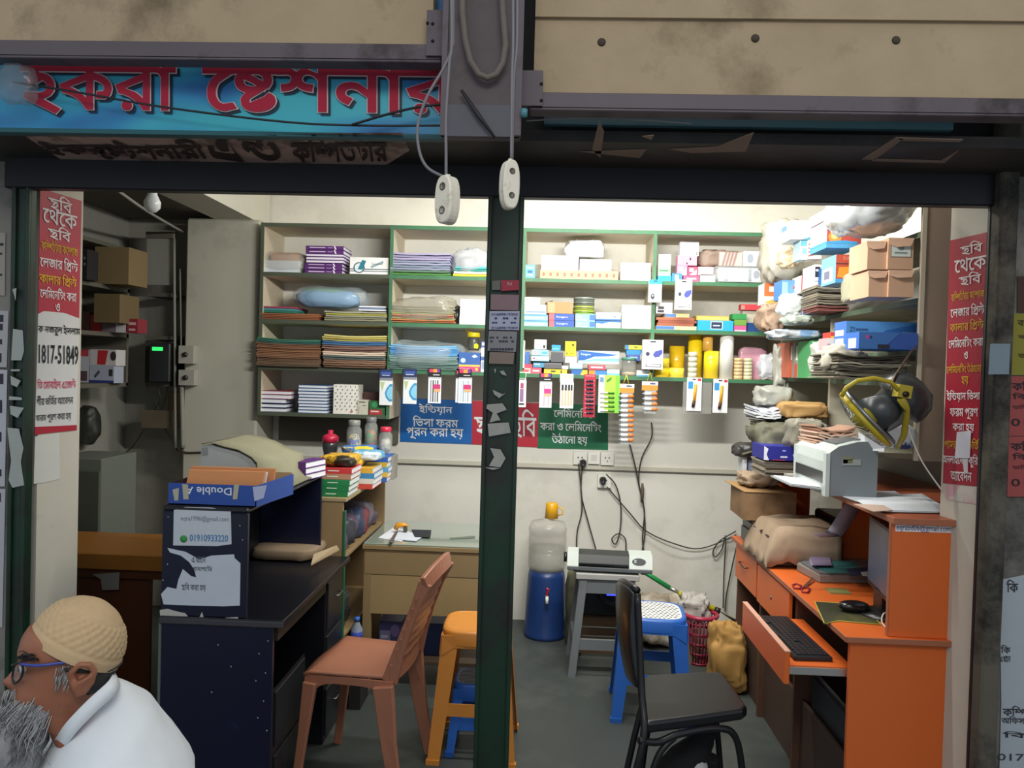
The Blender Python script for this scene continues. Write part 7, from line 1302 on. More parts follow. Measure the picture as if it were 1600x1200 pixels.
for a0, a1, nm in ((-lw, -lw*.74, 'end_cover'), (lw*.46, lw, 'control_panel')):
    vs = [lc + RL @ V(p) for p in ((a0, -.078, .022), (a1, -.078, .022), (a1, -.05, hL - .005), (a1, .06, hL), (a1, .088, .03), (a0, -.05, hL - .005), (a0, .06, hL), (a0, .088, .03))]
    mb = MB(); mb.add(vs, [(0,1,2,5), (5,2,3,6), (6,3,4,7), (0,7,4,1), (0,5,6,7), (1,4,3,2)], M('#c6cfc9', .45, .04, 6)); o = mb.build(nm, lm)
    if nm == 'control_panel':
        A = vs[0].lerp(vs[5], .2); Bx = vs[1].lerp(vs[2], .2); C_ = vs[5].lerp(vs[0], .1); D = vs[2].lerp(vs[1], .1); u = (Bx - A); v2 = (C_ - A); nn = u.cross(v2).normalized()
        mb = MB(); mb.add([A + u*(.42 + .3*math.cos(q*.3927)*1.0) + v2*(.5 + .38*math.sin(q*.3927)) + nn*.003 for q in range(16)], [tuple(range(16))], plastic('#23262a'))
        for b_ in (.32, .5): mb.add([A + u*(.26 + .06*math.cos(q*.785)) + v2*(b_ + .12 + .07*math.sin(q*.785)) + nn*.005 for q in range(8)], [tuple(range(8))], plastic('#a9b6b4'))
        mb.build('button_panel', o)
vs = [lc + RL @ V(p) for p in ((-lw*.74, -.07, .026), (lw*.46, -.07, .026), (lw*.46, -.045, hL - .012), (lw*.46, .05, hL - .004), (lw*.46, .08, .03), (-lw*.74, -.045, hL - .012), (-lw*.74, .05, hL - .004), (-lw*.74, .08, .03))]
mb = MB(); mb.add(vs, [(0,1,2,5), (5,2,3,6), (6,3,4,7), (0,7,4,1), (0,5,6,7), (1,4,3,2)], M('#2c2f2f', .3, .1, 6)); mb.build('roller_cover', lm)
mb = MB(); lb(mb, (-lw*.72, -.082, .030), (lw*.44, -.062, .040), M('#0f1011', .3)); mb.build('feed_slot', lm); MB().lathe([(0, -.008), (.026, -.008), (.026, .008), (0, .008)], lc + RL @ V((-lw - .012, -.02, .055)), plastic('#1d1f20'), 18, (1, 0, 0)).build('side_knob', lm)
for sx in (-.8, .8): mb = MB(); lb(mb, (lw*sx - .012, -.06, -.0095), (lw*sx + .012, -.03, .0), plastic('#1d1f20')); mb.build('foot', lm)
for sx in (-.8, .8): mb = MB(); lb(mb, (lw*sx - .012, .04, -.0095), (lw*sx + .012, .07, .0), plastic('#1d1f20')); mb.build('foot', lm)
# things in the shade under and behind the stool
up = thing('battery_unit', 'dark battery unit with a blue lit display under the grey stool', 'battery unit', (fY(945, 985, 4.3).x, 4.4, .26)); xa, xb, za, zb2 = geo((910, 916, 968, 962), 4.32)
wz = za - .001
wc = thing('wooden_crate', 'brown slatted crate in the dark under the grey stool', 'crate', ((xa+xb)/2, 4.42, 0))
for k in range(4): MB().box((xa - .02, 4.29, .02 + k*(wz-.02)/4), (xb + .05, 4.305, .02 + (k+1)*(wz-.02)/4 - .012), wood('#5a4630')).build('slat', wc)
for x in (xa - .02, xb + .03): MB().box((x, 4.305, 0), (x + .02, 4.56, wz), wood('#4a3a28')).build('crate_side', wc)
MB().box((xa - .02, 4.29, wz - .012), (xb + .05, 4.56, wz), wood('#4f3d29')).build('crate_top', wc)
MB().box((xa, 4.32, za), (xb, 4.52, zb2), plastic('#222527')).build('casing', up, bevel=.005); q0 = fY(948, 925, 4.318); q1 = fY(963, 931, 4.318); MB().box((q0.x, 4.316, q1.z), (q1.x, 4.321, q0.z), M('#3a46e8', .4, emit=2.2)).build('display', up)
cable('thick_hose', 'thick black hose curling under the grey stool', [fY(928, 918, 4.25), fY(938, 935, 4.22), (fY(955, 944, 4.2)), fY(975, 942, 4.22)], .012, '#1a1b1c')
bag('paper_heap', 'heap of crumpled wrapping paper behind the blue plastic stool', 'paper', (985, 893, 1092, 968), 4.42, .3, M('#a79a88', .75, .25, 9, col2='#c9c2b4', lo=.5, hi=.58), 0.001, 131, .35, 6, .7)
bag('paper_heap', 'greenish crumpled sacking between dispenser and grey stool', 'paper', (884, 912, 906, 1040), 4.4, .2, M('#5f5f4a', .8, .3, 10), 0.001, 132, .3, 5, .6)
bag('newspaper', 'striped newspaper crumpled against the blue stool at the right', 'paper', (1066, 925, 1112, 972), 4.25, .16, M('#b9b4ae', .7, .2, 14, col2='#b04a5a', lo=.6, hi=.64), .2, 133, .4, 7, .6)
MB().box((fY(1066, 970, 4.3).x, 4.24, 0), (fY(1088, 970, 4.3).x, 4.44, .199), M('#6d6152', .7, .2)).build('carton', None, 'drab carton carrying the striped newspaper', 'box')
# basket
cbk = fZ(1098, 1046, 0); bk = thing('waste_basket', 'crimson plastic waste basket in the corner behind the stool', 'basket', (cbk.x, cbk.y + .1, 0)); bc = V((cbk.x, cbk.y + .1, 0)); hb = .27
mb = MB()
for k in range(5): z = .01 + k*.055; r = .06 + .027*z/hb; mb.tube([bc + V((r*math.cos(q*.2618), r*math.sin(q*.2618), z)) for q in range(24)], .005, plastic('#8a2038'), 5, True)
for k in range(24):
    q = k*.2618; mb.tube([bc + V((.06*math.cos(q), .06*math.sin(q), .01)), bc + V((.088*math.cos(q + .05), .088*math.sin(q + .05), hb))], .0045, plastic('#8a2038'), 5)
mb.build('lattice', bk, kind='stuff'); MB().tube([bc + V((.09*math.cos(q*.2618), .09*math.sin(q*.2618), hb)) for q in range(24)], .012, plastic('#b03350'), 8, True).build('rim', bk); MB().lathe([(0, 0), (.062, 0), (.062, .008), (0, .008)], bc, plastic('#8a2238'), 20).build('bottom', bk)
# broom
bm_ = thing('broom', 'grass broom with a green and yellow handle leaning in the back corner', 'broom', fY(1130, 955, 4.42)); A = fY(985, 880, 4.46); Bm = fY(1058, 926, 4.38); Cm = fY(1117, 952, 4.32); D = fY(1150, 965, 4.27)
MB().tube([A, A.lerp(Bm, .85)], .014, plastic('#1f8a48'), 10).build('handle', bm_); MB().tube([Bm + V((.01, 0, 0)), Cm], .015, plastic('#c8c42c'), 10).build('handle', bm_, label='yellow lower handle of the broom'); MB().tube([A.lerp(Bm, .84), Bm + V((.012, 0, 0))], [.013, .010], metal('#b9b9b2'), 8).build('joint', bm_)
mb = MB(); mb.tube([Cm, Cm.lerp(D, .25)], .017, plastic('#26261f'), 10); mb.build('binding', bm_)
mb = MB(); dr_ = (D - Cm).normalized()
for k in range(40):
    a = random.uniform(-1, 1); b = random.uniform(-.3, .3); mb.tube([Cm.lerp(D, .2), D + V((.05*a + .05, .05*b, -.05 - .04*a))], [.003, .0015], M('#6d6a4c', .8, .2), 3)
mb.build('bristles', bm_, kind='stuff')
# khaki bag on the floor
zk_ = 0.001; a = fZ(1122, 1000, .1)
mb = MB(); blobmesh(mb, (.88, 3.83, zk_), (1.062, 4.03, .34), M('#b58a4a', .75, .14, 6, col2='#8d6a36', lo=.55, hi=.7, bump=.2), 140, .24, 5, .5, 56, 34, rot=Matrix.Rotation(.0, 3, 'Z')); kb_ = mb.build('paper_sack', None, 'yellow brown paper sack slumped beside the drawers of the desk', 'sack')

# ================================================================== chairs and stools
def skinned(name, parent, pts, wid, thk, m, up=V((0, 0, 1)), **k):
    """flat rail of given width and thickness swept along points"""
    mb = MB(); P = [V(p) for p in pts]; vs = []
    for i, p in enumerate(P):
        t = (P[min(i+1, len(P)-1)] - P[max(i-1, 0)]).normalized(); s = t.cross(up).normalized(); n = s.cross(t).normalized()
        w_ = wid[i] if isinstance(wid, (list, tuple)) else wid; h_ = thk[i] if isinstance(thk, (list, tuple)) else thk
        vs += [p - s*w_/2 - n*h_/2, p + s*w_/2 - n*h_/2, p + s*w_/2 + n*h_/2, p - s*w_/2 + n*h_/2]
    fs = [(3, 2, 1, 0)] + [(4*i+a, 4*i+(a+1) % 4, 4*i+4+(a+1) % 4, 4*i+4+a) for i in range(len(P)-1) for a in range(4)] + [tuple(4*(len(P)-1)+a for a in range(4))]
    mb.add(vs, fs, m)
    return mb.build(name, parent, bevel=.003, **k)
# brown plastic chair, facing the counter
BC = M('#a06a52', .4, .10, 5, col2='#84523e', lo=.56, hi=.7)
fx = fY(476, 1060, 2.80).x; bx_ = fY(618, 1060, 2.80).x; y0c, y1c = 2.76, 3.14; zs2 = fY(550, 1052, 2.80).z
ch = thing('plastic_chair', 'brown plastic chair facing the counter in the left opening', 'chair', ((fx+bx_)/2, 2.95, 0))
mb = MB(); nx, ny = 14, 12; vs = []
for i in range(nx + 1):
    for j in range(ny + 1):
        u, v2 = i/nx, j/ny; x = fx + (bx_ - fx)*u + (.02*(1 - (2*v2-1)**2) * (-1 if u < .01 else 0)); y = y0c + .02*u + (y1c - y0c - .04*u)*v2
        d = .014*math.sin(math.pi*u)*math.sin(math.pi*v2); e = .012 if (u < .05) else 0
        vs.append((x, y, zs2 - d - e*(1-u*20) + .012*(abs(2*v2-1)**4)))
for z in (1,): pass
fs = [(i*(ny+1)+j, (i+1)*(ny+1)+j, (i+1)*(ny+1)+j+1, i*(ny+1)+j+1) for i in range(nx) for j in range(ny)]
mb.add(vs, fs, BC, True); o = mb.build('seat', ch); so = o.modifiers.new('thickness', 'SOLIDIFY'); so.thickness = .012
for y, s in ((y0c + .004, 1), (y1c - .004, -1)):   # side skirts arching into the legs
    n = 12; top = []; low = []
    for i in range(n + 1):
        u = i/n; x = fx + .005 + (bx_ - fx - .0)*u; top.append((x, y, zs2 - .004)); low.append((x, y, zs2 - .03 - .11*abs(2*u-1)**5))
    mb = MB(); mb.slab(top + low[::-1], (0, .008*s, 0), BC); mb.build('side_skirt', ch)
for y, s in ((y0c, -1), (y1c, 1)):
    skinned('leg', ch, [(fx + .03, y, zs2 - .03), (fx + .01, y + s*.01, zs2*.5), (fx - .015, y + s*.02, .0)], [.05, .036, .03], [.03, .022, .018], BC, V((0, 1, 0)))
    skinned('leg', ch, [(bx_ - .03, y, zs2 - .02), (bx_ + .0, y + s*.01, zs2*.5), (bx_ + .045, y + s*.02, .0)], [.075, .055, .04], [.03, .024, .02], BC, V((0, 1, 0)))
tpx = fY(680, 900, 2.95)
def backp(v2, h):   # point on the backrest: v2 across 0..1, h up 0..1
    y = y0c + .01 + (y1c - y0c - .02)*v2; x = bx_ - .015 + .10*h + .03*h*h + .02*(1 - (2*v2-1)**2); z = zs2 - .01 + .40*h - .02*(abs(2*v2-1)**3)*h
    return V((x, y, z))
for v2 in (.03, .97): skinned('back_post', ch, [backp(v2, h) for h in (0, .25, .5, .75, .97)], [.06, .045, .036, .034, .05], [.016]*5, BC, V((0, 1, 0)))
skinned('top_rail', ch, [backp(k/10, .97 + .04*math.sin(math.pi*k/10)) for k in range(11)], .055, .02, BC, V((1, 0, .3)))
ch.rotation_euler.z = -.12; ch.location.x += .02
for k in range(6): skinned('back_slat', ch, [backp(q/6, .28 + .1*k) for q in range(7)], .010, .042, BC, V((0, 0, 1)))
skinned('lower_rail', ch, [backp(q/6, .08) for q in range(7)], .012, .075, BC, V((0, 0, 1)))
# plastic stools
def pstool(name, label, c, w_, d_, h, m, mt, seatlabel, rz=0, splay_=.035, holes=True, legw=.07):
    t = thing(name, label, 'stool', (c[0], c[1], c[2])); C = V(c); R = Matrix.Rotation(math.radians(rz), 3, 'Z'); L = lambda x, y, z: C + R @ V((x, y, z))
    n = 24; se = lambda q: (math.copysign(abs(math.cos(q))**.5, math.cos(q)), math.copysign(abs(math.sin(q))**.5, math.sin(q)))
    mb = MB(); rings = [(1.0, h - .06), (1.0, h - .012), (.97, h - .003), (.88, h), (.86, h - .004)]; vs = []
    for s, z in rings:
        for k in range(n): a, b = se(2*math.pi*k/n); vs.append(L(a*w_/2*s, b*d_/2*s, z))
    fs = [(i*n+k, i*n+(k+1) % n, (i+1)*n+(k+1) % n, (i+1)*n+k) for i in range(len(rings)-1) for k in range(n)]
    mb.add(vs, fs, m, True); mb.build('rim', t)
    mb = MB(); vs = [L(se(2*math.pi*k/n)[0]*w_/2*.865, se(2*math.pi*k/n)[1]*d_/2*.865, h - .002) for k in range(n)]
    mb.slab(vs, (0, 0, -.006), mt); seat = mb.build('seat', t, label=seatlabel)
    if holes:
        mb = MB()
        for ii in range(-6, 7):
            for jj in range(-5, 6):
                x, y = ii*w_*.064 + (jj % 2)*w_*.03, jj*d_*.075
                if (abs(x)/(w_*.40))**4 + (abs(y)/(d_*.40))**4 > 1: continue
                mb.add([L(x + .0045*math.cos(q*1.047)*(1.5), y + .0045*math.sin(q*1.047), h - .0012) for q in range(6)], [tuple(range(6))], M('#4a4c50', .7))
        mb.build('perforations', seat, kind='stuff')
    for sx in (-1, 1):
        for sy in (-1, 1):
            xt, yt_ = sx*w_*.47, sy*d_*.47; xb2, yb2 = sx*(w_/2 + splay_), sy*(d_/2 + splay_); e = legw
            top = [L(xt, yt_, h - .02), L(xt - sx*e, yt_, h - .02), L(xt - sx*.006, yt_ - sy*.006, h - .02), L(xt, yt_ - sy*e, h - .02)]
            bot = [L(xb2, yb2, 0), L(xb2 - sx*e*.7, yb2, 0), L(xb2 - sx*.006, yb2 - sy*.006, 0), L(xb2, yb2 - sy*e*.7, 0)]
            mb = MB(); mb.add(top + bot, [(0,1,2,3), (7,6,5,4), (0,4,5,1), (1,5,6,2), (2,6,7,3), (3,7,4,0)], m); mb.build('leg', t)
            mb = MB(); mb.box(L(xb2 - sx*e*.72, yb2 + sy*.004, 0), L(xb2 + sx*.004, yb2 - sy*.004 - sy*e*.0, .022) if 0 else L(xb2 + sx*.004, yb2 - sy*.02, .02), m); mb.build('foot_cap', t)
    for sy in (-1, 1):   # arched aprons and low stretchers
        mb = MB(); mb.slab([L(-w_*.47, sy*d_*.485, h - .02), L(w_*.47, sy*d_*.485, h - .02), L(w_*.47, sy*(d_*.485 + .006), h - .10), L(w_*.30, sy*d_*.49, h - .07), L(-w_*.30, sy*d_*.49, h - .07), L(-w_*.47, sy*(d_*.485 + .006), h - .10)], R @ V((0, -sy*.006, 0)), m); mb.build('apron', t)
        zz_ = h*.36; k_ = 1 - zz_/h; xs_ = w_/2 + splay_*k_ - .01; ys_ = d_/2 + splay_*k_ - .006
        mb = MB(); mb.slab([L(-xs_, sy*ys_, zz_), L(xs_, sy*ys_, zz_), L(xs_, sy*(ys_ - .002), zz_ + .05), L(-xs_, sy*(ys_ - .002), zz_ + .05)], R @ V((0, -sy*.006, 0)), m); mb.build('stretcher', t)
    for sx in (-1, 1):
        mb = MB(); mb.slab([L(sx*w_*.485, -d_*.47, h - .02), L(sx*w_*.485, d_*.47, h - .02), L(sx*(w_*.485 + .006), d_*.47, h - .10), L(sx*w_*.49, d_*.30, h - .07), L(sx*w_*.49, -d_*.30, h - .07), L(sx*(w_*.485 + .006), -d_*.47, h - .10)], R @ V((-sx*.006, 0, 0)), m); mb.build('apron', t)
    return t
OS = M('#c98236', .35, .08, 5); BS = M('#2a62b8', .35, .10, 5)
xo0 = fY(684, 985, 3.06).x; xo1 = fY(790, 985, 3.06).x
pstool('plastic_stool', 'orange plastic stool behind the dark middle post', ((xo0+xo1)/2 + .012, 3.22, 0), .285, .285, fY(735, 990, 3.06).z, OS, M('#d08a3c', .35, .06), None, 0, .035, False)
pstool('plastic_stool', 'blue plastic stool with a speckled white seat tucked under the orange one', ((xo0+xo1)/2 + .015, 3.225, 0), .19, .19, fY(735, 1078, 3.08).z, BS, M('#9aa0a6', .6, .2, 40), None, 0, .018, True, .045)
xs0 = fY(966, 960, 3.5).x; xs1 = fY(1086, 960, 3.5).x
pstool('plastic_stool', 'blue plastic stool with a white perforated seat in the right opening', ((xs0+xs1)/2, 3.66, 0), (xs1 - xs0)*.92, .31, .475, BS, M('#d9dcdc', .5, .05, 20), 'white perforated seat plate', -4, .022)
# black folding-frame chair
BKM = M('#17191c', .35, .12, 6, coat=.2); FR = M('#1b1c1f', .3, .1, 8)
zse = .452; A = fZ(1003, 1128, zse); Bc = fZ(1170, 1105, zse); Cc = fZ(1128, 1047, zse); D = fZ(1006, 1052, zse)
bc_ = thing('metal_chair', 'black padded chair on bent steel tubes facing the computer desk', 'chair', (A + Bc + Cc + D)/4 - V((0, 0, zse)))
ce = (A + Bc + Cc + D)/4; mb = MB(); loop = []
for p, q in ((A, Bc), (Bc, Cc), (Cc, D), (D, A)):
    for k in (.06, .5, .94): loop.append(p.lerp(q, k) + (ce - p.lerp(q, k))*(.0 if k != .5 else -.015))
mb.slab([p - V((0, 0, .045)) for p in loop], (0, 0, .042), BKM); mb.build('seat_pad', bc_, bevel=.012, seg=3)
bkt = [fY(x, y, yy) for x, y, yy in ((970, 905, 2.86), (996, 918, 2.62))]     # top corners of the back
bkb = [fY(985, 1046, 2.84), fY(1002, 1075, 2.58)]
n = 8; vs = []
for i in range(n + 1):
    for j in range(7):
        u, v2 = i/n, j/6; t0 = bkt[0].lerp(bkt[1], v2); b0 = bkb[0].lerp(bkb[1], v2); p = t0.lerp(b0, u); bul = .05*math.sin(math.pi*v2)
        ed = (abs(2*u-1)**6)*.0
        vs.append(p + V((-.015*math.sin(math.pi*u) - bul*.3, 0, -.02*(abs(2*v2-1)**3)*(1 if u < .3 else 0))))
fs = [(i*7+j, (i+1)*7+j, (i+1)*7+j+1, i*7+j+1) for i in range(n) for j in range(6)]
mb = MB(); mb.add(vs, fs, BKM, True); o = mb.build('back_pad', bc_); so = o.modifiers.new('thickness', 'SOLIDIFY'); so.thickness = .035; so.offset = 0; bv = o.modifiers.new('soft_edge', 'BEVEL'); bv.width = .008; bv.segments = 2
def sm_path(pts, k=6):
    P = [V(p) for p in pts]; Q = []
    for i in range(len(P)-1):
        p0 = P[max(i-1, 0)]; p1 = P[i]; p2 = P[i+1]; p3 = P[min(i+2, len(P)-1)]
        for j in range(k):
            t = j/k; Q.append(.5*((2*p1)+(p2-p0)*t+(2*p0-5*p1+4*p2-p3)*t*t+(3*p1-p0-3*p2+p3)*t**3))
    return Q + [P[-1]]
zf_ = .0
nearF = fZ(1003, 1250, 0); nb = V((A.x - .02, A.y - .0, 0))
for (P0, P1, up_, lo, nm) in ((A, Bc, bkt[1], bkb[1], 'near'), (D, Cc, bkt[0], bkb[0], 'far')):
    d = (P1 - P0); d.z = 0; L_ = d.length; d.normalize(); g = lambda s, z: V((P0.x, P0.y, 0)) + d*(s*L_) + V((0, 0, z))
    # rear tube: back upright running down and rearwards to the floor
    MB().tube(sm_path([up_ + V((0, 0, -.02)), lo, g(.02, zse - .05), g(-.10, .2), g(-.22, .011)]), .0125, FR, 8).build('rear_leg', bc_)
    # front tube: under the seat, bending down to the floor at the front
    MB().tube(sm_path([g(-.02, zse - .06), g(.15, zse - .075), g(.35, zse - .058), g(.7, zse - .058), g(.88, zse - .10), g(.97, .2), g(1.04, .011)]), .0125, FR, 8).build('front_leg', bc_)
    MB().tube(sm_path([g(.30, zse - .065), g(.16, zse - .12), g(.06, .2), g(.0, .011)]), .0115, FR, 8).build('brace', bc_)
MB().tube([bkt[0].lerp(bkt[1], k/6) + V((-.012*math.sin(math.pi*k/6), 0, .012*math.sin(math.pi*k/6) - .01)) for k in range(7)], .0125, FR, 8).build('top_tube', bc_)

# ================================================================== banners and posters
def sl(y, L): return (.30 - .00107*(y - 303)) if L else (-.22 + (y - 368)*.0008)
bnl = thing('price_banner', 'red and white price banner on the left pilaster', 'banner', fP(90, 670, PLL)); nL = PLL[1].normalized(); nL = -nL if nL.dot(CAM - PLL[0]) < 0 else nL
MB().slab([fP(x, y, PLL) for x, y in ((62, 294), (127, 314), (123, 497), (59, 490))], nL*.002, M('#b12339', .5, .06, 5)).build('red_sheet', bnl); MB().slab([fP(x, y, PLL) for x, y in ((59, 490.5), (68, 486), (100, 489), (123, 497.5), (119, 664), (54, 668))], nL*.0022, M('#d6d6d4', .6, .05, 8)).build('white_sheet', bnl); MB().slab([fP(x, y, PLL) for x, y in ((54, 667), (119, 664), (119, 672), (53, 679))], nL*.003, M('#b12339', .5)).build('red_band', bnl)
YLW = '#d9b02a'
for k, bx, c in (('ছবি', (74, 306, 111, 331), '#e6e0e0'), ('থেকে', (65, 329, 119, 353), '#e6e0e0'), ('ছবি', (73, 354, 109, 376), '#e6e0e0'), ('কম্পিউটার কম্পোজ', (63, 378, 120, 396), '#c9a02a'), ('লেজার প্রিন্ট', (61, 401, 120, 422), '#e6e0e0'), ('কালার প্রিন্ট', (60, 427, 118, 446), YLW), ('লেমিনেটিং করা', (61, 450, 118, 469), '#e6e0e0'), ('ও', (85, 474, 92, 486), '#e6e0e0'),
                 ('ক নজরুল ইসলাম', (58, 507, 124, 525), '#1c1c20'), ('তি মোবাইল এজেন্ট', (57, 591, 117, 608), '#c94a68'), ('র্গীর ভর্তির আবেদন', (56, 617, 113, 632), '#3a3a3c'), ('ফরম পূরণ করা হয়', (55, 646, 110, 660), '#3a3a3c')):
    mb = MB(); write(mb, bn(k, 12), bx, PLL, paper(c), sl((bx[1]+bx[3])/2, 1), .0042); mb.build('lettering', bnl)
mb = MB(); write(mb, latin('1817-51849', 14), (59, 539, 121, 569), PLL, paper('#1c1c20'), .04, .0042); mb.build('lettering', bnl)
scraps('paper_sheet', 'blank white sheet pasted below the left price banner', [((54, 682), (92, 676), (93, 748), (70, 754), (52, 756))], PLL, '#d3d3cc', 'paper')
bnr = thing('price_banner', 'tall red price banner on the right pilaster', 'banner', fP(1505, 755, PLR)); nR = PLR[1].normalized(); nR = -nR if nR.dot(CAM - PLR[0]) < 0 else nR
MB().slab([fP(x, y, PLR) for x, y in ((1485, 376), (1543, 363), (1527, 760), (1474, 755))], nR*.002, M('#a31f33', .5, .06, 5)).build('red_sheet', bnr); MB().slab([fP(x, y, PLR) for x, y in ((1478, 757), (1527, 761), (1526, 788), (1480, 780))], nR*.002, M('#d2a6ac', .7, .15, 20, col2='#cfc8bf', lo=.45, hi=.55)).build('faded_strip', bnr, label='faded pink remnant below the red banner')
for k, bx, c in (('ছবি', (1502, 377, 1537, 397), 0), ('থেকে', (1493, 401, 1543, 423), 0), ('ছবি', (1500, 425, 1535, 445), 0), ('কম্পিউটার কম্পোজ', (1488, 452, 1540, 468), 1), ('লেজার প্রিন্ট', (1487, 475, 1540, 494), 0), ('কালার প্রিন্ট', (1486, 499, 1539, 517), 1), ('লেমিনেটিং করা', (1484, 525, 1538, 543), 0), ('ও', (1508, 549, 1514, 561), 0), ('লেমিনেটিং উঠানো', (1481, 567, 1535, 583), 1), ('হয়', (1504, 588, 1515, 603), 1), ('ইন্ডিয়ান ভিসা', (1481, 609, 1533, 628), 0), ('ফরম পূরণ', (1486, 637, 1530, 656), 0), ('করা হয়', (1490, 661, 1524, 676), 0), ('পাসপোর্ট ভর্তি', (1477, 684, 1532, 702), 1), ('অনলাইনে চাকুরি', (1474, 708, 1530, 730), 0), ('আবেদন', (1487, 736, 1520, 752), 0)):
    mb = MB(); write(mb, bn(k, 12), bx, PLR, paper(('#e2d8d8', '#c9982a')[c]), sl((bx[1]+bx[3])/2, 0), .004); mb.build('lettering', bnr)
scraps('white_card', 'small blank white card stuck over the right price banner', [((1498, 675), (1520, 673), (1518, 716), (1495, 716))], PLR, '#cfcdd6', 'card', .0065); scraps('tape_strip', 'strip of white tape under the small white card', [((1507, 717), (1515, 717), (1515, 740), (1509, 739))], PLR, '#c9c4c6', 'tape', .0065)
PLP = (V((0, YF - .0125, 0)), V((0, -1, 0)))
o = scraps('sticker', 'small red sticker high on the dark middle post', [((783, 438), (811, 438), (811, 453), (783, 455)), ((769, 439), (782, 438), (782, 453), (769, 453))], PLP, M('#a5283c', .5, .1), 'sticker', .002); o.children[1].data.materials[0] = M('#6a6862', .6)
mb = MB(); write(mb, latin('Bd', 10), (793, 441, 800, 446), PLP, paper('#d0a0a8'), 0, .0034); mb.build('lettering', o)
scraps('sticker', 'faded pink sticker below the small red one', [((767, 460), (811, 461), (810, 485), (766, 484))], PLP, M('#8f757a', .7, .2, 20), 'sticker')
o = scraps('sticker', 'white sticker with blue print on the dark middle post', [((765, 486), (812, 486), (811, 516), (764, 515))], PLP, M('#b2b4c8', .6, .1, 14), 'sticker')
for bx, s in (((768, 489, 809, 493.5), '01689819300'), ((773, 496, 807, 499), '-  --  -'), ((769, 503, 806, 505.5), '--  -  --'), ((768, 510.5, 809, 514.5), '01689819300')): mb = MB(); write(mb, latin(s, 8), bx, PLP, paper('#2f3a72'), 0, .0034); mb.build('lettering', o)
o = scraps('sticker', 'grey printed paper strip under the blue printed sticker', [((764, 517), (808, 518), (806, 550), (762, 548))], PLP, M('#8d8a8e', .7, .2, 20), 'sticker')
for bx, s in (((765, 526, 800, 529), '-- -  -- -'), ((766, 532, 803, 535), '-  --- -'), ((766, 544, 802, 547.5), '--------')): mb = MB(); write(mb, latin(s, 8), bx, PLP, paper('#3a3c4c'), 0, .0034); mb.build('lettering', o)
scraps('sticker', 'brown paper remnant at the middle of the dark post', [((765, 550), (804, 551), (802, 569), (764, 568))], PLP, M('#8a7a70', .7, .15, 20), 'sticker')
scraps('paper_scraps', 'torn white remnants of posters on the dark middle post', [((772, 577), (775, 576), (774, 584)), ((781, 580), (787, 579), (792, 587), (784, 585)), ((770, 609), (785, 616), (790, 614), (780, 622), (772, 616)), ((761, 632), (785, 630), (792, 640), (776, 646), (782, 656), (765, 660), (770, 645), (760, 638)), ((762, 662), (795, 660), (798, 676), (764, 682)), ((766, 700), (782, 702), (790, 716), (782, 730), (764, 728), (772, 714)), ((757, 730), (782, 731), (770, 734))], PLP, M('#a5a59c', .7, .2, 25), 'paper')
PQ = (V((0, YF - .0125, 0)), V((0, -1, 0)))
scraps('paper_scraps', 'torn white poster remnants down the left green post', [((21, 514), (36, 516), (38, 548), (34, 563), (18, 563)), ((17, 577), (32, 577), (31, 580), (18, 580)), ((17, 587), (33, 595), (27, 605), (18, 601)), ((15, 619), (34, 621), (35, 625), (15, 625)), ((16, 634), (38, 637), (28, 653), (17, 647)), ((12, 668), (30, 670), (37, 700), (33, 722), (38, 758), (20, 762), (14, 750), (18, 720)), ((20, 452), (26, 450), (25, 470))], PQ, M('#a9ada8', .7, .12, 25), 'paper')
PO = (V((0, YF + .028, 0)), V((0, -1, 0)))
for l, q, c, marks in (('outlined paper notice at the far left edge above the others', ((-40, 362), (9, 364), (8, 462), (-40, 461)), '#a39d95', ((-30, 380, 6, 384), (-30, 395, 4, 398), (-30, 428, 4, 431))), ('white notice with black print at the far left edge, upper one', ((-40, 483), (14, 486), (11, 574), (-40, 573)), '#b4b2b4', ((-30, 492, 6, 503), (-30, 506, 5, 516), (-30, 530, 4, 538), (-30, 552, 3, 566))), ('white notice with black print at the far left edge, long middle one', ((-40, 576), (12, 578), (8, 760), (-40, 760)), '#bfc0c8', ((-30, 584, 6, 600), (-30, 625, 4, 645), (-30, 675, 3, 690), (-30, 733, 3, 744))), ('white notice at the far left edge, lowest one', ((-40, 763), (9, 764), (4, 980), (-40, 980)), '#bcbdc2', ((-30, 770, 2, 784), (-30, 850, 0, 854)))):
    o = scraps('notice', l, [q], PO, c, 'poster')
    for b_ in marks: mb = MB(); mb.slab([fP(x, y, PO) for x, y in ((b_[0], b_[1]), (b_[2], b_[1]), (b_[2], b_[3]), (b_[0], b_[3]))], (0, -.0032, 0), paper('#35343c')); mb.build('print_bar', o)
PR = (V((0, YF + .002, 0)), V((0, -1, 0)))
def outer(l, q, c, txt):
    o = scraps('poster', l, [q], PR, c, 'poster')
    for k, bx, tc in txt:
        mb = MB(); write(mb, bn(k, 16) if k in BN else latin(k, 10), bx, PR, paper(tc), .02, .0034); mb.build('lettering', o)
outer('brown poster at the right edge above the yellow one', ((1589, 432), (1660, 432), (1660, 488), (1589, 488)), '#4a3028', [])
outer('mustard yellow poster at the right edge of the picture', ((1583, 490), (1660, 490), (1660, 586), (1580, 586)), '#8a8430', [('বাসা ভাড়া', (1589, 500, 1650, 512), '#3a3618'), ('ভর্তি চলছে', (1590, 522, 1650, 530), '#3a3618'), ('অফিস এ', (1590, 550, 1640, 560), '#3a3618')])
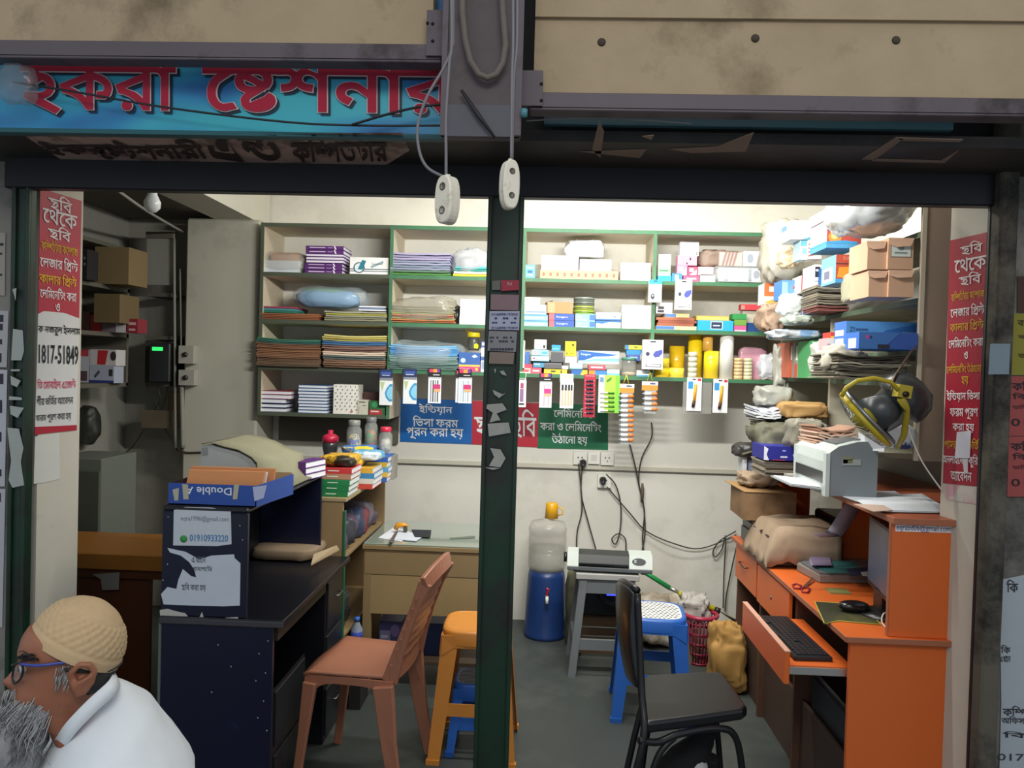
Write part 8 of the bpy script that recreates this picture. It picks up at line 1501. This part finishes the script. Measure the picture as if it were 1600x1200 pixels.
for i, (ya, yb) in enumerate(((588, 681), (682, 776))):
    outer('%s of two dull red posters at the right edge' % ('upper', 'lower')[i], ((1578 - 2*i, ya), (1660, ya), (1660, yb), (1576 - 3*i, yb)), '#a04a48', [('কম্পি', (1580 - 2*i, ya + 6, 1625, ya + 22), '#2a2226'), ('বিউটি', (1581, ya + 26, 1640, ya + 36), '#2a2226'), ('ভর্তি চলছে', (1581, ya + 44, 1650, ya + 52), '#5a2a2e'), ('017', (1579, ya + 66, 1625, ya + 78), '#2a2226')])
scraps('poster', 'pale blue torn paper on the grimy column', [((1547, 537), (1578, 537), (1576, 585), (1544, 585))], (V((0, YF - .052, 0)), V((0, -1, 0))), M('#7b8a94', .7, .15, 14), 'poster')
outer('torn white poster low at the right edge', ((1566, 905), (1600, 898), (1660, 896), (1660, 1240), (1560, 1240), (1564, 1100), (1562, 960)), '#a9b2b8', [('কি', (1572, 905, 1590, 925), '#2c2f36'), ('কি', (1563, 1007, 1578, 1020), '#2c2f36'), ('এখানে', (1562, 1024, 1578, 1034), '#2c2f36'), ('কম্পি', (1566, 1102, 1605, 1118), '#2c2f36'), ('অফিস এ', (1564, 1118, 1612, 1130), '#2c2f36'), ('এজেন্ট' if 'এজেন্ট' in BN else 'কি', (1566, 1142, 1610, 1152), '#2c2f36'), ('0179', (1558, 1177, 1612, 1188), '#3a3c40')])
# ================================================================== hanging cord sockets
def cordplug(label, top, c, hgt, wid, rz, Yp, cords):
    cc = fY(c[0], c[1], Yp); t = thing('hanging_socket', label, 'socket', cc); R = Matrix.Rotation(math.radians(rz), 3, 'Z'); CR = M('#ebe4d2', .5, .08, 20, col2='#a3987f', lo=.58, hi=.7)
    h2 = hgt*Yp/FPX/2; w2 = wid*Yp/FPX/2; d2 = w2*.62; n = 28; vs = []
    def ol(k, s): q = 2*math.pi*k/n; cs, sn = math.cos(q), math.sin(q); return (math.copysign(abs(cs)**.75, cs)*w2*s, math.copysign(abs(sn)**.8, sn)*h2*(1 - (1-s)*.35))
    for y, s in ((-d2, .86), (-d2*.8, 1.0), (-.0015, 1.0), (-.0012, .97), (.0012, .97), (.0015, 1.0), (d2*.8, 1.0), (d2, .86)):
        for k in range(n): a, b = ol(k, s); vs.append(cc + R @ V((a, y, b)))
    m8 = 8; fs = [(i*n+k, i*n+(k+1) % n, (i+1)*n+(k+1) % n, (i+1)*n+k) for i in range(m8-1) for k in range(n)] + [tuple(range(n-1, -1, -1)), tuple((m8-1)*n+k for k in range(n))]
    mb = MB(); mb.add(vs, fs, CR); mb.build('socket_body', t)
    for z in (.52, -.46): mb = MB(); mb.lathe([(0, -.002), (w2*.2, -.002), (w2*.26, .0008), (w2*.34, .0006), (w2*.36, 0)], cc + R @ V((0, -d2, z*h2)), M('#5a5246', .7), 12, R @ V((0, -1, 0))); mb.build('screw_recess', t)
    mb = MB(); mb.tube([cc + V((0, 0, h2*.98)), cc + V((0, 0, h2*1.06))], w2*.22, CR, 8); mb.build('cord_neck', t)
    for k, pts in enumerate(cords): MB().tube(sm_path([fY(x, y, Yp + .004*k) for x, y in pts]), .0032, M('#77757a', .5, .08, 12), 8).build('cord', t)
cordplug('yellowed white hanging socket on two cords, the left and lower one', 0, (699, 313), 75, 37, -38, 1.62, [((700, -260), (706, 40), (702, 100), (697, 180), (697, 240), (697, 276)), ((706, -260), (708, 30), (706, 75), (694, 105), (668, 150), (653, 195), (655, 235), (668, 262), (695, 277))])
cordplug('yellowed white hanging socket before the middle post, the right and higher one', 0, (796, 289), 76, 29, 30, 1.62, [((799, -260), (802, 40), (800, 120), (799, 253)), ((806, -260), (808, 40), (803, 120), (800, 253))])
cable('sign_wire', 'dark wire strung across the blue signboard', [fY(x, y, 2.04) for x, y in ((20, 128), (120, 144), (260, 168), (440, 190), (560, 196), (700, 196))], .003, '#23282c')
cable('sign_wire', 'short black wire rising to the steel column across the sign', [fY(x, y, 2.03) for x, y in ((550, 195), (600, 180), (650, 168), (692, 163))], .0035, '#16181a')
cable('canopy_wire', 'pale loose wire along the canopy on the right', [fY(x, y, 2.05) for x, y in ((822, 189), (870, 186), (930, 185), (1010, 188), (1080, 193))], .002, '#8a8a8c')
p = fY(819, 176, 1.9); MB().lathe([(0, -.012), (.008, -.01), (.009, .008), (0, .012)], p, M('#4a8a96', .2, .1, 10), 12).build('glass_insulator', None, 'tiny teal glass fitting on the steel column edge', 'fitting')
bag('plastic_cover', 'grey translucent plastic cover bulging at the left end of the signboard', 'cover', (-12, 92, 44, 158), 1.98, .06, film('#8f9496', .28), None, 150, .2, 4, .8)

# ================================================================== the seated man and the cat
YM = 1.40; PXM = YM / FPX; C0 = fY(115, 1011, YM); TH_ = math.atan2(-C0.x, YM); PXH = PXM * math.cos(TH_)
DM = math.hypot(C0.x, YM)
def hp(px, py, dy=0): return V((C0.x + (px - 115)*PXH, YM + dy, 1.6 + (C0.z - (py - 1011)*PXM - 1.6)*(DM + dy)/DM))
SK = M('#9a6248', .5, .14, 14, col2='#7d4a36', lo=.55, hi=.75, bump=.05)
man = thing('person', 'seated man in white kurta and beige knit cap with grey beard, facing left', 'person', (C0.x, YM, 0)); man.rotation_euler.z = TH_      # built facing -X, then turned square to the photograph's line of sight
def lerp_rows(rows, t):
    for a, b in zip(rows, rows[1:]):
        if a[0] <= t <= b[0]:
            k = (t - a[0])/(b[0] - a[0]); k = k*k*(3 - 2*k)*.5 + k*.5
            return [x + (y - x)*k for x, y in zip(a, b)]
    return list(rows[-1])
# picture row, face side, nape side, half width (m), nose bump (px)
HR = [(934, 100, 142, .02, 0), (945, 66, 174, .052, 0), (965, 44, 194, .068, 0), (990, 29, 200, .074, 0), (1008, 25, 199, .075, 1), (1018, 26, 197, .075, 1), (1026, 31, 194, .074, 6), (1040, 29, 189, .073, 16), (1051, 27, 185, .072, 27), (1058, 24, 182, .070, 18), (1064, 19, 180, .068, 2), (1074, 15, 179, .066, 0), (1080, 18, 178, .064, 0), (1088, 15, 177, .061, 0), (1105, 22, 178, .055, 0), (1122, 52, 181, .055, 0), (1140, 78, 186, .058, 0), (1160, 84, 195, .07, 0)]
def body_rings(rows, mb, m, grow=1.0, lo=None, n=40):
    vs = []; ys = []; y = rows[0][0]
    while y <= rows[-1][0]: ys.append(y); y += 4
    for y in ys:
        _, xf, xb, hw, nb_ = lerp_rows(rows, y); xc = (xf+xb)/2; a = (xb-xf)/2
        for k in range(n):
            q = 2*math.pi*k/n; f = math.exp(-(min(q, 2*math.pi - q)/.20)**2)*nb_; sock = 5*math.exp(-((abs(math.sin(q)) - .42)/.16)**2)*(1 if math.cos(q) > 0 else 0)*math.exp(-((y - 1031)/8)**2)
            X_ = xc - a*grow*math.cos(q) - f + sock; ov = 972 + (X_ - 41)*.482 - 3 - y; kk = 1 - .14*max(0, min(1, ov/10)); p = hp(121 + (X_ - 121)*kk, 1011 + (y - 1011)*kk, 0); s = math.sin(q); p.y += -math.copysign(abs(s)**.85, s)*hw*grow*kk; vs.append(p)
    N = len(ys); fs = [(i*n+k, i*n+(k+1) % n, (i+1)*n+(k+1) % n, (i+1)*n+k) for i in range(N-1) for k in range(n)] + [tuple(range(n-1, -1, -1)), tuple((N-1)*n+k for k in range(n))]
    mb.add(vs, fs, m, True)
def loft(mb, rings, m, n=28):
    vs = []
    for r in rings:
        c, rx, ry = r[:3]; tl = r[3] if len(r) > 3 else 0
        for k in range(n): q = 2*math.pi*k/n; vs.append(V(c) + V((rx*math.cos(q), ry*math.sin(q), tl*rx*math.cos(q))))
    N = len(rings); mb.add(vs, [(i*n+k, i*n+(k+1) % n, (i+1)*n+(k+1) % n, (i+1)*n+k) for i in range(N-1) for k in range(n)] + [tuple(range(n-1, -1, -1)), tuple((N-1)*n+k for k in range(n))], m, True)
mb = MB(); body_rings(HR, mb, SK)
nk = hp(140, 1150); bx = nk.x + .03; SZ = .44
T0 = [((nk.x + .015, YM, nk.z + .02), .055, .06), ((nk.x + .02, YM, nk.z - .05), .07, .10), ((bx, YM, .84), .10, .16), ((bx + .01, YM, .72), .115, .165), ((bx + .02, YM, .58), .12, .16), ((bx + .02, YM, SZ + .02), .14, .175)]
loft(mb, T0, SK)
hips = V((bx + .0, YM, SZ + .10)); armp = {}
for s in (-1, 1):
    sh_ = V((bx + .0, YM + s*.17, nk.z - .11)); el = V((bx - .05, YM + s*.225, .60)); wr = V((bx - .27, YM + s*.14, .585)); armp[s] = (sh_, el, wr)
    mb.tube([sh_, sh_.lerp(el, .5), el, el.lerp(wr, .5), wr], [.055, .048, .04, .036, .027], SK, 12)
    pm = wr + V((-.06, 0, -.012)); mb.tube([wr, wr + V((-.03, 0, -.004)), pm, pm + V((-.025, 0, -.004))], [.026, .036, .04, .03], SK, 10)
    for k in range(4):
        b0 = pm + V((-.02, (k - 1.5)*.021, 0)); L_ = (.06, .072, .068, .052)[k] ; mb.tube([pm, b0, b0 + V((-L_*.55, 0, -.006)), b0 + V((-L_, 0, -.026))], [.012, .0098, .009, .0075], SK, 8)
    mb.tube([wr + V((-.03, -s*.022, 0)), wr + V((-.055, -s*.05, -.006)), wr + V((-.088, -s*.058, -.02))], [.013, .011, .008], SK, 8)
    kn = V((bx - .40, YM + s*.13, SZ + .05)); an = V((bx - .38, YM + s*.13, .08))
    mb.tube([hips + V((0, s*.085, -.03)), (hips + V((0, s*.09, 0))).lerp(kn, .5), kn, kn.lerp(an, .35), an], [.085, .078, .06, .055, .036], SK, 12)
    mb.tube([an, an + V((-.03, 0, -.04)), an + V((-.11, 0, -.055)), an + V((-.17, 0, -.062))], [.036, .036, .03, .018], SK, 10)
# ear on the near side and far side
for s in (-1, 1):
    e0 = hp(127, 1060, s*.074); mb.tube([e0 + V((x*PXH, s*d, -y*PXM)) for x, y, d in ((-12, 8, .004), (-14, -10, .008), (-2, -22, .012), (14, -20, .014), (22, -8, .014), (18, 8, .012), (6, 22, .010), (-10, 26, .006))], [.006, .006, .0065, .0065, .0065, .006, .007, .007], SK, 8)
    mb.tube([e0 + V((-10*PXM, s*.002, -12*PXM)), e0 + V((6*PXM, s*.006, 0)), e0 + V((-6*PXM, s*.004, -20*PXM))], [.014, .019, .013], SK, 8)
body = mb.build('body', man); rm = body.modifiers.new('one_skin', 'REMESH'); rm.mode = 'VOXEL'; rm.voxel_size = .0042; rm.use_smooth_shade = True
sm2 = body.modifiers.new('soften', 'SMOOTH'); sm2.factor = .5; sm2.iterations = 3
# kurta
KW = M('#e9eef2', .75, .04, 6, bump=.08); mb = MB()
K0, K1, K2 = hp(131, 1120), hp(137, 1142), hp(147, 1163)
loft(mb, [(K0, .056, .064, 1.05), (K1, .076, .09, .9), (K2, .105, .15, .5), ((bx + .0, YM, nk.z - .062), .132, .20, .18), ((bx + .012, YM, .80), .150, .215), ((bx + .015, YM, .66), .150, .20), ((bx + .02, YM, .54), .165, .205), ((bx + .02, YM, SZ + .004), .18, .22)], KW)
for s in (-1, 1):
    sh_, el, wr = armp[s]; mb.tube([sh_ + V((.01, -s*.06, .01)), sh_, sh_.lerp(el, .5), el, el.lerp(wr, .6), wr + V((.02, 0, 0))], [.07, .08, .072, .066, .056, .048], KW, 14)
    kn = V((bx - .40, YM + s*.13, SZ + .05)); mb.tube([hips + V((0, s*.08, -.01)), hips.lerp(kn, .5) + V((0, s*.045, .0)), kn + V((.03, 0, .0)), kn + V((-.01, 0, -.12)), kn + V((0, 0, -.2))], [.11, .105, .09, .08, .07], KW, 14)
ku = mb.build('kurta', man); rm = ku.modifiers.new('one_cloth', 'REMESH'); rm.mode = 'VOXEL'; rm.voxel_size = .008; rm.use_smooth_shade = True
s3 = ku.modifiers.new('soften', 'SMOOTH'); s3.factor = .5; s3.iterations = 6
tx = bpy.data.textures.new('folds', 'CLOUDS'); tx.noise_scale = .11; d3 = ku.modifiers.new('folds', 'DISPLACE'); d3.texture = tx; d3.strength = .012; d3.mid_level = .5
mb = MB()
for s in (-1, 1):
    kn = V((bx - .40, YM + s*.13, SZ + .05)); an = V((bx - .38, YM + s*.13, .10)); mb.tube([kn + V((0, 0, -.16)), kn.lerp(an, .6), an], [.068, .062, .056], M('#dfe3e6', .8, .05), 12)
mb.build('trousers', man)
# collar band and its small button
col_ = [hp(x, y, d) for x, y, d in ((180, 1070, 0), (172, 1085, -.066), (140, 1110, -.079), (108, 1140, -.066), (90, 1165, -.03), (84, 1176, 0))]
mb = MB(); vs = []
for p in sm_path(col_, 4): vs += [p + V((0, -.002, .012)), p + V((.012, -.006, -.012))]
k_ = len(vs)//2; mb.add(vs, [(2*i, 2*i+1, 2*i+3, 2*i+2) for i in range(k_-1)], KW, True); o = mb.build('collar', man); o.modifiers.new('thickness', 'SOLIDIFY').thickness = .004
# knitted cap
cc = hp(121, 1008); ra, rb_, rw = 83*PXH, 77*PXM, .0845; tlt = math.radians(28); CAPM = M('#c9ac84', .85, .10, 60, bump=.2); NQ, NE = 150, 44; vs = []
for j in range(NE + 1):
    e = math.radians(-7 + 97*j/NE)
    for k in range(NQ):
        q = 2*math.pi*k/NQ; d = V((math.cos(e)*math.cos(q), math.cos(e)*math.sin(q), math.sin(e)))
        d = Matrix.Rotation(tlt, 3, 'Y') @ d
        ed = math.degrees(e); lat = 0
        if 6 < ed < 48: lat = .0030*(abs(math.sin(15*q + ed*.26))*abs(math.sin(15*q - ed*.26)) ) * min(1, (ed-6)/5)*min(1, (48-ed)/6) - .0006
        elif ed >= 48: lat = .0007*math.sin(ed*1.3)
        else: lat = .0012
        vs.append(cc + V((d.x*(ra + lat*1.2), d.y*(rw + lat*1.2), d.z*(rb_ + lat*1.2))))
fs = [(j*NQ+k, j*NQ+(k+1) % NQ, (j+1)*NQ+(k+1) % NQ, (j+1)*NQ+k) for j in range(NE) for k in range(NQ)]
mb = MB(); mb.add(vs, fs, CAPM, True); cap = mb.build('knitted_cap', man)
# hair below the cap, beard, brow, eye
HRM = M('#2c2b2a', .7, .45, 60, stretch=(1, 1, .25), col2='#6a6866', lo=.6, hi=.75)
hr = [(r[0], max(r[1], 98 + max(0, (1040 - r[0]))*.0), r[2] + 2, r[3] + .0035, 0) for r in HR if 1008 <= r[0] <= 1064]; mb = MB(); n = 30; vs = []; ysr = list(range(1020, 1074, 4))
for y in ysr:
    _, xf, xb, hw, _n = lerp_rows(HR, y); a = (xb - xf)/2; xc = (xf + xb)/2; tap = 1.035 - .03*max(0, (y - 1052)/20)
    for k in range(n + 1):
        q0 = math.pi*(.46 + .2*max(0, min(1, (y - 1026)/10))); q = q0 + (2*math.pi - 2*q0)*k/n
        X_ = xc - a*tap*math.cos(q); p = hp(X_, max(y, min(1040, 978 + (X_ - 41)*.47))); s = math.sin(q); p.y -= math.copysign(abs(s)**.85, s)*hw*tap; vs.append(p)
mb.add(vs, [(i*(n+1)+k, i*(n+1)+k+1, (i+1)*(n+1)+k+1, (i+1)*(n+1)+k) for i in range(len(ysr)-1) for k in range(n)], HRM, True); o = mb.build('hair', man); o.modifiers.new('thickness', 'SOLIDIFY').thickness = .003
BG = M('#98989a', .9, .2, 40, col2='#757476', lo=.5, hi=.65); mb = MB(); rnd = random.Random(3)
blobmesh(mb, (hp(-12, 1100).x, YM - .055, hp(0, 1196).z), (hp(74, 1100).x, YM + .055, hp(0, 1086).z), BG, 8, .25, 5, .8, 26, 18, floor=False)
bt_ = [M(c, .8, .1, 20) for c in ('#a9a9ab', '#929294', '#b9b9ba', '#7c7b7d')]
for k in range(900):
    u = rnd.random(); sd = rnd.choice((-1, 1)) if rnd.random() < .35 else -1; x0 = 4 + 82*u; y0 = 1080 + 10*rnd.random() + (26*u*rnd.random()); w_ = .052*min(1, .35 + u*1.1)
    p0 = hp(x0, y0, sd*w_*rnd.uniform(.7, 1.12)); dn = .03 + .085*rnd.random(); cu = rnd.uniform(-.014, .014)
    p1 = p0 + V((-.006 - .02*u + cu, sd*.008*rnd.random(), -dn*.5)); p2 = p0 + V((-.012 - .05*u*rnd.random() - cu, sd*rnd.uniform(-.012, .006), -dn))
    mb.tube([p0, p1, p2], [.0009, .0009, .0003], rnd.choice(bt_), 3)
for k in range(60):
    p0 = hp(rnd.uniform(8, 30), rnd.uniform(1064, 1070), rnd.uniform(-.03, .0)); mb.tube([p0, p0 + V((-.004, -.004, -.012)), p0 + V((-.004, -.004, -.022))], [.0013, .001, .0003], rnd.choice(bt_), 3)
mb.build('beard', man, kind='stuff')
mb = MB()
for k in range(60): p0 = hp(rnd.uniform(88, 112), rnd.uniform(1036, 1070), -.0715 - .004*rnd.random()); mb.tube([p0, p0 + V((-.003, -.004, -.014))], [.0012, .0003], rnd.choice(bt_), 3)
mb.build('sideburn', man, kind='stuff')
mb = MB()
for k in range(40): p0 = hp(rnd.uniform(24, 50), 1016 + rnd.uniform(-3, 3), -.028 - .03*rnd.random()); p0 = V((p0.x, YM - .036 - (p0.x - hp(26, 1016).x)*1.1, p0.z)); mb.tube([p0, p0 + V((.006, -.004, .003)), p0 + V((.013, -.005, -.001))], [.0012, .001, .0003], M('#1e1b1a', .8), 3)
mb.build('eyebrow', man, kind='stuff')
e_ = hp(36, 1034, -.034); mb = MB(); mb.lathe([(.0001, -.009), (.006, -.006), (.008, 0), (.006, .006), (.0001, .009)], e_, M('#d8d0c8', .2, .03), 16); mb.lathe([(0, .001), (.0045, .0)], e_ + V((-.0072, -.003, 0)), M('#1c120e', .15), 12, (-1, -.35, 0)); mb.build('eye', man)
# spectacles
gl = [hp(x, y, d) for x, y, d in ((22, 1027, -.020), (32, 1024, -.048), (37, 1034, -.056), (34, 1049, -.052), (24, 1056, -.032), (19, 1047, -.016))]
sp_ = MB(); sp_.tube(sm_path(gl + gl[:1], 4)[:-1], .0022, plastic('#1a1a20'), 6, True); spo = sp_.build('spectacles', man)
mb = MB(); mb.add(gl, [tuple(range(6))], film('#cfd8dc', .14)); mb.build('lens', spo)
MB().tube(sm_path([hp(34, 1027, -.056), hp(60, 1033, -.074), hp(95, 1034, -.079), hp(116, 1034, -.080), hp(134, 1042, -.078)], 4), .0028, plastic('#3a4a9a'), 6).build('temple', spo); MB().tube([hp(21, 1028, -.018), hp(17, 1026, 0), hp(21, 1028, .018)], .002, plastic('#1a1a20'), 6).build('bridge', spo)
sv = pstool('plastic_stool', 'low plastic stool under the seated man in the white kurta', tuple(V((C0.x, YM, 0)) + Matrix.Rotation(TH_, 3, 'Z') @ V((bx + .02 - C0.x, 0, 0))), .30, .30, SZ - .002, M('#7a3030', .4, .1), M('#7a3030', .4, .1), None, 30, .03, False)
# ------------------------------------------------------------------ cat
FB = M('#131315', .85, .3, 60, bump=.4); FW = M('#cfcfd2', .85, .1, 60, bump=.4); cx = fY(1090, 1180, 2.72).x; ct_ = V((cx, 2.80, 0))
ctr = 2.9; cat = thing('cat', 'black and white cat sitting on the floor under the black chair', 'cat', ct_)
mb = MB(); mb.tube([ct_ + V(p) for p in ((.10, .04, .07), (.06, .02, .12), (.02, 0, .19), (-.02, -.02, .24), (-.035, -.045, .265))], [.075, .085, .07, .05, .044], FB, 16)
hd = ct_ + V((-.03, -.06, .275)); mb.lathe([(.0, -.048), (.03, -.042), (.048, -.015), (.05, .008), (.038, .036), (.018, .046), (0, .048)], hd, FB, 18)
mb.tube([hd + V((-.0, -.03, -.015)), hd + V((-.004, -.062, -.02))], [.03, .016], FB, 10)
for s in (-1, 1):
    mb.lathe([(.02, 0), (.012, .016), (.001, .034)], hd + V((s*.028, 0, .034)), FB, 8); mb.tube([ct_ + V((-.03 + s*.03, -.03, .20)), ct_ + V((-.035 + s*.032, -.06, .10)), ct_ + V((-.035 + s*.032, -.065, .016)), ct_ + V((-.035 + s*.032, -.095, .014))], [.032, .022, .017, .015], FB, 10)
    mb.tube([ct_ + V((.07, s*.055 + .02, .09)), ct_ + V((.02, s*.075, .07)), ct_ + V((.07, s*.08, .025)), ct_ + V((.0, s*.08, .016))], [.055, .045, .028, .018], FB, 10)
o = mb.build('body', cat); r_ = o.modifiers.new('one_coat', 'REMESH'); r_.mode = 'VOXEL'; r_.voxel_size = .006; r_.use_smooth_shade = True; q_ = o.modifiers.new('soften', 'SMOOTH'); q_.iterations = 4
mb = MB(); blobmesh(mb, ct_ + V((-.058, -.03, .09)), ct_ + V((.03, .07, .22)), FW, 4, .1, 4, .9, 18, 14, False); mb.build('white_patch', cat, label='white fur patch on the shoulder')
mb = MB(); mb.tube(sm_path([ct_ + V(p) for p in ((.14, .06, .04), (.20, .05, .02), (.21, -.02, .018), (.15, -.09, .018))], 5), .015, FB, 8); mb.build('tail', cat)
for s in (-1, 1): MB().lathe([(0, .003), (.006, .002), (.007, 0)], hd + V((s*.02, -.044, .01)), M('#a8b04a', .15), 10, (0, -1, 0)).build('eye', cat)
cat.rotation_euler.z = ctr
